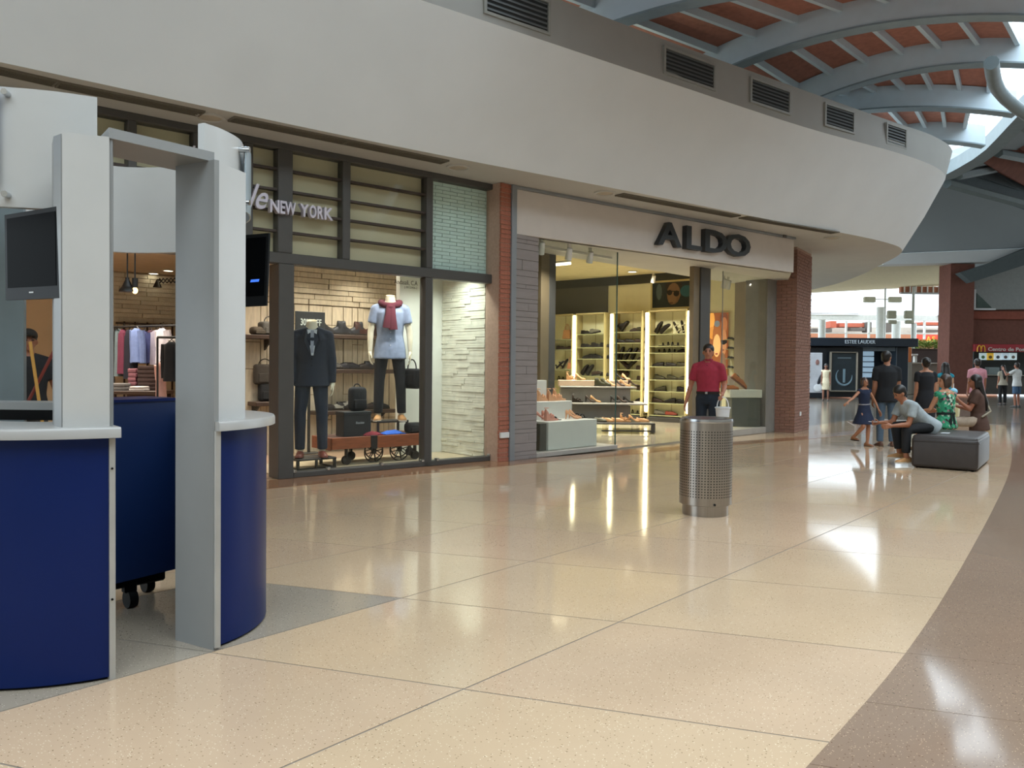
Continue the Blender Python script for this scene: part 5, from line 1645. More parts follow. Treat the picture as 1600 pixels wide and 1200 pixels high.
for i, (px, kind, col) in enumerate(((513, 'loafer', '241f1e'), (530, 'sneaker', '8b8880'), (541, 'sneaker', '2a2828'), (582, 'loafer', '2a2220'), (594, 'loafer', '1d1c20'))):
    kshoe(px, 2, kind, col, '%s shoe from left on the lowest dark shelf of the plank wall' % ORD[i], i % 2)


def soft_bag(name, label, px, t, z0, w, d, h, col, cat='bag', handle=True, round_=0.04):
    s = K.s(px, 570, t)
    o = thing(name, K.w(s, t, z0), label, cat)
    MB(K.w).rbox(s - w / 2, s + w / 2, t - d / 2, t + d / 2, z0, z0 + h, min(round_, h / 2.2, d / 2.2, w / 2.2), 3).build('body', CLOTH(col), o, smooth=True)
    MB(K.w).bbox(s - w * 0.36, s + w * 0.36, t - d / 2 - 0.012, t - d / 2 + 0.01, z0 + h * 0.12, z0 + h * 0.55, 0.006).build('front_pocket', CLOTH(col), o)
    if handle:
        MB(K.w).tube([(s + w * 0.28 * math.cos(math.pi * q / 8), t, z0 + h + 0.09 * math.sin(math.pi * q / 8) - 0.01) for q in range(9)], 0.009, 6).build('handle', CLOTH(col), o)
    return o
soft_bag('cloth_cap', 'grey brown cap lying on the top shelf left of the jamb', 404, 2.3, sh[3][2] + 0.001, 0.24, 0.2, 0.12, '4d4438', 'cap', False, 0.05)
soft_bag('travel_bag', 'grey travel bag on the top shelf left of the door jamb', 421, 2.3, sh[3][2] + 0.001, 0.30, 0.22, 0.20, '57544e', 'bag', True)
zf = 0.03
hk = K.z(412, 601, 2.3)
soft_bag('shoulder_bag', 'dark brown shoulder bag on the plank wall under the travel bag', 414, 2.40, hk, 0.34, 0.12, 0.30, '3d3730', 'bag', True)
soft_bag('messenger_bag', 'black messenger bag below the brown shoulder bag', 419, 2.40, sh[4][2] + 0.001, 0.30, 0.12, 0.27, '1f1f20', 'bag', False)

# the black sale sign, boxes, backpack
sp0, sp1 = K.s(462, 505, 2.05), K.s(508, 505, 2.05)
zl, zh = K.z(485, 526, 2.05), K.z(485, 487, 2.05)
sl = thing('sale_sign', K.w((sp0 + sp1) / 2, 2.05, 0.03), 'black upright sale sign with pale lettering behind the suited mannequin', 'sign')
MB(K.w).bbox(sp0, sp1, 2.05, 2.08, zl, zh, 0.004).build('board', mat('sign_black', '202325', 0.5), sl)
MB(K.w).bbox((sp0 + sp1) / 2 - 0.02, (sp0 + sp1) / 2 + 0.02, 2.08, 2.11, 0.03, zl + 0.1, 0.004).build('pole', BLKWOOD, sl)
MB(K.w).bbox((sp0 + sp1) / 2 - 0.14, (sp0 + sp1) / 2 + 0.14, 1.98, 2.16, 0.03, 0.05, 0.004).build('foot_plate', BLKWOOD, sl)
place_text('lettering', '30% OFF', mat('sign_print', 'b9c2bd', 0.6), K.w, K.s(469.5, 505, 2.045), K.z(485, 508.5, 2.045), 2.048, 0.14, 0.001, 0.002, parent=sl, width=K.s(502, 505, 2.045) - K.s(469.5, 505, 2.045))
def kbox(px0, px1, y0, y1, t, d, col, name, label, cat, zmin=None):
    a, b = K.s(px0, (y0 + y1) / 2, t), K.s(px1, (y0 + y1) / 2, t)
    za, zb = K.z((px0 + px1) / 2, y1, t), K.z((px0 + px1) / 2, y0, t)
    if zmin is not None: za = zmin
    o = thing(name, K.w((a + b) / 2, t, za), label, cat)
    MB(K.w).bbox(a, b, t, t + d, za, zb - 0.03, 0.006).build('box', mat('box_' + col, col, 0.5), o)
    MB(K.w).bbox(a - 0.005, b + 0.005, t - 0.005, t + d + 0.005, zb - 0.05, zb, 0.006).build('lid', mat('box_' + col, col, 0.5), o)
    return o, a, b, za, zb
kbox(506, 518, 545, 577, 2.2, 0.2, '1d1f21', 'shoe_box', 'small upright black box on the middle dark shelf', 'box', sh[1][2] + 0.001)

# wagon table: wooden tray, spoked wheels, castors
TRAYW = mat('wagon_wood', '8f4d2c', 0.5, var=0.18, scale=4, stretch=(1, 8, 8))
TRAYD = mat('wagon_wood_dark', '4a2c20', 0.5, var=0.15, scale=4)
IRON = mat('wagon_iron', '2a2625', 0.5, metal=0.4)
wt0, wt1 = 0.50, 1.02
wa, wb_ = K.s(517, 690, wt0), K.s(660, 690, wt0)
zt_, zb_ = K.z(625, 679, wt0), K.z(625, 697, wt0)
wg = thing('wagon_table', K.w((wa + wb_) / 2, 0.75, 0.03), 'old wooden wagon table on spoked iron wheels in the shop window', 'table')
MB(K.w).bbox(wa, wb_, wt0, wt1, zt_ - 0.04, zt_, 0.005).build('deck', TRAYD, wg)
MB(K.w).bbox(K.s(588, 690, wt0), wb_, wt0 - 0.03, wt0, zb_, zt_ + 0.005, 0.005).build('side_board', TRAYW, wg)
MB(K.w).bbox(wa, K.s(578, 690, wt0), wt0 - 0.03, wt0, zb_ + 0.01, zt_ + 0.005, 0.005).build('side_board', TRAYW, wg)
MB(K.w).bbox(K.s(578, 690, wt0), K.s(588, 690, wt0), wt0 - 0.035, wt0 + 0.01, zb_ - 0.01, zt_ + 0.01, 0.005).build('iron_strap', IRON, wg)
MB(K.w).bbox(wa, wb_, wt1, wt1 + 0.03, zb_, zt_ + 0.005, 0.005).build('side_board', TRAYD, wg)
for s in (wa - 0.015, wb_ - 0.015): MB(K.w).bbox(s, s + 0.03, wt0, wt1, zb_, zt_ + 0.005, 0.005).build('end_board', TRAYW, wg)
for (px, t, r_) in ((624, wt0 + 0.06, 0.155), (584, wt0 + 0.08, 0.145), (624, wt1 - 0.06, 0.155), (584, wt1 - 0.06, 0.145)):
    s = K.s(px, 705, t)
    zc = 0.03 + r_
    ring = [(s + r_ * math.cos(2 * math.pi * q / 28), t, zc + r_ * math.sin(2 * math.pi * q / 28)) for q in range(29)]
    wl_ = MB(K.w).tube(ring, 0.010, 6, caps=False).build('wheel_rim', IRON, wg, smooth=True)
    MB(K.w).cyl(K.w(0, 0, 0) if False else (s, t - 0.025, zc), (s, t + 0.025, zc), 0.03, n=12).build('hub', IRON, wl_)
    for q in range(8):
        a = 2 * math.pi * q / 8 + 0.2
        MB(K.w).cyl((s, t, zc), (s + r_ * math.cos(a), t, zc + r_ * math.sin(a)), 0.007, n=6).build('spoke', IRON, wl_)
for (px, t) in ((541, wt0 + 0.03), (648, wt0 + 0.03), (548, wt1 - 0.05), (640, wt1 - 0.05)):
    s = K.s(px, 710, t)
    cs = MB(K.w).bbox(s - 0.012, s + 0.012, t - 0.03, t + 0.03, 0.10, zb_ + 0.03, 0.004).build('castor_stem', IRON, wg)
    MB(K.w).cyl((s, t - 0.025, 0.095), (s, t + 0.025, 0.095), 0.062, n=16).build('castor_wheel', IRON, cs, smooth=True)
# goods on the wagon
def cloth_pile(px, y, t, w, d, h, col, label):
    s = K.s(px, y, t)
    o = thing('folded_cloth', K.w(s, t, zt_), label, 'garment')
    mb = MB(K.w)
    n = 10
    rings = []
    rnd = random.Random(px)
    for i in range(n + 1):
        row = []
        for j in range(7):
            fx, fy = i / n, j / 6
            zz = zt_ + 0.012 + h * (math.sin(math.pi * fx) ** 0.7) * (math.sin(math.pi * fy) ** 0.6) * rnd.uniform(0.7, 1.1)
            row.append((s - w / 2 + w * fx, t - d / 2 + d * fy + rnd.uniform(-0.01, 0.01), zz))
        rings.append(row)
    low = [[(p[0], p[1], zt_ + 0.002) for p in r] for r in rings]
    mb.loft(rings, closed=False, caps=False); mb.loft(low, closed=False, caps=False)
    for r, l in ((rings[0], low[0]), (rings[-1], low[-1])): mb.loft([r, l], closed=False, caps=False)
    mb.loft([[r[0] for r in rings], [r[0] for r in low]], closed=False, caps=False); mb.loft([[r[-1] for r in rings], [r[-1] for r in low]], closed=False, caps=False)
    mb.build('cloth', CLOTH(col), o, smooth=60)
    tagp = MB(K.w).bbox(s + w * 0.2, s + w * 0.2 + 0.06, t - d / 2 - 0.012, t - d / 2 + 0.01, zt_ + 0.006, zt_ + 0.02, 0.003).build('folded_collar', CLOTH(col), o)
    return o
cloth_pile(580, 675, wt0 + 0.12, 0.28, 0.2, 0.05, '7c2430', 'dark red folded garment on the wagon table')
cloth_pile(613, 677, wt0 + 0.13, 0.32, 0.2, 0.05, '2a5fc0', 'bright blue folded garment on the wagon table')
bx, a, b, za, zb = kbox(537, 580, 643, 676, wt0 + 0.10, 0.22, '1f2226', 'gift_box', 'wide black box with a pale script signature on the wagon table', 'box', zt_ + 0.001)
place_text('script', 'Reaction', mat('box_script', 'b8bcc0', 0.5), K.w, K.s(556, 661, wt0 + 0.09), K.z(560, 662.5, wt0 + 0.09), wt0 + 0.094, 0.05, 0.001, 0, 0.4, parent=bx, width=0.13)
s = K.s(559, 620, wt0 + 0.2)
bp = thing('backpack', K.w(s, wt0 + 0.2, zb), 'black backpack standing on the black box of the wagon table', 'backpack')
hb = K.z(559, 604.5, wt0 + 0.2) - zb
MB(K.w).rbox(s - 0.125, s + 0.125, wt0 + 0.13, wt0 + 0.29, zb + 0.001, zb + hb, 0.06, 4).build('body', CLOTH('191b20'), bp, smooth=True)
MB(K.w).rbox(s - 0.10, s + 0.10, wt0 + 0.105, wt0 + 0.16, zb + 0.03, zb + hb * 0.5, 0.025, 3).build('front_pocket', CLOTH('15171b'), bp, smooth=True)
MB(K.w).tube([(s + 0.05 * math.cos(math.pi * q / 8), wt0 + 0.22, zb + hb - 0.01 + 0.05 * math.sin(math.pi * q / 8)) for q in range(9)], 0.008, 6).build('handle', CLOTH('15171b'), bp)
soft_bag('wash_bag', 'black wash bag on the right end of the wagon table', 647, wt0 + 0.15, zt_ + 0.001, 0.27, 0.16, 0.15, '191a1c', 'bag', False, 0.05)
# black stool on the wagon under the second mannequin
s0_, s1_ = K.s(597, 660, wt0 + 0.10), K.s(646, 660, wt0 + 0.10)
zst = K.z(620, 657, wt0 + 0.2)
sto = thing('mannequin_stool', K.w((s0_ + s1_) / 2, wt0 + 0.3, zt_), 'black metal stool on the wagon table under the mannequin in a shirt', 'stool')
MB(K.w).bbox(s0_, s1_, wt0 + 0.22, wt0 + 0.50, zst - 0.03, zst, 0.004).build('top', BLKWOOD, sto)
for a in (s0_ + 0.02, s1_ - 0.02):
    for t in (wt0 + 0.24, wt0 + 0.48):
        MB(K.w).bbox(a - 0.016, a + 0.016, t - 0.016, t + 0.016, zt_ + 0.001, zst - 0.03, 0.003).build('leg', BLKWOOD, sto)
# low black stand under the suited mannequin
q0, q1 = K.s(464, 725, 0.36), K.s(526, 725, 0.36)
zsd = K.z(495, 714, 0.50)
std = thing('mannequin_stand', K.w((q0 + q1) / 2, 0.6, 0.03), 'low black metal stand under the mannequin in the dark suit', 'stand')
MB(K.w).bbox(q0, q1, 0.36, 0.78, zsd - 0.025, zsd, 0.004).build('top', BLKWOOD, std)
for a in (q0 + 0.02, q1 - 0.02):
    for t in (0.38, 0.76):
        MB(K.w).bbox(a - 0.018, a + 0.018, t - 0.018, t + 0.018, 0.031, zsd - 0.025, 0.003).build('leg', BLKWOOD, std)
    MB(K.w).bbox(a - 0.012, a + 0.012, 0.38, 0.76, 0.031, 0.05, 0.003).build('base_bar', BLKWOOD, std)
MB(K.w).bbox(q0, q1, 0.37, 0.39, 0.031, 0.05, 0.003).build('base_bar', BLKWOOD, std)
MB(K.w).bbox((q0 + q1) / 2 - 0.016, (q0 + q1) / 2 + 0.016, 0.365, 0.395, 0.031, zsd - 0.025, 0.003).build('leg', BLKWOOD, std)

# clothes rail seen through the kiosk: garments hang one beside the other
def garment(name, px, dep, ztop, zbot, wpx, col, label, sleeve=0.5, yaw=0.0, slim=1.0):
    c = atd(px, 540, dep)
    w = wpx * dep / FPX / 2
    t = thing(name, (c[0], c[1], ztop), label, 'garment', 'garments on the rails of the menswear shop')
    u = np.array([_r0[0] * math.cos(yaw) - _d[0] * math.sin(yaw), _r0[1] * math.cos(yaw) - _d[1] * math.sin(yaw)])
    n = np.array([-u[1], u[0]])
    def P(a, b, z): return (c[0] + u[0] * a + n[0] * b, c[1] + u[1] * a + n[1] * b, z)
    H = ztop - zbot
    rings = []
    for f, wf, df in ((0.0, 0.30, 0.03), (0.03, 0.45, 0.045), (0.08, 0.85, 0.06), (0.3, 0.80, 0.07), (0.65, 0.80, 0.075), (1.0, 0.88, 0.08)):
        rings.append([P(w * wf * math.cos(2 * math.pi * q / 14), df * math.sin(2 * math.pi * q / 14) * (1 + 0.25 * math.sin(5 * q)) , ztop - H * f) for q in range(14)])
    MB().loft(rings).build('body', CLOTH(col), t, smooth=60)
    for sgn in (-1, 1):
        pts = [P(sgn * w * 0.78, 0, ztop - H * 0.07), P(sgn * w * 0.98, 0.01, ztop - H * 0.07 - H * sleeve * 0.4), P(sgn * w * 1.0, 0.02, ztop - H * 0.07 - H * sleeve)]
        MB().tube(pts, [0.055, 0.05, 0.045], 8).build('sleeve', CLOTH(col), t, smooth=True)
    MB().tube([P(-w * 0.4, 0, ztop - 0.01), P(0, 0, ztop + 0.03), P(w * 0.4, 0, ztop - 0.01)], 0.006, 5).build('hanger', BLKWOOD, t)
    MB().tube([P(0, 0, ztop + 0.03), P(0, 0, ztop + 0.075), P(0.02, 0.0, ztop + 0.09), P(0.03, 0, ztop + 0.075)], 0.004, 5).build('hanger_hook', BLKWOOD, t)
    return t
def zd(px, y, dep): return float(atd(px, y, dep)[2])
dR = 12.0
gz = lambda y: zd(230, y, dR)
GAR = [('hanging_shirt', 184, 12.15, 514, 588, 14, '6f7f84', 'grey blue shirt at the left end of the rail', 0.8), ('hanging_shirt', 193, 12.1, 515, 584, 14, '6e2f45', 'plum shirt second on the rail', 0.85),
       ('hanging_jacket', 203, 12.05, 515, 592, 15, '1d1d29', 'navy black jacket third on the rail', 0.85), ('hanging_shirt', 214, 11.9, 513, 566, 18, '7284b4', 'light blue long-sleeved shirt on the rail', 0.95),
       ('hanging_shirt', 226, 12.05, 517, 568, 16, '4c5384', 'violet blue shirt behind the light blue one', 0.9), ('hanging_shirt', 236, 12.1, 516, 562, 12, '5c3c48', 'short plum plaid shirt on the rail', 0.45),
       ('hanging_shirt', 244, 12.0, 516, 570, 14, '9a93a3', 'grey plaid shirt beside the white one on the rail', 0.5), ('hanging_shirt', 254, 11.85, 513, 568, 20, 'cfc8cf', 'white shirt near the right end of the rail', 0.45)]
for nm, px, dep, y0, y1, wp, colr, lb, sl_ in GAR:
    garment(nm, px, dep, zd(px, y0, dep), zd(px, y1, dep), wp * 1.25, colr, lb, sl_, yaw=0.5)
ra, rb = atd(178, 511, 12.1), atd(284, 508, 11.85)
rl_ = thing('clothes_rail', (ra[0], ra[1], 0.006), 'dark clothes rail of the menswear shop holding the shirts', 'clothes rail')
MB().tube([tuple(ra), tuple(rb)], 0.018, 8).build('rail', BLKWOOD, rl_)
for p in (ra, rb): MB().tube([(p[0], p[1], 0.007), (p[0], p[1], p[2])], 0.016, 8).build('post', BLKWOOD, rl_)
garment('hanging_jacket', 268, 10.4, zd(268, 534, 10.4), zd(268, 596, 10.4), 30, '16161a', 'black jacket hanging nearest, right of the white shirt', 0.85, yaw=0.3)
garment('hanging_shirt', 279, 10.7, zd(279, 527, 10.7), zd(279, 590, 10.7), 30, 'c9c2bd', 'pale shirt half hidden behind the black jacket', 0.8, yaw=0.3)
garment('hanging_dress', 252, 10.6, zd(252, 566, 10.6), zd(252, 640, 10.6), 14, 'd4a69c', 'pale pink garment hanging below the white shirt', 0.3, yaw=0.3)
fa, fb = atd(246, 530, 10.5), atd(290, 528, 10.5)
r2 = thing('clothes_rail', (fa[0], fa[1], 0.006), 'near clothes rail with the black jacket on it', 'clothes rail')
MB().tube([(fa[0], fa[1], zd(246, 527, 10.5)), (fb[0], fb[1], zd(246, 527, 10.5))], 0.016, 8).build('rail', BLKWOOD, r2)
for p in (fa, fb): MB().tube([(p[0], p[1], 0.007), (p[0], p[1], zd(246, 527, 10.5))], 0.014, 8).build('post', BLKWOOD, r2)
# dark display table with folded goods in front of the rail
dt = D.w(D.s(212, 610, 11.0), 11.0, 0.006)
tb = thing('display_table', dt, 'dark display table with folded clothes below the hanging shirts', 'table')
ztb = zd(212, 611, 10.9)
sA, sB = D.s(170, 610, 10.9), D.s(243, 610, 10.9)
MB(D.w).bbox(sA, sB, 10.9, 11.5, ztb - 0.05, ztb, 0.006).build('top', DARKSHELF, tb)
for s in (sA + 0.04, sB - 0.04):
    for t in (10.95, 11.45): MB(D.w).bbox(s - 0.03, s + 0.03, t - 0.03, t + 0.03, 0.007, ztb - 0.05, 0.004).build('leg', DARKSHELF, tb)
MB(D.w).bbox(sA + 0.05, sB - 0.05, 11.3, 11.33, 0.3, ztb - 0.05, 0.004).build('back_panel', DARKSHELF, tb)
for px, w_, h_, colr, lb in ((192, 0.20, 0.10, '6d6a68', 'grey folded clothes on the dark display table'), (221, 0.20, 0.06, 'cbc4c0', 'white folded garment on the dark display table'), (201, 0.12, 0.30, '84545c', 'mauve garment stacked at the back of the dark display table'), (225, 0.28, 0.34, '3c2a26', 'brown stack of trousers at the back of the dark display table')):
    s = D.s(px, 605, 11.1)
    tt_ = 11.05 if h_ < 0.2 else 11.3
    o = thing('folded_clothes', D.w(s, tt_, ztb), lb, 'garment')
    lay = max(2, int(h_ / 0.05))
    for q in range(lay):
        MB(D.w).rbox(s - w_ / 2 + 0.006 * (q % 2), s + w_ / 2 - 0.004 * (q % 3), tt_ - 0.11, tt_ + 0.09, ztb + 0.001 + h_ * q / lay, ztb + h_ * (q + 1) / lay, 0.012, 2).build('layer', CLOTH(colr), o, smooth=True)
# pendants, downlights, scissor lamp
def pend(px, y, dep, r, h, label, bulb):
    c = atd(px, y, dep)
    t = thing('pendant_lamp', tuple(c), label, 'lamp')
    MB().tube([(c[0], c[1], 2.98), (c[0], c[1], c[2] + h)], 0.008, 6).build('cord', BLKWOOD, t)
    if bulb:
        MB().cyl((c[0], c[1], c[2] + h - 0.05), (c[0], c[1], c[2] + h + 0.05), 0.03, n=10).build('socket', BLKWOOD, t)
        MB().ell((c[0], c[1], c[2]), r, r, r * 1.25, 14, 10).build('bulb', mat('warm_bulb', 'ffd08a', 0.4, emit='ffcf86', estr=5.0), t, smooth=True)
    else:
        MB().lathe([(r, 0.0), (r * 0.95, 0.02), (r * 0.55, h * 0.45), (r * 0.25, h * 0.6), (r * 0.2, h), (0.02, h + 0.01), (0.02, h - 0.01), (r * 0.9, 0.005)], tuple(c), 24).build('shade', BLKWOOD, t, smooth=True)
    return t
pend(199, 456, 8.6, 0.085, 0.14, 'black bell-shaped pendant lamp seen through the kiosk', False)
pend(211, 454, 8.6, 0.028, 0.08, 'small bare glowing bulb on a cord beside the black pendant', True)
for px, y, l in ((219, 431, 'left'), (240, 427, 'middle'), (263, 422.5, 'right'), (196, 434, 'far left and dimmest')):
    p = atz(px, y, 2.975)
    t = thing('ceiling_downlight', tuple(p), 'round glowing ceiling downlight of the menswear shop, %s of the row' % l, 'lamp', 'menswear ceiling downlights')
    MB().lathe([(0.10, 0.003), (0.10, -0.01), (0.075, -0.012), (0.075, 0.003)], tuple(p), 18).build('rim', LAMPW, t)
    MB().cyl((p[0], p[1], p[2] - 0.009), (p[0], p[1], p[2] - 0.002), 0.075, n=18).build('diffuser', GLOW, t)
c = atd(246, 449, 14.0)
scl = thing('scissor_lamp', tuple(c), 'dark cone lamp on a scissor arm on the far wall', 'lamp')
MB().lathe([(0.075, 0.0), (0.015, 0.135), (0.0, 0.14), (0.0, 0.13), (0.065, 0.004)], tuple(c), 18).build('cone_shade', BLKWOOD, scl)
for ph in (0, 1):
    pts = [tuple(atd(249 + 6 * q, 439 + (3.6 if (q + ph) % 2 else -3.6) - 0.25 * q, 14.1)) for q in range(8)]
    MB().tube(pts, 0.014, 5).build('scissor_arm', BLKWOOD, scl)
MB().tube([tuple(atd(246, 437, 14.0)), tuple(atd(250, 438, 14.1))], 0.014, 5).build('arm_joint', BLKWOOD, scl)
for px, z_, l in ((600, 2.975, 'above the plank wall, left'), (640, 2.975, 'above the plank wall, right')):
    pass
# ================================================================== PEOPLE AND MANNEQUINS
def vec(*a): return Vector(a)


def remeshed(mb, voxel, smooth=3):
    """one continuous closed surface round all the overlapping shapes of a builder: (verts, faces)"""
    me = bpy.data.meshes.new('tmp')
    me.from_pydata([tuple(p) for p in mb.v], [], mb.f)
    bm = bmesh.new()
    bm.from_mesh(me)
    bmesh.ops.recalc_face_normals(bm, faces=bm.faces)
    bm.to_mesh(me)
    bm.free()
    ob = bpy.data.objects.new('tmp', me)
    COL.objects.link(ob)
    md = ob.modifiers.new('r', 'REMESH')
    md.mode = 'VOXEL'
    md.voxel_size = voxel
    dg = bpy.context.evaluated_depsgraph_get()
    dg.update()
    m2 = bpy.data.meshes.new_from_object(ob.evaluated_get(dg))
    bpy.data.objects.remove(ob)
    bpy.data.meshes.remove(me)
    bm = bmesh.new()
    bm.from_mesh(m2)
    for _ in range(smooth):
        bmesh.ops.smooth_vert(bm, verts=bm.verts, factor=0.5, use_axis_x=True, use_axis_y=True, use_axis_z=True)
    bm.verts.index_update()
    v = [tuple(q.co) for q in bm.verts]
    f = [tuple(q.index for q in p.verts) for p in bm.faces]
    bm.free()
    bpy.data.meshes.remove(m2)
    return v, f


def cap(mb, p0, p1, r0, r1, n=10):
    """limb segment with round ends"""
    p0, p1 = Vector(p0), Vector(p1)
    mb.cyl(p0, p1, r0, r1, n)
    mb.ell(p0, r0, r0, r0, n, 6)
    mb.ell(p1, r1, r1, r1, n, 6)


def etube(mb, path, radii, xax, n=16):
    path = [Vector(p) for p in path]
    rings = []
    for k, p in enumerate(path):
        t = (path[min(k + 1, len(path) - 1)] - path[max(k - 1, 0)]).normalized()
        x = (Vector(xax) - t * Vector(xax).dot(t)).normalized()
        y = t.cross(x)
        rx, ry = radii[k]
        rings.append([tuple(p + x * (rx * math.cos(2 * math.pi * q / n)) + y * (ry * math.sin(2 * math.pi * q / n))) for q in range(n)])
    mb.loft(rings)


HANDC = {}


def hand_geo(curl):
    """right hand hanging along -z from the wrist, palm towards -x, thumb towards +y; five fingers"""
    if curl in HANDC: return HANDC[curl]
    mb = MB()
    cap(mb, (0, 0, 0.02), (0, 0, -0.02), 0.024, 0.026)
    for y in (-0.026, -0.009, 0.009, 0.026):
        cap(mb, (0, y * 0.6, -0.02), (0, y, -0.085), 0.017, 0.0125, 8)
    for y, L in ((-0.030, 0.060), (-0.010, 0.078), (0.010, 0.084), (0.030, 0.074)):
        a = math.radians(curl)
        p = Vector((0, y, -0.085))
        d = Vector((0, 0, -1))
        for k, f in enumerate((0.45, 0.32, 0.23)):
            a_k = a * (0.6 + 0.5 * k)
            d = Matrix.Rotation(a_k, 3, 'Y') @ d
            q = p + d * L * f
            cap(mb, p, q, 0.0092 - 0.0008 * k, 0.0084 - 0.0008 * k, 7)
            p = q
    cap(mb, (-0.006, 0.022, -0.015), (-0.016, 0.050, -0.055), 0.013, 0.011, 8)
    cap(mb, (-0.016, 0.050, -0.055), (-0.022, 0.056, -0.085), 0.010, 0.008, 8)
    HANDC[curl] = remeshed(mb, 0.0052, 1)
    return HANDC[curl]


def person(name, label, cat, loc, facing, H=1.72, spine=(0, 0.03, 1), neck=None, pelvis_z=None, arms=None, legs=None, shirt=None, sleeve=0.55, pants=None, pant_len=1.0, dress=None, hair=None, hair_style='short',
           skin='b07a58', shoes='2a2522', female=False, headless=False, voxel=0.014, look=0.0, tilt=0.0, curl=18, long_sleeve=False, hem=0.0, group=None, base_z=0.0, face=True, girth=1.0, collar=None, cap_col=None):
    s = H / 1.75
    yaw = math.atan2(facing[1], facing[0]) - math.pi / 2
    RZ = Matrix.Rotation(yaw, 4, 'Z')
    base = Vector((loc[0], loc[1], base_z))
    root = thing(name, tuple(base), label, cat, group)
    def W(p): return base + RZ @ Vector(p)
    X = Vector((1, 0, 0))
    pz = (0.93 * s) if pelvis_z is None else pelvis_z
    pel = Vector((0, 0, pz))
    sp = Vector(spine).normalized()
    up2 = (sp * 0.75 + Vector((0, 0, 0.25))).normalized() if sp.z < 0.85 else sp
    chest = pel + sp * 0.30 * s
    nb = chest + up2 * 0.215 * s
    nk = Vector(neck).normalized() if neck else (up2 + Vector((0, 0.12, 0.6))).normalized()
    shw = (0.155 if female else 0.178) * s * (0.5 + 0.5 * girth)
    hd = nb + nk * 0.148 * s
    Rh = Matrix.Rotation(look, 3, 'Z') @ Matrix.Rotation(tilt, 3, 'X')
    hips = [pel + X * (sg * 0.088 * s) - Vector((0, 0, 0.02)) for sg in (-1, 1)]
    shs = [nb + X * (sg * shw) - up2 * 0.075 * s for sg in (-1, 1)]
    arms = arms or {}
    legs = legs or {}
    A_, L_ = [], []
    for i, sd in enumerate('lr'):
        sg = -1 if i == 0 else 1
        ua, fa = arms.get(sd, ((sg * 0.10, 0.0, -1), (sg * 0.04, 0.18, -1)))
        e = shs[i] + Vector(ua).normalized() * 0.285 * s
        w = e + Vector(fa).normalized() * 0.25 * s
        A_.append((shs[i], e, w))
        th, sk = legs.get(sd, ((sg * 0.03, 0.01, -1), (sg * 0.01, -0.03, -1)))
        k = hips[i] + Vector(th).normalized() * 0.425 * s
        a = k + Vector(sk).normalized() * 0.405 * s
        L_.append((hips[i], k, a))
    g = girth
    tor = [pel - sp * 0.09 * s, pel - sp * 0.02 * s, pel + sp * 0.12 * s, chest - sp * 0.02, chest + up2 * 0.10 * s, nb - up2 * 0.045 * s, nb + up2 * 0.015]
    if female:
        tr = [(0.10, 0.085), (0.168, 0.115), (0.125, 0.09), (0.138, 0.105), (0.140, 0.105), (0.100, 0.072), (0.052, 0.052)]
    else:
        tr = [(0.10, 0.085), (0.165, 0.112), (0.148, 0.10), (0.163, 0.115), (0.168, 0.115), (0.118, 0.080), (0.058, 0.056)]
    tr = [(a * s * g, b * s * g) for a, b in tr]
    ur, er, wr = [q * s * (0.88 if female else 1.0) * (0.5 + 0.5 * g) for q in (0.052, 0.040, 0.027)]
    tR, kR, aR = [q * s * (0.5 + 0.5 * g) for q in (0.082, 0.054, 0.038)]
    SK = mat('skin_' + skin, skin, 0.5, var=0.04, scale=12)

    # ---- the body: one continuous surface
    mb = MB()
    etube(mb, tor, tr, X)
    for i in range(2):
        S, e, w = A_[i]
        mb.ell(S, ur * 1.08, ur * 1.08, ur * 1.0, 12, 8)
        cap(mb, nb + up2 * 0.005, S + up2 * 0.012, 0.042 * s, ur * 0.8)
        cap(mb, S, e, ur, er); cap(mb, e, e + (w - e) * 0.35, er, er * 0.98); cap(mb, e + (w - e) * 0.35, w, er * 0.98, wr)
        h, k, a = L_[i]
        cap(mb, h, k, tR, kR); cap(mb, k, k + (a - k) * 0.35, kR, kR * 1.02); cap(mb, k + (a - k) * 0.35, a, kR * 1.02, aR)
        fd = Vector((0.12 * (-1 if i == 0 else 1), 1, 0)).normalized()
        hz = a.z - 0.055 * s
        cap(mb, a - fd * 0.02, a - fd * 0.02 - Vector((0, 0, 0.045 * s)), aR, 0.034 * s)
        cap(mb, Vector((a.x, a.y, hz)), Vector((a.x, a.y, hz - 0.008)) + fd * 0.13 * s, 0.034 * s, 0.026 * s)
    if headless:
        mb.cyl(nb - up2 * 0.04, nb + nk * 0.085 * s, 0.064 * s, 0.060 * s, 16)
    else:
        cap(mb, nb - up2 * 0.02, hd - nk * 0.05 * s, 0.056 * s * (0.85 if female else 1), 0.050 * s * (0.85 if female else 1), 14)
        mb.ell(hd + Rh @ Vector((0, -0.008, 0.02)) * s, 0.074 * s, 0.092 * s, 0.092 * s, 16, 12, Rh)
        mb.ell(hd + Rh @ Vector((0, 0.018, -0.045)) * s, 0.055 * s, 0.068 * s, 0.066 * s, 14, 10, Rh)
        mb.ell(hd + Rh @ Vector((0, 0.062, -0.088)) * s, 0.024 * s, 0.022 * s, 0.02 * s, 10, 6, Rh)
        cap(mb, hd + Rh @ Vector((0, 0.082, 0.012)) * s, hd + Rh @ Vector((0, 0.104, -0.026)) * s, 0.010 * s, 0.0155 * s, 8)
        for sg in (-1, 1):
            mb.ell(hd + Rh @ Vector((sg * 0.075, -0.004, -0.012)) * s, 0.014 * s, 0.024 * s, 0.034 * s, 8, 6, Rh)
    v, f = remeshed(mb, voxel)
    out = MB(lambda *p: tuple(W(p)))
    out._add(v, f)
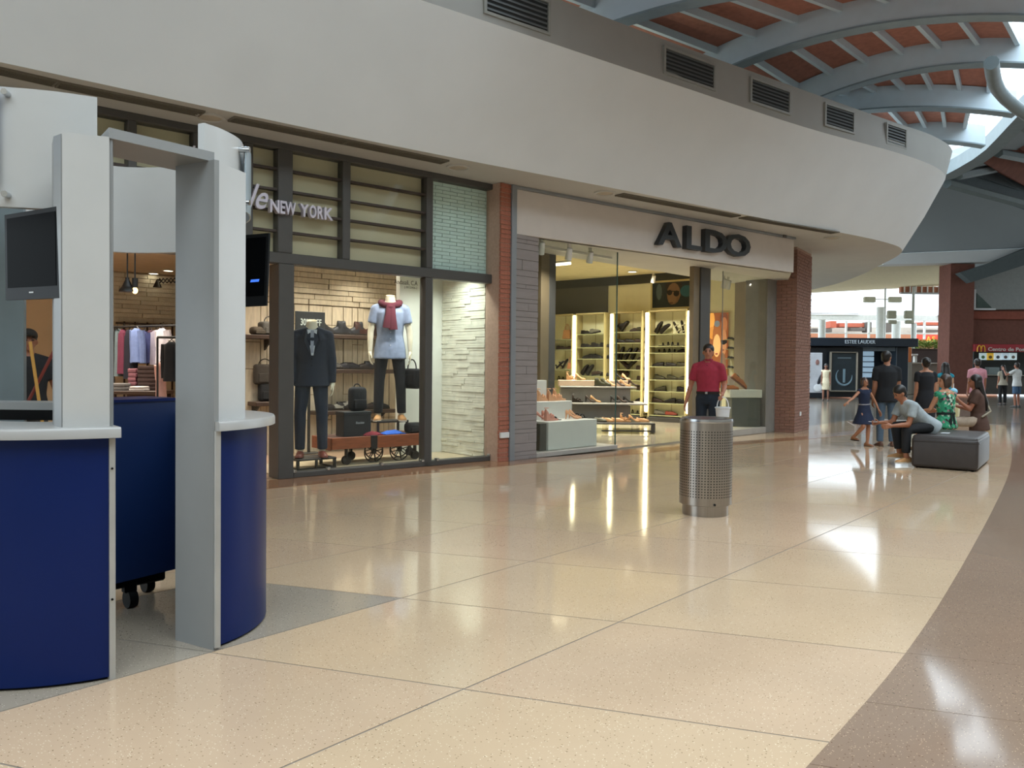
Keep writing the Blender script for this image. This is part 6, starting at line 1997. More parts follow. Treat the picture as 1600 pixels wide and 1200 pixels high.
    for i in range(2):
        S, e, w = A_[i]
        hv, hf = hand_geo(curl)
        sg = -1 if i == 0 else 1
        d = (w - e).normalized()
        z = -d
        fw = Vector((0, 1, 0.0)) if abs(d.y) < 0.9 else Vector((0, 0, 1))
        y = (fw - z * fw.dot(z)).normalized()
        x = y.cross(z)
        k = s * 1.02
        pts = []
        for p in hv:
            q = Vector((p[0] * (1 if sg > 0 else -1), p[1], p[2])) * k
            pts.append(tuple(w + x * q.x + y * q.y + z * q.z))
        out._add(pts, [tuple(reversed(q)) for q in hf] if sg < 0 else hf)
    out.build('body', SK, root, smooth=179)
    hands = [W(A_[i][2] + (A_[i][2] - A_[i][1]).normalized() * 0.09 * s) for i in range(2)]

    # ---- clothes
    def wear(nm, mb, col, vx=voxel, sm=3, m=None):
        v, f = remeshed(mb, vx, sm)
        o = MB(lambda *p: tuple(W(p)))
        o._add(v, f)
        return o.build(nm, m or CLOTH(col), root, smooth=179)
    G = 0.016
    if shirt:
        mb = MB()
        lo = -0.10 - hem
        path = [pel + sp * lo * s] + tor[1:6] + [nb - up2 * 0.005]
        rr = [(tr[1][0] * 1.08 + G * 1.9, tr[1][1] * 1.05 + G * 2.0)] + [(a + G + (0.012 if (q_ == 0 and hem > -0.1) else 0), b + G + (0.01 if (q_ == 0 and hem > -0.1) else 0)) for q_, (a, b) in enumerate(tr[1:6])] + [(0.075 * s, 0.07 * s)]
        if hem <= -0.1:
            path = [pel + sp * 0.075 * s] + path[2:]; rr = [(tr[1][0] * 0.97 + G, tr[1][1] * 0.97 + G)] + rr[2:]
        etube(mb, path, rr, X, 20)
        for i in range(2):
            S, e, w = A_[i]
            mb.ell(S, ur * 1.08 + G * 0.8, ur * 1.08 + G * 0.8, ur * 1.0 + G * 0.8, 12, 8)
            cap(mb, nb - up2 * 0.005, S + up2 * 0.012, 0.042 * s + G * 0.7, ur * 0.8 + G * 0.8)
            if sleeve <= 1.0:
                mb.cyl(S, S + (e - S) * sleeve, ur + G, er + G + 0.012, 14)
            else:
                cap(mb, S, e, ur + G, er + G); mb.cyl(e, e + (w - e) * min(1, sleeve - 1), er + G, wr + G, 14)
        wear('shirt', mb, shirt)
    if collar:
        mb = MB(lambda *p: tuple(W(p)))
        ring = []
        for q in range(15):
            a = math.radians(-60 + 300 * q / 14) + math.pi * 0.667
            c = nb + up2 * 0.012
            ring.append([tuple(c + Vector((0.068 * s * math.cos(a), 0.068 * s * math.sin(a) + 0.006, h))) for h in (0.0, 0.035 * s)])
        mb.loft(ring, closed=False)
        cl = mb.build('collar', CLOTH(collar), root)
    if pants:
        mb = MB()
        etube(mb, [pel - sp * 0.11 * s, pel - sp * 0.02 * s, pel + sp * 0.06 * s], [(tr[0][0] + G, tr[0][1] + G), (tr[1][0] + G * 0.7, tr[1][1] + G * 0.7), (tr[1][0] * 0.95 + G * 0.6, tr[1][1] * 0.95 + G * 0.6)], X, 18)
        for i in range(2):
            h, k, a = L_[i]
            if pant_len > 0.5:
                cap(mb, h, k, tR + G, kR + G)
                f_ = min(1.0, (pant_len - 0.5) * 2)
                mb.cyl(k, k + (a - k) * f_, kR + G, (kR + (aR - kR) * f_) + G + 0.006, 14)
            else:
                mb.cyl(h, h + (k - h) * pant_len * 2, tR + G, kR + G + 0.02, 14)
                mb.ell(h, tR + G, tR + G, tR + G, 12, 8)
        wear('trousers' if pant_len > 0.6 else 'shorts', mb, pants)
        bl = MB()
        etube(bl, [pel + sp * 0.045 * s, pel + sp * 0.078 * s], [(tr[1][0] * 0.975 + G, tr[1][1] * 0.975 + G)] * 2, X, 20)
        if not dress and hem <= -0.1:
            o = MB(lambda *p: tuple(W(p)))
            o._add(bl.v, bl.f)
            o.build('belt', CLOTH('241d19'), root, smooth=60)
    if dress:
        col, zlen, flare = dress
        mb = MB()
        path = [pel - sp * (0.10 + zlen) * s, pel - sp * 0.10 * s] + tor[2:6] + [nb - up2 * 0.02]
        rr = [(0.15 * s + flare, 0.12 * s + flare), (tr[1][0] + G * 1.5, tr[1][1] + G * 1.5)] + [(a + G, b + G) for a, b in tr[2:6]] + [(0.075 * s, 0.07 * s)]
        if abs(sp.z) < 0.9 or pelvis_z is not None: path[0] = pel - Vector((0, -0.03, 0.05 + zlen)) * s
        etube(mb, path, rr, X, 20)
        for i in range(2):
            S, e, w = A_[i]
            mb.ell(S, ur * 1.1 + G * 0.8, ur * 1.1 + G * 0.8, ur * 1.1 + G * 0.8, 12, 8)
            if sleeve > 0.2: mb.cyl(S, S + (e - S) * sleeve, ur + G, er + G + 0.008, 14)
        wear('dress', mb, col if isinstance(col, str) else 'ffffff', m=None if isinstance(col, str) else col)
    if shoes:
        for i in range(2):
            h, k, a = L_[i]
            fd = Vector((0.12 * (-1 if i == 0 else 1), 1, 0)).normalized()
            sd = Vector((fd.y, -fd.x, 0))
            z0 = a.z - 0.094 * s
            mb = MB(lambda *p: tuple(W(p)))
            prof = [(-0.085, 0.026, 0.06), (-0.07, 0.038, 0.085), (-0.02, 0.040, 0.09), (0.04, 0.043, 0.07), (0.10, 0.048, 0.052), (0.15, 0.040, 0.040), (0.175, 0.018, 0.026)]
            rings = []
            for x, wd, hh in prof:
                rings.append([tuple(Vector((a.x, a.y, z0)) + fd * x * s + sd * (wd * s * math.cos(math.pi * q / 8)) + Vector((0, 0, 0.012 + hh * s * math.sin(math.pi * q / 8) ** 0.8))) for q in range(9)])
            mb.loft(rings)
            so = mb.build('shoe', mat('shoe_' + shoes, shoes, 0.5), root, smooth=60)
            m2 = MB(lambda *p: tuple(W(p)))
            pl = [(-0.088, 0.024), (-0.07, 0.040), (0.0, 0.040), (0.10, 0.050), (0.155, 0.040), (0.182, 0.014)]
            pp_ = [Vector((a.x, a.y, z0)) + fd * x * s + sd * w_ * s for x, w_ in pl] + [Vector((a.x, a.y, z0)) + fd * x * s - sd * w_ * s for x, w_ in pl[::-1]]
            m2.loft([[tuple(p) for p in pp_], [tuple(p + Vector((0, 0, 0.02))) for p in pp_]])
            m2.build('sole', CLOTH('cfc8bb') if shoes in ('b98a58', 'c49a6c') else mat('shoe_1c1815', '1c1815', 0.5), so)
    if not headless:
        HM = mat('hair_' + (hair or '1d1714'), hair or '1d1714', 0.45, var=0.2, scale=40, stretch=(1, 1, 0.2))
        mb = MB()
        mb.ell(hd + Rh @ Vector((0, -0.020, 0.040)) * s, 0.086 * s, 0.097 * s, 0.090 * s, 16, 12, Rh)
        if hair_style in ('short',):
            mb.ell(hd + Rh @ Vector((0, -0.040, -0.012)) * s, 0.080 * s, 0.066 * s, 0.075 * s, 12, 8, Rh)
        elif hair_style == 'bob':
            mb.ell(hd + Rh @ Vector((0, -0.045, -0.02)) * s, 0.088 * s, 0.07 * s, 0.10 * s, 12, 8, Rh)
            for sg in (-1, 1): cap(mb, hd + Rh @ Vector((sg * 0.068, 0.01, 0.03)) * s, hd + Rh @ Vector((sg * 0.078, 0.005, -0.09)) * s, 0.032 * s, 0.028 * s)
        elif hair_style == 'bun':
            mb.ell(hd + Rh @ Vector((0, -0.04, -0.01)) * s, 0.080 * s, 0.066 * s, 0.075 * s, 12, 8, Rh)
            mb.ell(hd + Rh @ Vector((0, -0.13, 0.02)) * s, 0.042 * s, 0.04 * s, 0.04 * s, 12, 8, Rh)
        elif hair_style == 'long':
            b0 = hd + Rh @ Vector((0, -0.055, 0.0)) * s
            etube(mb, [b0, nb - Vector((0, 0.085, 0.02)) * s, nb - up2 * 0.22 * s - Vector((0, 0.13, 0)) * s, nb - up2 * 0.36 * s - Vector((0, 0.13, 0)) * s],
                  [(0.085 * s, 0.06 * s), (0.09 * s, 0.05 * s), (0.085 * s, 0.04 * s), (0.04 * s, 0.02 * s)], X, 14)
            for sg in (-1, 1): cap(mb, hd + Rh @ Vector((sg * 0.072, -0.01, 0.02)) * s, hd + Rh @ Vector((sg * 0.078, -0.02, -0.10)) * s, 0.028 * s, 0.026 * s)
        v, f = remeshed(mb, voxel * 0.8, 2)
        o = MB(lambda *p: tuple(W(p)))
        o._add(v, f)
        o.build('hair', HM, root, smooth=179)
        if face:
            for sg in (-1, 1):
                o = MB(lambda *p: tuple(W(p)))
                o.ell(hd + Rh @ Vector((sg * 0.031, 0.080, 0.008)) * s, 0.014 * s, 0.007 * s, 0.0075 * s, 10, 6, Rh)
                ey = o.build('eye', mat('eye_dark', '2a1d18', 0.3), root, smooth=True)
                o = MB(lambda *p: tuple(W(p)))
                o.tube([tuple(hd + Rh @ Vector((sg * x, 0.083 - abs(x - 0.03) * 0.25, z)) * s) for x, z in ((0.014, 0.026), (0.032, 0.031), (0.048, 0.026))], 0.0045 * s, 6)
                o.build('eyebrow', HM, root)
            o = MB(lambda *p: tuple(W(p)))
            o.ell(hd + Rh @ Vector((0, 0.081, -0.055)) * s, 0.023 * s, 0.006 * s, 0.0065 * s, 12, 6, Rh)
            o.build('mouth', mat('lips', '8a4a40', 0.5), root, smooth=True)
        if cap_col:
            o = MB(lambda *p: tuple(W(p)))
            o.ell(hd + Rh @ Vector((0, -0.018, 0.055)) * s, 0.088 * s, 0.10 * s, 0.075 * s, 16, 10, Rh)
            o.ell(hd + Rh @ Vector((0, 0.10, 0.055)) * s, 0.07 * s, 0.06 * s, 0.008 * s, 14, 6, Rh)
            o.build('cap', CLOTH(cap_col), root, smooth=True)
    root_info = dict(root=root, W=W, hands=hands, nb=nb, pel=pel, hd=hd, s=s, up=up2, sp=sp, tr=tr, A=A_, L=L_)
    return root_info


CAMV = lambda p: (-p[0], -p[1])
LEFT_ = (-_r0[0], -_r0[1])
RIGHT_ = (_r0[0], _r0[1])
AWAY = (_d[0], _d[1])
def mix(a, b, k): return (a[0] * (1 - k) + b[0] * k, a[1] * (1 - k) + b[1] * k)

# ---- mannequins in the menswear window
MSK = 'e0d8bf'
sl0 = K.s(487, 600, 0.56)
pm = K.w(sl0, 0.56, 0)
out_ = (-K.n[0], -K.n[1])
m1 = person('mannequin', 'headless mannequin in a dark navy suit on the low black stand', 'mannequin', pm, mix(out_, CAMV(pm), 0.5), H=2.02, skin=MSK, headless=True, base_z=zsd + 0.0, shirt='252c3a', sleeve=2.0, pants='262e3d', shoes='7a3f33', voxel=0.013, hem=0.03,
            legs={'l': ((-0.06, 0.02, -1), (-0.02, -0.02, -1)), 'r': ((0.09, 0.05, -1), (0.0, -0.04, -1))}, arms={'l': ((-0.16, -0.02, -1), (-0.02, 0.10, -1)), 'r': ((0.16, -0.02, -1), (0.02, 0.12, -1))})
def on_chest(info, pts, col, nm, thick=0.012):
    W, s = info['W'], info['s']
    o = MB()
    P = [Vector(W((x * s, y * s, z * s))) for x, y, z in pts]
    o.plate([tuple(p) for p in P], thick)
    return o.build(nm, CLOTH(col), info['root'])
nbz = m1['nb'].z / m1['s']
nby = m1['nb'].y / m1['s']
# white shirt front, tie and lapels over the jacket
on_chest(m1, [(-0.055, nby + 0.075, nbz - 0.01), (0.055, nby + 0.075, nbz - 0.01), (0.012, nby + 0.140, nbz - 0.30), (-0.012, nby + 0.140, nbz - 0.30)], 'cfd3d8', 'shirt_front', 0.006)
on_chest(m1, [(-0.018, nby + 0.092, nbz - 0.02), (0.018, nby + 0.092, nbz - 0.02), (0.020, nby + 0.148, nbz - 0.27), (-0.014, nby + 0.148, nbz - 0.27)], '9a9fae', 'tie', 0.006)
for sg in (-1, 1):
    on_chest(m1, [(sg * 0.06, nby + 0.07, nbz + 0.01), (sg * 0.115, nby + 0.105, nbz - 0.11), (sg * 0.085, nby + 0.135, nbz - 0.14), (sg * 0.012, nby + 0.150, nbz - 0.32)], '1f2531', 'lapel', 0.008)
o = MB(lambda *p: tuple(m1['W'](p)))
s_m = m1['s']
for k in range(2): o.ell((0.01, m1['nb'].y + 0.15 * s_m, m1['nb'].z - (0.34 + 0.07 * k) * s_m), 0.009, 0.006, 0.009, 8, 5)
o.build('button', BLACK, m1['root'])
for inf, t_ in ((m1, 'neck_cap'),):
    nk = inf['nb'] + (inf['up'] + Vector((0, 0.12, 0.6))).normalized() * 0.085 * inf['s']
    o = MB(lambda *p: tuple(inf['W'](p)))
    o.ell(nk + Vector((0, 0.0, 0.012)), 0.058 * inf['s'], 0.062 * inf['s'], 0.008, 14, 6, Matrix.Rotation(-0.25, 3, 'X'))
    o.build('neck_cap', mat('neck_cap', 'e9dcb0', 0.4), inf['root'], smooth=True)
sl1 = K.s(609, 600, wt0 + 0.34)
pm2 = K.w(sl1, wt0 + 0.34, 0)
m2 = person('mannequin', 'headless mannequin in a pale blue shirt and maroon scarf on the black stool', 'mannequin', pm2, mix(out_, CAMV(pm2), 0.5), H=2.03, skin=MSK, headless=True, base_z=zst, shirt='8d9ab4', sleeve=0.62, pants='1b1c20', shoes='b98a58', voxel=0.013, hem=0.07,
            legs={'l': ((-0.10, 0.03, -1), (-0.04, 0.0, -1)), 'r': ((0.10, 0.05, -1), (0.03, -0.02, -1))}, arms={'l': ((-0.22, -0.05, -1), (-0.03, 0.12, -1)), 'r': ((0.22, -0.05, -1), (0.02, 0.14, -1))})
o = MB(lambda *p: tuple(m2['W'](p)))
s_m = m2['s']
nb = m2['nb']
ring = [tuple(nb + Vector((0.115 * s_m * math.cos(a), 0.085 * s_m * math.sin(a) + 0.0, 0.012 - 0.045 * s_m * (math.sin(a) > 0) * math.sin(a)))) for a in [2 * math.pi * q / 18 for q in range(19)]]
o.tube(ring, 0.040 * s_m, 10, caps=False)
MAROON = CLOTH('5a2230')
sc_ = o.build('scarf', MAROON, m2['root'], smooth=True)
o = MB(lambda *p: tuple(m2['W'](p)))
for x0_, x1_, dz in ((-0.018, -0.03, 0.33), (0.022, 0.045, 0.31)):
    etube(o, [nb + Vector((x0_ * s_m, 0.10 * s_m, -0.03)), nb + Vector((x0_ * s_m, 0.145 * s_m, -0.13 * s_m)), nb + Vector((x1_ * s_m, 0.155 * s_m, -dz * s_m))], [(0.035 * s_m, 0.03 * s_m), (0.042 * s_m, 0.024 * s_m), (0.055 * s_m, 0.018 * s_m)], Vector((1, 0, 0)), 10)
o.ell(nb + Vector((0.0, 0.115 * s_m, -0.055 * s_m)), 0.05 * s_m, 0.035 * s_m, 0.035 * s_m, 12, 8)
o.build('scarf_tails', MAROON, sc_, smooth=True)
o = MB(lambda *p: tuple(m2['W'](p)))
o.ell(nb + (m2['up'] + Vector((0, 0.12, 0.6))).normalized() * 0.085 * s_m + Vector((0, 0, 0.012)), 0.058 * s_m, 0.062 * s_m, 0.008, 14, 6, Matrix.Rotation(-0.25, 3, 'X'))
o.build('neck_cap', MATS['neck_cap'], m2['root'], smooth=True)
for zz in (0.10, 0.18, 0.26, 0.34, 0.42):
    o = MB(lambda *p: tuple(m2['W'](p)))
    o.ell(nb + Vector((0.0, 0.142 * s_m, -(zz + 0.1) * s_m)), 0.007, 0.005, 0.007, 8, 5)
    o.build('button', mat('pearl_button', 'd7d9de', 0.3), m2['root'])
# black satchel in the right-hand (picture) hand
hp = max(m2['hands'], key=lambda h: float((np.array(h) - CPOS) @ _r))
bgk = thing('satchel', (hp.x, hp.y, hp.z - 0.5), 'black leather satchel hanging from the hand of the shirted mannequin', 'bag')
nn = Vector((K.u[0], K.u[1], 0))
def SW(s, t, z): return (hp.x + K.u[0] * s + K.n[0] * t, hp.y + K.u[1] * s + K.n[1] * t, hp.z + z)
MB(SW).rbox(-0.03, 0.09, -0.17, 0.17, -0.42, -0.13, 0.04, 3).build('body', CLOTH('17171a'), bgk, smooth=True)
MB(SW).tube([(0.03, 0.11 * math.cos(math.pi * q / 10), -0.14 + 0.14 * math.sin(math.pi * q / 10)) for q in range(11)], 0.010, 6).build('handle', CLOTH('17171a'), bgk)
MB(SW).tube([(0.10, 0.16 * math.cos(math.pi * q / 10), -0.15 - 0.2 * math.sin(math.pi * q / 10)) for q in range(11)], 0.010, 6).build('strap', CLOTH('17171a'), bgk)
MB(SW).bbox(-0.04, -0.025, -0.12, 0.12, -0.36, -0.22, 0.005).build('pocket', CLOTH('101012'), bgk)
# ---- the man in the red polo shirt with a bucket
p = atd(1106, 640, 12.2)
rm = person('person', 'man in a red polo shirt and dark trousers, walking with a white bucket', 'person', p, mix(CAMV(p / 12), LEFT_, 0.18), H=1.78, shirt='94283a', sleeve=0.72, pants='1d2530', shoes='1d1916', skin='a3694f', hair='1c1614', voxel=0.0125, collar='8a2535',
            arms={'r': ((0.30, -0.06, -1), (0.22, 0.22, -1)), 'l': ((-0.20, -0.15, -1), (-0.05, 1.1, -0.55))}, legs={'l': ((-0.03, 0.10, -1), (0, -0.05, -1)), 'r': ((0.05, -0.04, -1), (0, -0.12, -1))}, look=0.12, hem=-0.2)
hb = max(rm['hands'], key=lambda h: float((np.array(h) - CPOS) @ _r))
bk = thing('bucket', (hb.x, hb.y, hb.z - 0.40), 'small white plastic bucket in the hand of the man in red', 'bucket')
PLW = mat('bucket_white', 'd5d6d8', 0.4)
bxy = (hb.x + _r0[0] * 0.02, hb.y + _r0[1] * 0.02, hb.z - 0.37)
MB().lathe([(0.0, 0.0), (0.085, 0.0), (0.105, 0.20), (0.115, 0.205), (0.115, 0.22), (0.10, 0.22), (0.08, 0.02), (0.0, 0.02)], bxy, 24).build('pail', PLW, bk, smooth=True)
MB().lathe([(0.0, 0.20), (0.10, 0.205), (0.102, 0.225), (0.0, 0.23)], bxy, 24).build('lid', mat('bucket_lid', 'c4c8cc', 0.4), bk, smooth=True)
MB().tube([(bxy[0] + _r0[0] * 0.085 * math.cos(math.pi * q / 10), bxy[1] + _r0[1] * 0.085 * math.cos(math.pi * q / 10), bxy[2] + 0.22 + 0.15 * math.sin(math.pi * q / 10)) for q in range(11)], 0.007, 6).build('bail_handle', PLW, bk)
MB(lambda *q: tuple(rm['W'](q))).bbox(-0.02, 0.02, rm['tr'][1][1] + 0.008, rm['tr'][1][1] + 0.026, rm['pel'].z + 0.045, rm['pel'].z + 0.078, 0.004).build('belt_buckle', CHROME, rm['root'])
for q in range(3):
    o = MB(lambda *q_: tuple(rm['W'](q_)))
    o.ell(rm['nb'] + Vector((0, 0.098 + 0.008 * q, -0.05 - 0.045 * q)), 0.006, 0.005, 0.006, 8, 5)
    o.build('button', BLACK, rm['root'])

# ---- the group at the leather seat
TOPZ = 0.468
pg = atz(1449, 676, TOPZ)
gm = person('person', 'young man in a grey t-shirt sitting hunched on the leather seat', 'person', pg, mix(LEFT_, CAMV(pg / 12), 0.10), H=1.70, pelvis_z=TOPZ + 0.115, spine=(0, 0.80, 0.60), neck=(0, 0.5, 0.85), shirt='97a0a3', sleeve=0.62, pants='1a1b1e', pant_len=0.93, shoes='b98a58', skin='9a6448', hair='17130f', voxel=0.013,
            arms={'l': ((-0.06, 0.35, -1), (0.10, 1, -0.10)), 'r': ((0.06, 0.42, -1), (-0.15, 1, -0.02))}, legs={'l': ((-0.12, 1, -0.10), (0.0, 0.0, -1)), 'r': ((0.14, 1, -0.02), (0, -0.18, -1))}, tilt=-0.55, curl=35)
hp = gm['hands'][1]
ph2 = thing('mobile_phone', tuple(hp), 'white mobile phone in the hands of the seated man in grey', 'phone')
o = MB(); o.bbox(hp.x - 0.035, hp.x + 0.035, hp.y - 0.05, hp.y + 0.06, hp.z + 0.012, hp.z + 0.022, 0.004); o.build('case', mat('phone_white', 'd9dbe0', 0.3), ph2)
o = MB(); o.box(hp.x - 0.03, hp.x + 0.03, hp.y - 0.045, hp.y + 0.05, hp.z + 0.022, hp.z + 0.0235); o.build('screen', BLACK, ph2)


def floral():
    m = mat('floral_dress', '2f8a66', 0.8, var=0.05, scale=4)
    nt = m.node_tree
    b = nt.nodes['Principled BSDF']
    vo = nt.nodes.new('ShaderNodeTexVoronoi')
    vo.inputs['Scale'].default_value = 26
    ge = nt.nodes.new('ShaderNodeTexCoord')
    nt.links.new(ge.outputs['Object'], vo.inputs['Vector'])
    rp = nt.nodes.new('ShaderNodeValToRGB')
    rp.color_ramp.interpolation = 'CONSTANT'
    el = rp.color_ramp.elements
    el[0].position, el[0].color = 0.0, lin('2c8a63') + (1,)
    el[1].position, el[1].color = 0.42, lin('1c5a45') + (1,)
    for ps, cc in ((0.58, 'b9c9b4'), (0.72, '3fa378'), (0.86, '262b28'), (0.93, 'a3707a')):
        e = el.new(ps); e.color = lin(cc) + (1,)
    se = nt.nodes.new('ShaderNodeSeparateColor')
    nt.links.new(vo.outputs['Color'], se.inputs[0])
    nt.links.new(se.outputs[1], rp.inputs[0])
    nt.links.new(rp.outputs[0], b.inputs['Base Color'])
    return m
pgw = atz(1478, 668.5, TOPZ)
gw = person('person', 'woman in a green floral dress sitting with her back turned, head to the left', 'person', pgw, mix(AWAY, LEFT_, 0.25), H=1.66, pelvis_z=TOPZ + 0.11, spine=(0, 0.06, 1), female=True, dress=(floral(), 0.03, 0.05), sleeve=0.1, skin='b98262', hair='3a2a20', hair_style='bob', look=1.1, voxel=0.0135, girth=1.08,
            legs={'l': ((-0.12, 1, -0.05), (0, 0.05, -1)), 'r': ((0.12, 1, -0.05), (0, 0.05, -1))}, arms={'l': ((-0.25, 0.35, -1), (0.3, 1, -0.1)), 'r': ((0.25, 0.35, -1), (-0.3, 1, -0.1))}, shoes='6b4a36')
o = MB(lambda *q: tuple(gw['W'](q)))
etube(o, [gw['pel'] + gw['sp'] * 0.10, gw['pel'] + gw['sp'] * 0.135], [(gw['tr'][2][0] + 0.026, gw['tr'][2][1] + 0.026)] * 2, Vector((1, 0, 0)), 20)
o.build('sash', CLOTH('15201c'), gw['root'], smooth=60)
for sg in (-1, 1):
    o = MB(lambda *q: tuple(gw['W'](q)))
    y = -gw['tr'][2][1] - 0.035
    o.loft([[(sg * 0.005, y, gw['pel'].z + 0.12), (sg * 0.03, y, gw['pel'].z + 0.13), (sg * 0.03, y + 0.012, gw['pel'].z + 0.13), (sg * 0.005, y + 0.012, gw['pel'].z + 0.12)], [(sg * 0.02, y - 0.01, gw['pel'].z - 0.05), (sg * 0.06, y - 0.01, gw['pel'].z - 0.04), (sg * 0.06, y + 0.002, gw['pel'].z - 0.04), (sg * 0.02, y + 0.002, gw['pel'].z - 0.05)]])
    o.build('sash_end', CLOTH('15201c'), gw['root'])
# bare back below the nape: an open V of skin
o = MB(lambda *q: tuple(gw['W'](q)))
yb_ = gw['nb'].y - gw['tr'][5][1]
nz = gw['nb'].z
o._add([(-0.085, yb_ - 0.022, nz - 0.03), (0.085, yb_ - 0.022, nz - 0.03), (0.0, yb_ - 0.068, nz - 0.24), (-0.085, yb_ - 0.012, nz - 0.03), (0.085, yb_ - 0.012, nz - 0.03), (0.0, yb_ - 0.05, nz - 0.24)], [(0, 2, 1), (3, 4, 5), (0, 1, 4, 3), (1, 2, 5, 4), (2, 0, 3, 5)])
o.build('back_opening', mat('skin_b98262', 'b98262', 0.5), gw['root'])

pb = atz(1529, 667, TOPZ)
bw = person('person', 'woman with long dark hair and brown dress sitting at the right of the seat', 'person', pb, mix(LEFT_, AWAY, 0.30), H=1.66, pelvis_z=TOPZ + 0.11, spine=(0, 0.10, 1), female=True, shirt='4e362c', sleeve=0.6, pants='a89684', pant_len=0.95, skin='9c6248', hair='16100d', hair_style='long', voxel=0.0135, girth=1.06,
            legs={'l': ((-0.12, 1, -0.05), (0, 0.05, -1)), 'r': ((0.12, 1, -0.05), (0, 0.05, -1))}, arms={'l': ((-0.12, 0.45, -1), (0.0, 0.75, 0.7)), 'r': ((0.12, 0.45, -1), (-0.1, 1, 0.3))}, shoes='3a2a22', hem=0.08, curl=35)
hl_ = bw['hands'][0]
cu = thing('drink_cup', (hl_.x, hl_.y, hl_.z), 'pale blue ball-shaped cup held by the long-haired woman in brown', 'cup')
o = MB(); o.ell((hl_.x, hl_.y, hl_.z + 0.07), 0.062, 0.062, 0.058, 16, 10); o.build('bowl', mat('cup_blue', '8cc3dc', 0.5), cu, smooth=True)
o = MB(); o.tube([(hl_.x, hl_.y, hl_.z + 0.12), (hl_.x + 0.01, hl_.y, hl_.z + 0.20)], 0.006, 6); o.build('straw', mat('straw_white', 'd8d8d8', 0.5), cu)
o = MB(); o.cyl((hl_.x, hl_.y, hl_.z + 0.01), (hl_.x, hl_.y, hl_.z + 0.03), 0.035, n=12); o.build('base', mat('cup_blue', '8cc3dc', 0.5), cu)
# bag strap across her back
o = MB(lambda *q: tuple(bw['W'](q)))
t_ = bw['tr']
o.tube([bw['nb'] + Vector((0.15, -0.02, -0.02)), bw['nb'] + Vector((0.10, -0.135, -0.13)), bw['pel'] + Vector((-0.08, -0.155, 0.15)), bw['pel'] + Vector((-0.19, -0.02, 0.06))], 0.016, 8)
st = o.build('bag_strap', CLOTH('8c8270'), bw['root'], smooth=True)

# ---- the girl
pgirl = atz(1349, 697)
gi = person('person', 'small girl in a dark blue dress running with one arm stretched out', 'person', pgirl, mix(CAMV(pgirl / 15), RIGHT_, 0.45), H=1.27, female=True, dress=('1d2740', 0.27, 0.10), sleeve=0.2, skin='b27c5e', hair='3b281d', hair_style='bob', voxel=0.0115, girth=0.95, shoes='8a5a3c', spine=(0.06, 0.05, 1), look=-0.2, tilt=0.25,
            arms={'r': ((1.0, 0.1, -0.75), (1.0, 0.2, -0.45)), 'l': ((-0.55, 0.25, -1), (-0.25, 0.35, -1))}, legs={'l': ((-0.04, 0.10, -1), (0, -0.05, -1)), 'r': ((0.12, 0.32, -1), (0.02, -0.75, -0.7))})
o = MB(lambda *q: tuple(gi['W'](q)))
etube(o, [gi['pel'] + gi['sp'] * 0.075, gi['pel'] + gi['sp'] * 0.095], [(gi['tr'][2][0] + 0.026, gi['tr'][2][1] + 0.026)] * 2, Vector((1, 0, 0)), 20)
o.build('belt', CLOTH('8f8f96'), gi['root'], smooth=60)

# ---- standing and walking people behind
pm_ = atd(1385, 640, 14.6)
person('person', 'man in a black t-shirt and blue jeans standing with his back turned', 'person', pm_, mix(AWAY, RIGHT_, 0.12), H=1.76, shirt='16181c', sleeve=0.7, pants='4f6274', shoes='5a3a2a', skin='9c6a50', hair='17120f', look=-0.9, voxel=0.014, hem=0.04)
pw_ = atd(1446, 640, 15.6)
bk_ = person('person', 'woman in a short-sleeved black dress standing with a white shopping bag', 'person', pw_, mix(AWAY, RIGHT_, 0.05), H=1.66, female=True, dress=('15161b', 0.42, 0.02), sleeve=0.55, skin='a87458', hair='1a1412', hair_style='bun', voxel=0.0145, girth=1.08, shoes='1d1916', face=False)
hL = min(bk_['hands'], key=lambda h: float((np.array(h) - CPOS) @ _r))
sb_ = thing('shopping_bag', (hL.x, hL.y, hL.z - 0.45), 'white plastic shopping bag in the hand of the woman in black', 'bag')
o = MB(); o.loft([[(hL.x + a * w_, hL.y + b * d_, hL.z + z) for a, b in ((-1, -1), (1, -1), (1, 1), (-1, 1))] for z, w_, d_ in ((-0.44, 0.10, 0.05), (-0.25, 0.12, 0.06), (-0.08, 0.07, 0.03), (0.0, 0.02, 0.015))]); o.build('body', mat('bag_white', 'cfd2d4', 0.5), sb_, smooth=60)
o = MB(); o.tube([(hL.x, hL.y, hL.z - 0.02), (hL.x, hL.y, hL.z + 0.02)], 0.015, 6); o.build('handle', mat('bag_white', 'cfd2d4', 0.5), sb_)
pt_ = atd(1476, 640, 18.5)
tw = person('person', 'woman in a teal top and khaki trousers walking away, long dark hair', 'person', pt_, mix(AWAY, RIGHT_, 0.1), H=1.6, female=True, shirt='157a8c', sleeve=0.12, pants='8f866c', skin='b58a6c', hair='15110f', hair_style='long', voxel=0.016, face=False, hem=0.03)
hR = max(tw['hands'], key=lambda h: float((np.array(h) - CPOS) @ _r))
hbag = thing('handbag', (hR.x, hR.y, hR.z - 0.1), 'dark handbag on the arm of the woman in teal', 'bag')
o = MB(); o.rbox(hR.x - 0.15, hR.x + 0.13, hR.y - 0.07, hR.y + 0.07, hR.z - 0.02, hR.z + 0.22, 0.05, 3); o.build('body', CLOTH('1b191b'), hbag, smooth=True)
o = MB(); o.tube([(hR.x + 0.1 * math.cos(math.pi * q / 8), hR.y, hR.z + 0.20 + 0.14 * math.sin(math.pi * q / 8)) for q in range(9)], 0.01, 6); o.build('handle', CLOTH('1b191b'), hbag)
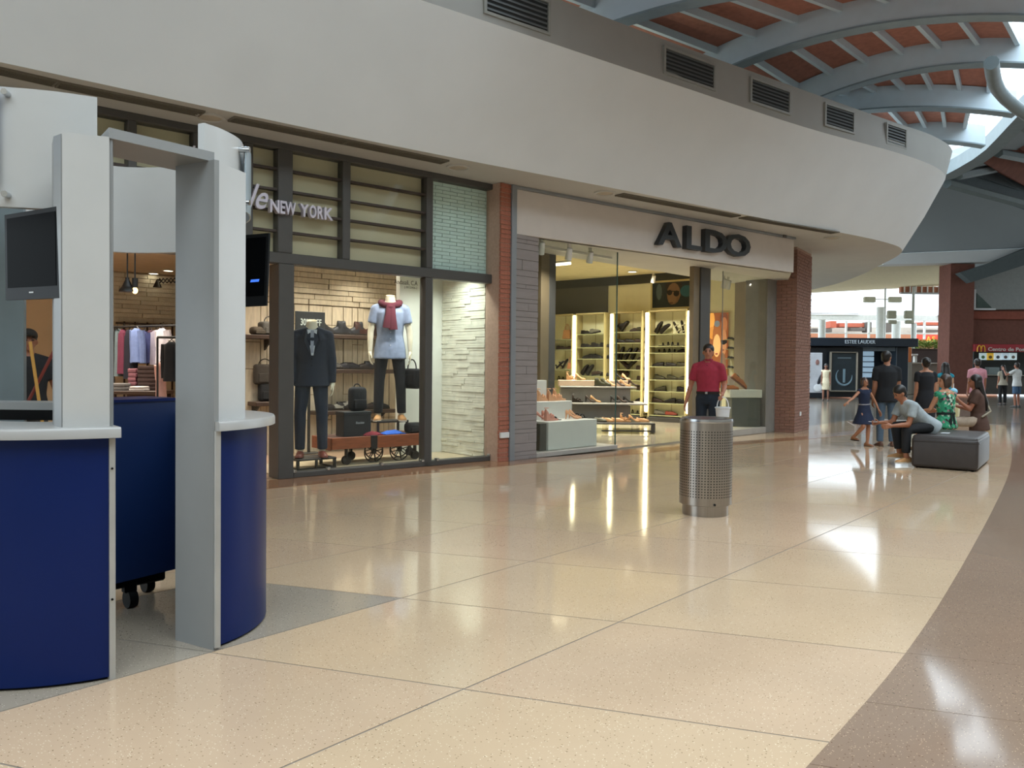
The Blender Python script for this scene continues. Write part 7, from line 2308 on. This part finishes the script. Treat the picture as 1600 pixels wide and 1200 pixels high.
yb2 = thing('shopping_bag', (hR.x + 0.05, hR.y - 0.1, hR.z - 0.40), 'yellowish white carrier bag beside the woman in teal', 'bag')
o = MB(); o.loft([[(hR.x + 0.06 + a * w_, hR.y - 0.08 + b * d_, hR.z + z) for a, b in ((-1, -1), (1, -1), (1, 1), (-1, 1))] for z, w_, d_ in ((-0.40, 0.09, 0.05), (-0.2, 0.11, 0.06), (-0.06, 0.05, 0.03))]); o.build('body', mat('bag_yellow', 'c9bf8f', 0.5), yb2, smooth=60)
o = MB(); o.tube([(hR.x + 0.06, hR.y - 0.08, hR.z - 0.08), (hR.x + 0.03, hR.y - 0.03, hR.z + 0.02)], 0.012, 6); o.build('handle', mat('bag_yellow', 'c9bf8f', 0.5), yb2)
pk = atd(1526, 640, 21.5)
person('person', 'man in a pink t-shirt and pale shorts with his back turned', 'person', pk, mix(AWAY, RIGHT_, 0.05), H=1.74, shirt='b9808a', sleeve=0.65, pants='b4aa9c', pant_len=0.45, skin='94604a', hair='1d1714', voxel=0.017, face=False, hem=0.05)
pws = atd(1588, 640, 31)
person('person', 'man in a white t-shirt and blue denim shorts by the ice cream counter', 'person', pws, mix(AWAY, LEFT_, 0.3), H=1.75, shirt='c4c4c2', sleeve=0.6, pants='3f5874', pant_len=0.48, skin='96604a', hair='221a16', voxel=0.02, face=False, hem=0.04, arms={'l': ((-0.5, 0.6, -0.5), (0.2, 0.6, 0.9))})
pdk = atd(1566, 640, 33)
person('person', 'person in a pale top and black trousers standing at the ice cream counter', 'person', pdk, AWAY, H=1.66, female=True, shirt='a09888', sleeve=0.5, pants='17171a', skin='9c6a52', hair='151110', hair_style='long', voxel=0.02, face=False)
plw = atd(1289.5, 640, 35.5)
person('person', 'woman in a cream outfit standing before the white poster of the cosmetics booth', 'person', plw, CAMV(plw / 35), H=1.66, female=True, dress=('c9bfa4', 0.33, 0.01), sleeve=0.15, skin='7a4f3c', hair='120e0c', hair_style='bun', voxel=0.019, shoes='3a2a22')
# ---- the shop worker with brooms
pw2 = atd(44, 640, 8.15)
wk = person('person', 'man in a cap and black t-shirt in the shop, holding two broom sticks', 'person', pw2, mix(CAMV(pw2 / 8), RIGHT_, 0.15), H=1.74, shirt='1d1e20', sleeve=0.6, pants='4a4742', shoes='2a2522', skin='8a5a42', hair='17130f', cap_col='26231f', voxel=0.0125, arms={'r': ((0.15, 0.25, -1), (-0.25, 0.7, -0.35)), 'l': ((-0.28, 0.0, -1), (-0.12, 0.25, -1))})
o = MB()
for i, (x0, y0, x1, y1, dep, colr, l) in enumerate(((47, 534, 57, 600, 7.75, 'b98a3a', 'yellow broom stick held by the worker in the shop'), (86, 545, 58, 600, 7.8, '6e2a22', 'dark red broom stick leaning across the worker in the shop'))):
    a, b = atd(x0, y0, dep), atd(x1, y1, dep)
    d_ = (b - a) / (a[2] - b[2])
    f_ = a + d_ * (a[2] - 0.14)
    br = thing('broom', tuple(f_), l, 'broom')
    MB().tube([tuple(a), tuple(f_)], 0.016, 8).build('stick', mat('broom_' + colr, colr, 0.5), br, smooth=True)
    MB().loft([[(f_[0] + sx * w_, f_[1] + sy * 0.03, z) for sx, sy in ((-1, -1), (1, -1), (1, 1), (-1, 1))] for z, w_ in ((0.01, 0.17), (0.14, 0.12), (0.17, 0.05))]).build('bristle_head', mat('broom_bristle', '5d5138', 0.9), br)
# ================================================================== COSMETICS BOOTH, ICE CREAM COUNTER, PLANTER
BN = mat('booth_navy', '10171f', 0.35, var=0.03)
BN2 = mat('booth_navy_light', '15202c', 0.35, var=0.03)
DB = 38.6
bo = thing('cosmetics_booth', D.w(D.s(1350, 600, DB), DB, 0), 'dark navy cosmetics booth with lit shelves in the far hall', 'booth')
def bp_(x0, x1, y0, y1, dep, th, m, nm, par=bo, c=0.02):
    f = MB(D.w)
    dbox(f, x0, x1, y0, y1, dep, th, c)
    return f.build(nm, m, par)
bp_(1240, 1435, 527, 542, DB - 0.4, 3.4, BN2, 'header')
bp_(1240, 1298, 542, 621, DB, 3.0, BN, 'wall_panel')
bp_(1298, 1348, 542, 621, DB + 0.05, 3.0, BN, 'wall_panel')
bp_(1348, 1402, 590, 621, DB + 0.05, 0.5, BN, 'counter')
bp_(1348, 1402, 542, 621, DB + 1.6, 1.3, mat('booth_inner', '141d29', 0.5), 'rear_wall')
bp_(1401, 1419, 542, 621, DB, 3.0, BN2, 'wall_panel')
bp_(1348, 1401, 542, 549, DB + 0.1, 0.3, mat('booth_lintel', '6b7680', 0.5), 'lintel')
for i in range(5):
    y = 549 + i * 8.4
    bp_(1348.5, 1366, y, y + 7.2, DB + 1.2, 0.3, mat('booth_lit', 'a9c4d8', 0.4, emit='a9c8e0', estr=0.55), 'lit_shelf')
    bp_(1348.5, 1366, y + 7.2, y + 8.4, DB + 1.0, 0.5, BN, 'shelf_board')
place_text('lettering', 'ESTĒE LAUDER'.replace('Ē', 'E'), mat('booth_letter', 'b9c3cc', 0.4), D.w, D.s(1320, 536, DB - 0.45), D.z(1340, 536.8, DB - 0.45), DB - 0.45, 0.24, 0.02, 0.0, parent=bo, width=D.s(1367, 536, DB - 0.45) - D.s(1320, 536, DB - 0.45))
po = thing('standing_poster', D.w(D.s(1275, 600, 37.5), 37.5, 0), 'white printed poster board at the left end of the cosmetics booth', 'poster')
bp_(1262, 1285, 551, 614, 37.8, 0.15, mat('poster_white', 'b6b9c0', 0.5, var=0.2, scale=1.4), 'board', po)
bp_(1262, 1285, 614, 622, 37.8, 0.3, BN, 'foot', po)
f = MB(D.w); f.ell((D.s(1278, 606, 37.75), 37.76, D.z(1278, 606, 37.75)), 0.20, 0.02, 0.18, 16, 8); f.build('print_bottle', mat('print_pale', 'd3d6da', 0.5), po)
f = MB(D.w); f.ell((D.s(1282, 592, 37.74), 37.76, D.z(1282, 592, 37.74)), 0.09, 0.02, 0.30, 12, 8, Matrix.Rotation(0.4, 3, 'Y')); f.build('print_shadow', mat('print_dark', '20242c', 0.5), po)
f = MB(D.w); f.ell((D.s(1277.5, 566, 37.74), 37.76, D.z(1277.5, 566, 37.74)), 0.09, 0.02, 0.13, 12, 8); f.build('print_face', mat('print_face', '8a6660', 0.5), po)
fp_ = thing('framed_poster', D.w(D.s(1319, 600, 38.4), 38.4, 0), 'tall dark framed perfume poster on the front of the cosmetics booth', 'poster')
FRM = mat('poster_frame', '8d8578', 0.4, metal=0.3)
bp_(1298, 1341, 549.5, 551.5, 38.3, 0.2, FRM, 'frame', fp_); bp_(1298, 1341, 610, 612.5, 38.3, 0.2, FRM, 'frame', fp_)
bp_(1298, 1299.8, 551, 611, 38.3, 0.2, FRM, 'frame', fp_); bp_(1339.2, 1341, 551, 611, 38.3, 0.2, FRM, 'frame', fp_)
bp_(1299, 1340, 551, 611, 38.42, 0.1, mat('poster_print_dark', '232d33', 0.25, var=0.25, scale=2), 'print', fp_)
c_ = D.s(1319, 588, 38.4), D.z(1319, 588, 38.4)
f = MB(D.w); f.tube([(c_[0] + 0.38 * math.cos(a), 38.41, c_[1] + 0.42 * math.sin(a)) for a in [math.pi * (0.75 + 1.3 * q / 20) for q in range(21)]], [0.01 + 0.045 * math.sin(math.pi * q / 20) for q in range(21)], 6); f.build('print_ring', mat('print_silver', '6f8794', 0.4), fp_)
f = MB(D.w); f.bbox(c_[0] - 0.06, c_[0] + 0.06, 38.40, 38.42, c_[1] - 0.3, c_[1] + 0.35, 0.01); f.build('print_bottle', mat('print_silver', '6f8794', 0.4), fp_)
f = MB(D.w); dbox(f, 1309, 1330, 558, 560.5, 38.4, 0.02); f.build('print_line', mat('print_grey', '55636b', 0.4), fp_)

# planter with hedge, counter, orange post beyond the booth
pl_ = thing('planter', D.w(D.s(1458, 570, 50), 50, 0), 'long dark brown planter wall under the green hedge', 'planter')
bp_(1425, 1492, 546, 622, 50, 1.2, mat('planter_brown', '3f2f2a', 0.7), 'box', pl_)
bp_(1425, 1492, 544.5, 546.5, 49.95, 1.3, mat('planter_rim', '5a473c', 0.7), 'rim', pl_)
LEAF = mat('hedge_leaf', '90aa50', 0.7, var=0.35, scale=3)
hg = MB(D.w)
rnd = random.Random(3)
sa_, sb__ = D.s(1430, 540, 50), D.s(1490, 540, 50)
z0h, z1h = D.z(1458, 546, 50.5), D.z(1458, 531, 50.5)
for q in range(1500):
    s, t, z = rnd.uniform(sa_, sb__), rnd.uniform(50.0, 51.1), z0h + (z1h - z0h) * rnd.random() ** 0.8 * rnd.uniform(0.8, 1.05)
    a, b = rnd.uniform(0, 6.28), rnd.uniform(-0.8, 0.8)
    L = rnd.uniform(0.06, 0.12)
    dx, dy, dz = L * math.cos(a), L * math.sin(a), L * b
    hg._add([(s - dx, t - dy, z - dz), (s + dy * 0.4, t - dx * 0.4, z), (s + dx, t + dy, z + dz), (s - dy * 0.4, t + dx * 0.4, z + 0.02)], [(0, 1, 2, 3)])
he = hg.build('hedge', LEAF)
tag(he, 'clipped green hedge growing in the dark planter', 'hedge', kind='stuff')
ct_ = thing('service_counter', D.w(D.s(1450, 590, 46), 46, 0), 'pale grey service counter to the right of the cosmetics booth', 'counter')
bp_(1419, 1481, 568.5, 619, 46, 1.0, mat('counter_grey', '8f8a7e', 0.6), 'body', ct_)
bp_(1417, 1483, 566.5, 569.5, 45.9, 1.2, mat('counter_top_pale', 'aaa596', 0.5), 'top', ct_)
om = thing('order_machine', D.w(D.s(1445, 560, 46.3), 46.3, D.z(1445, 567, 46.3)), 'small white machine standing on the pale grey service counter', 'machine')
bp_(1429.5, 1433, 556, 566.5, 46.2, 0.25, mat('machine_white', 'c9cac4', 0.4), 'body', om)
bp_(1425, 1434.5, 553, 556, 46.15, 0.35, mat('machine_white', 'c9cac4', 0.4), 'head', om)
op = thing('advert_column', D.w(D.s(1421, 560, 45.5), 45.5, 0), 'narrow orange advert column beside the cosmetics booth', 'advert')
bp_(1418.5, 1424.5, 543, 566, 45.5, 0.25, mat('advert_orange', 'c8743f', 0.6), 'panel', op)
bp_(1418.5, 1424.5, 566, 617, 45.5, 0.25, mat('counter_grey', '8f8a7e', 0.6), 'base', op)
# ice cream counter with red sign and lit menu
ic = thing('ice_cream_counter', D.w(D.s(1565, 590, 44.2), 44.2, 0), 'ice cream counter recess under the red sign in the far hall', 'counter')
bp_(1522, 1700, 540, 617, 45.6, 0.3, mat('recess_dark', '343a39', 0.7), 'rear_wall', ic)
bp_(1540, 1700, 588, 617, 44.6, 0.4, mat('counter_stone', '4d4843', 0.5), 'front', ic)
bp_(1540, 1700, 585.5, 588.5, 44.4, 0.8, mat('counter_top_pale', 'aaa596', 0.5), 'top', ic)
bp_(1545, 1562, 574, 585.5, 45.0, 0.4, mat('counter_case', '7d8a8c', 0.3), 'display_case', ic)
bp_(1522, 1700, 614, 617.5, 44.1, 0.4, mat('counter_stone', '4d4843', 0.5), 'kerb', ic)
si = thing('ice_cream_sign', D.w(D.s(1565, 545, 43.9), 43.9, D.z(1565, 551, 43.9)), 'long red sign with a yellow arched letter over the ice cream counter', 'sign')
bp_(1522, 1700, 537.5, 551, 43.9, 0.3, mat('sign_red', 'a32632', 0.45), 'board', si)
YEL = mat('sign_yellow', 'f0b23c', 0.4)
s0m, s1m = D.s(1527.5, 545, 43.85), D.s(1539.5, 545, 43.85)
zbm, ztm = D.z(1533, 549.7, 43.85), D.z(1533, 540, 43.85)
wm = (s1m - s0m) / 4
for k in (0, 1):
    cx = s0m + wm * (1 + 2 * k)
    pts = [(cx - wm * math.cos(math.pi * q / 12), 43.87, zbm + (ztm - zbm) * math.sin(math.pi * q / 12) ** 0.62) for q in range(13)]
    MB(D.w).tube(pts, 0.035, 6).build('arch_letter', YEL, si)
tx0 = D.s(1544, 545, 43.85)
place_text('lettering', 'Centro de Postres', mat('sign_letter_pale', 'd9c9c4', 0.5), D.w, tx0, D.z(1560, 548.2, 43.85), 43.87, 0.27, 0.01, 0.006, parent=si, width=D.s(1616, 545, 43.85) - tx0)
mc = [(1531, 1541.5, 'b9d0d2', '5f8a5a'), (1543, 1552.5, 'c9a53c', '7a5a1e'), (1554, 1565, 'c3d3da', '4f5c60'), (1566, 1577, 'b9cdd8', '6b5a55'), (1578, 1589, 'c0d4d8', '75705f')]
mn = thing('menu_board', D.w(D.s(1560, 557, 44.3), 44.3, D.z(1560, 563, 44.3)), 'row of five lit menu screens under the red sign', 'menu board')
for i, (a, b, cA, cB) in enumerate(mc):
    f = MB(D.w); dbox(f, a, b, 551.5, 562.5, 44.3, 0.08)
    pn = f.build('menu_screen', mat('menu_' + cA, cA, 0.4, var=0.12, scale=4, emit=cA, estr=0.5), mn)
    f = MB(D.w); s_c, z_c = D.s((a + b) / 2, 558, 44.28), D.z((a + b) / 2, 558, 44.28)
    f.ell((s_c, 44.29, z_c), 0.10, 0.01, 0.09, 10, 6)
    f.build('menu_picture', mat('menu_pic_' + cB, cB, 0.5), pn)
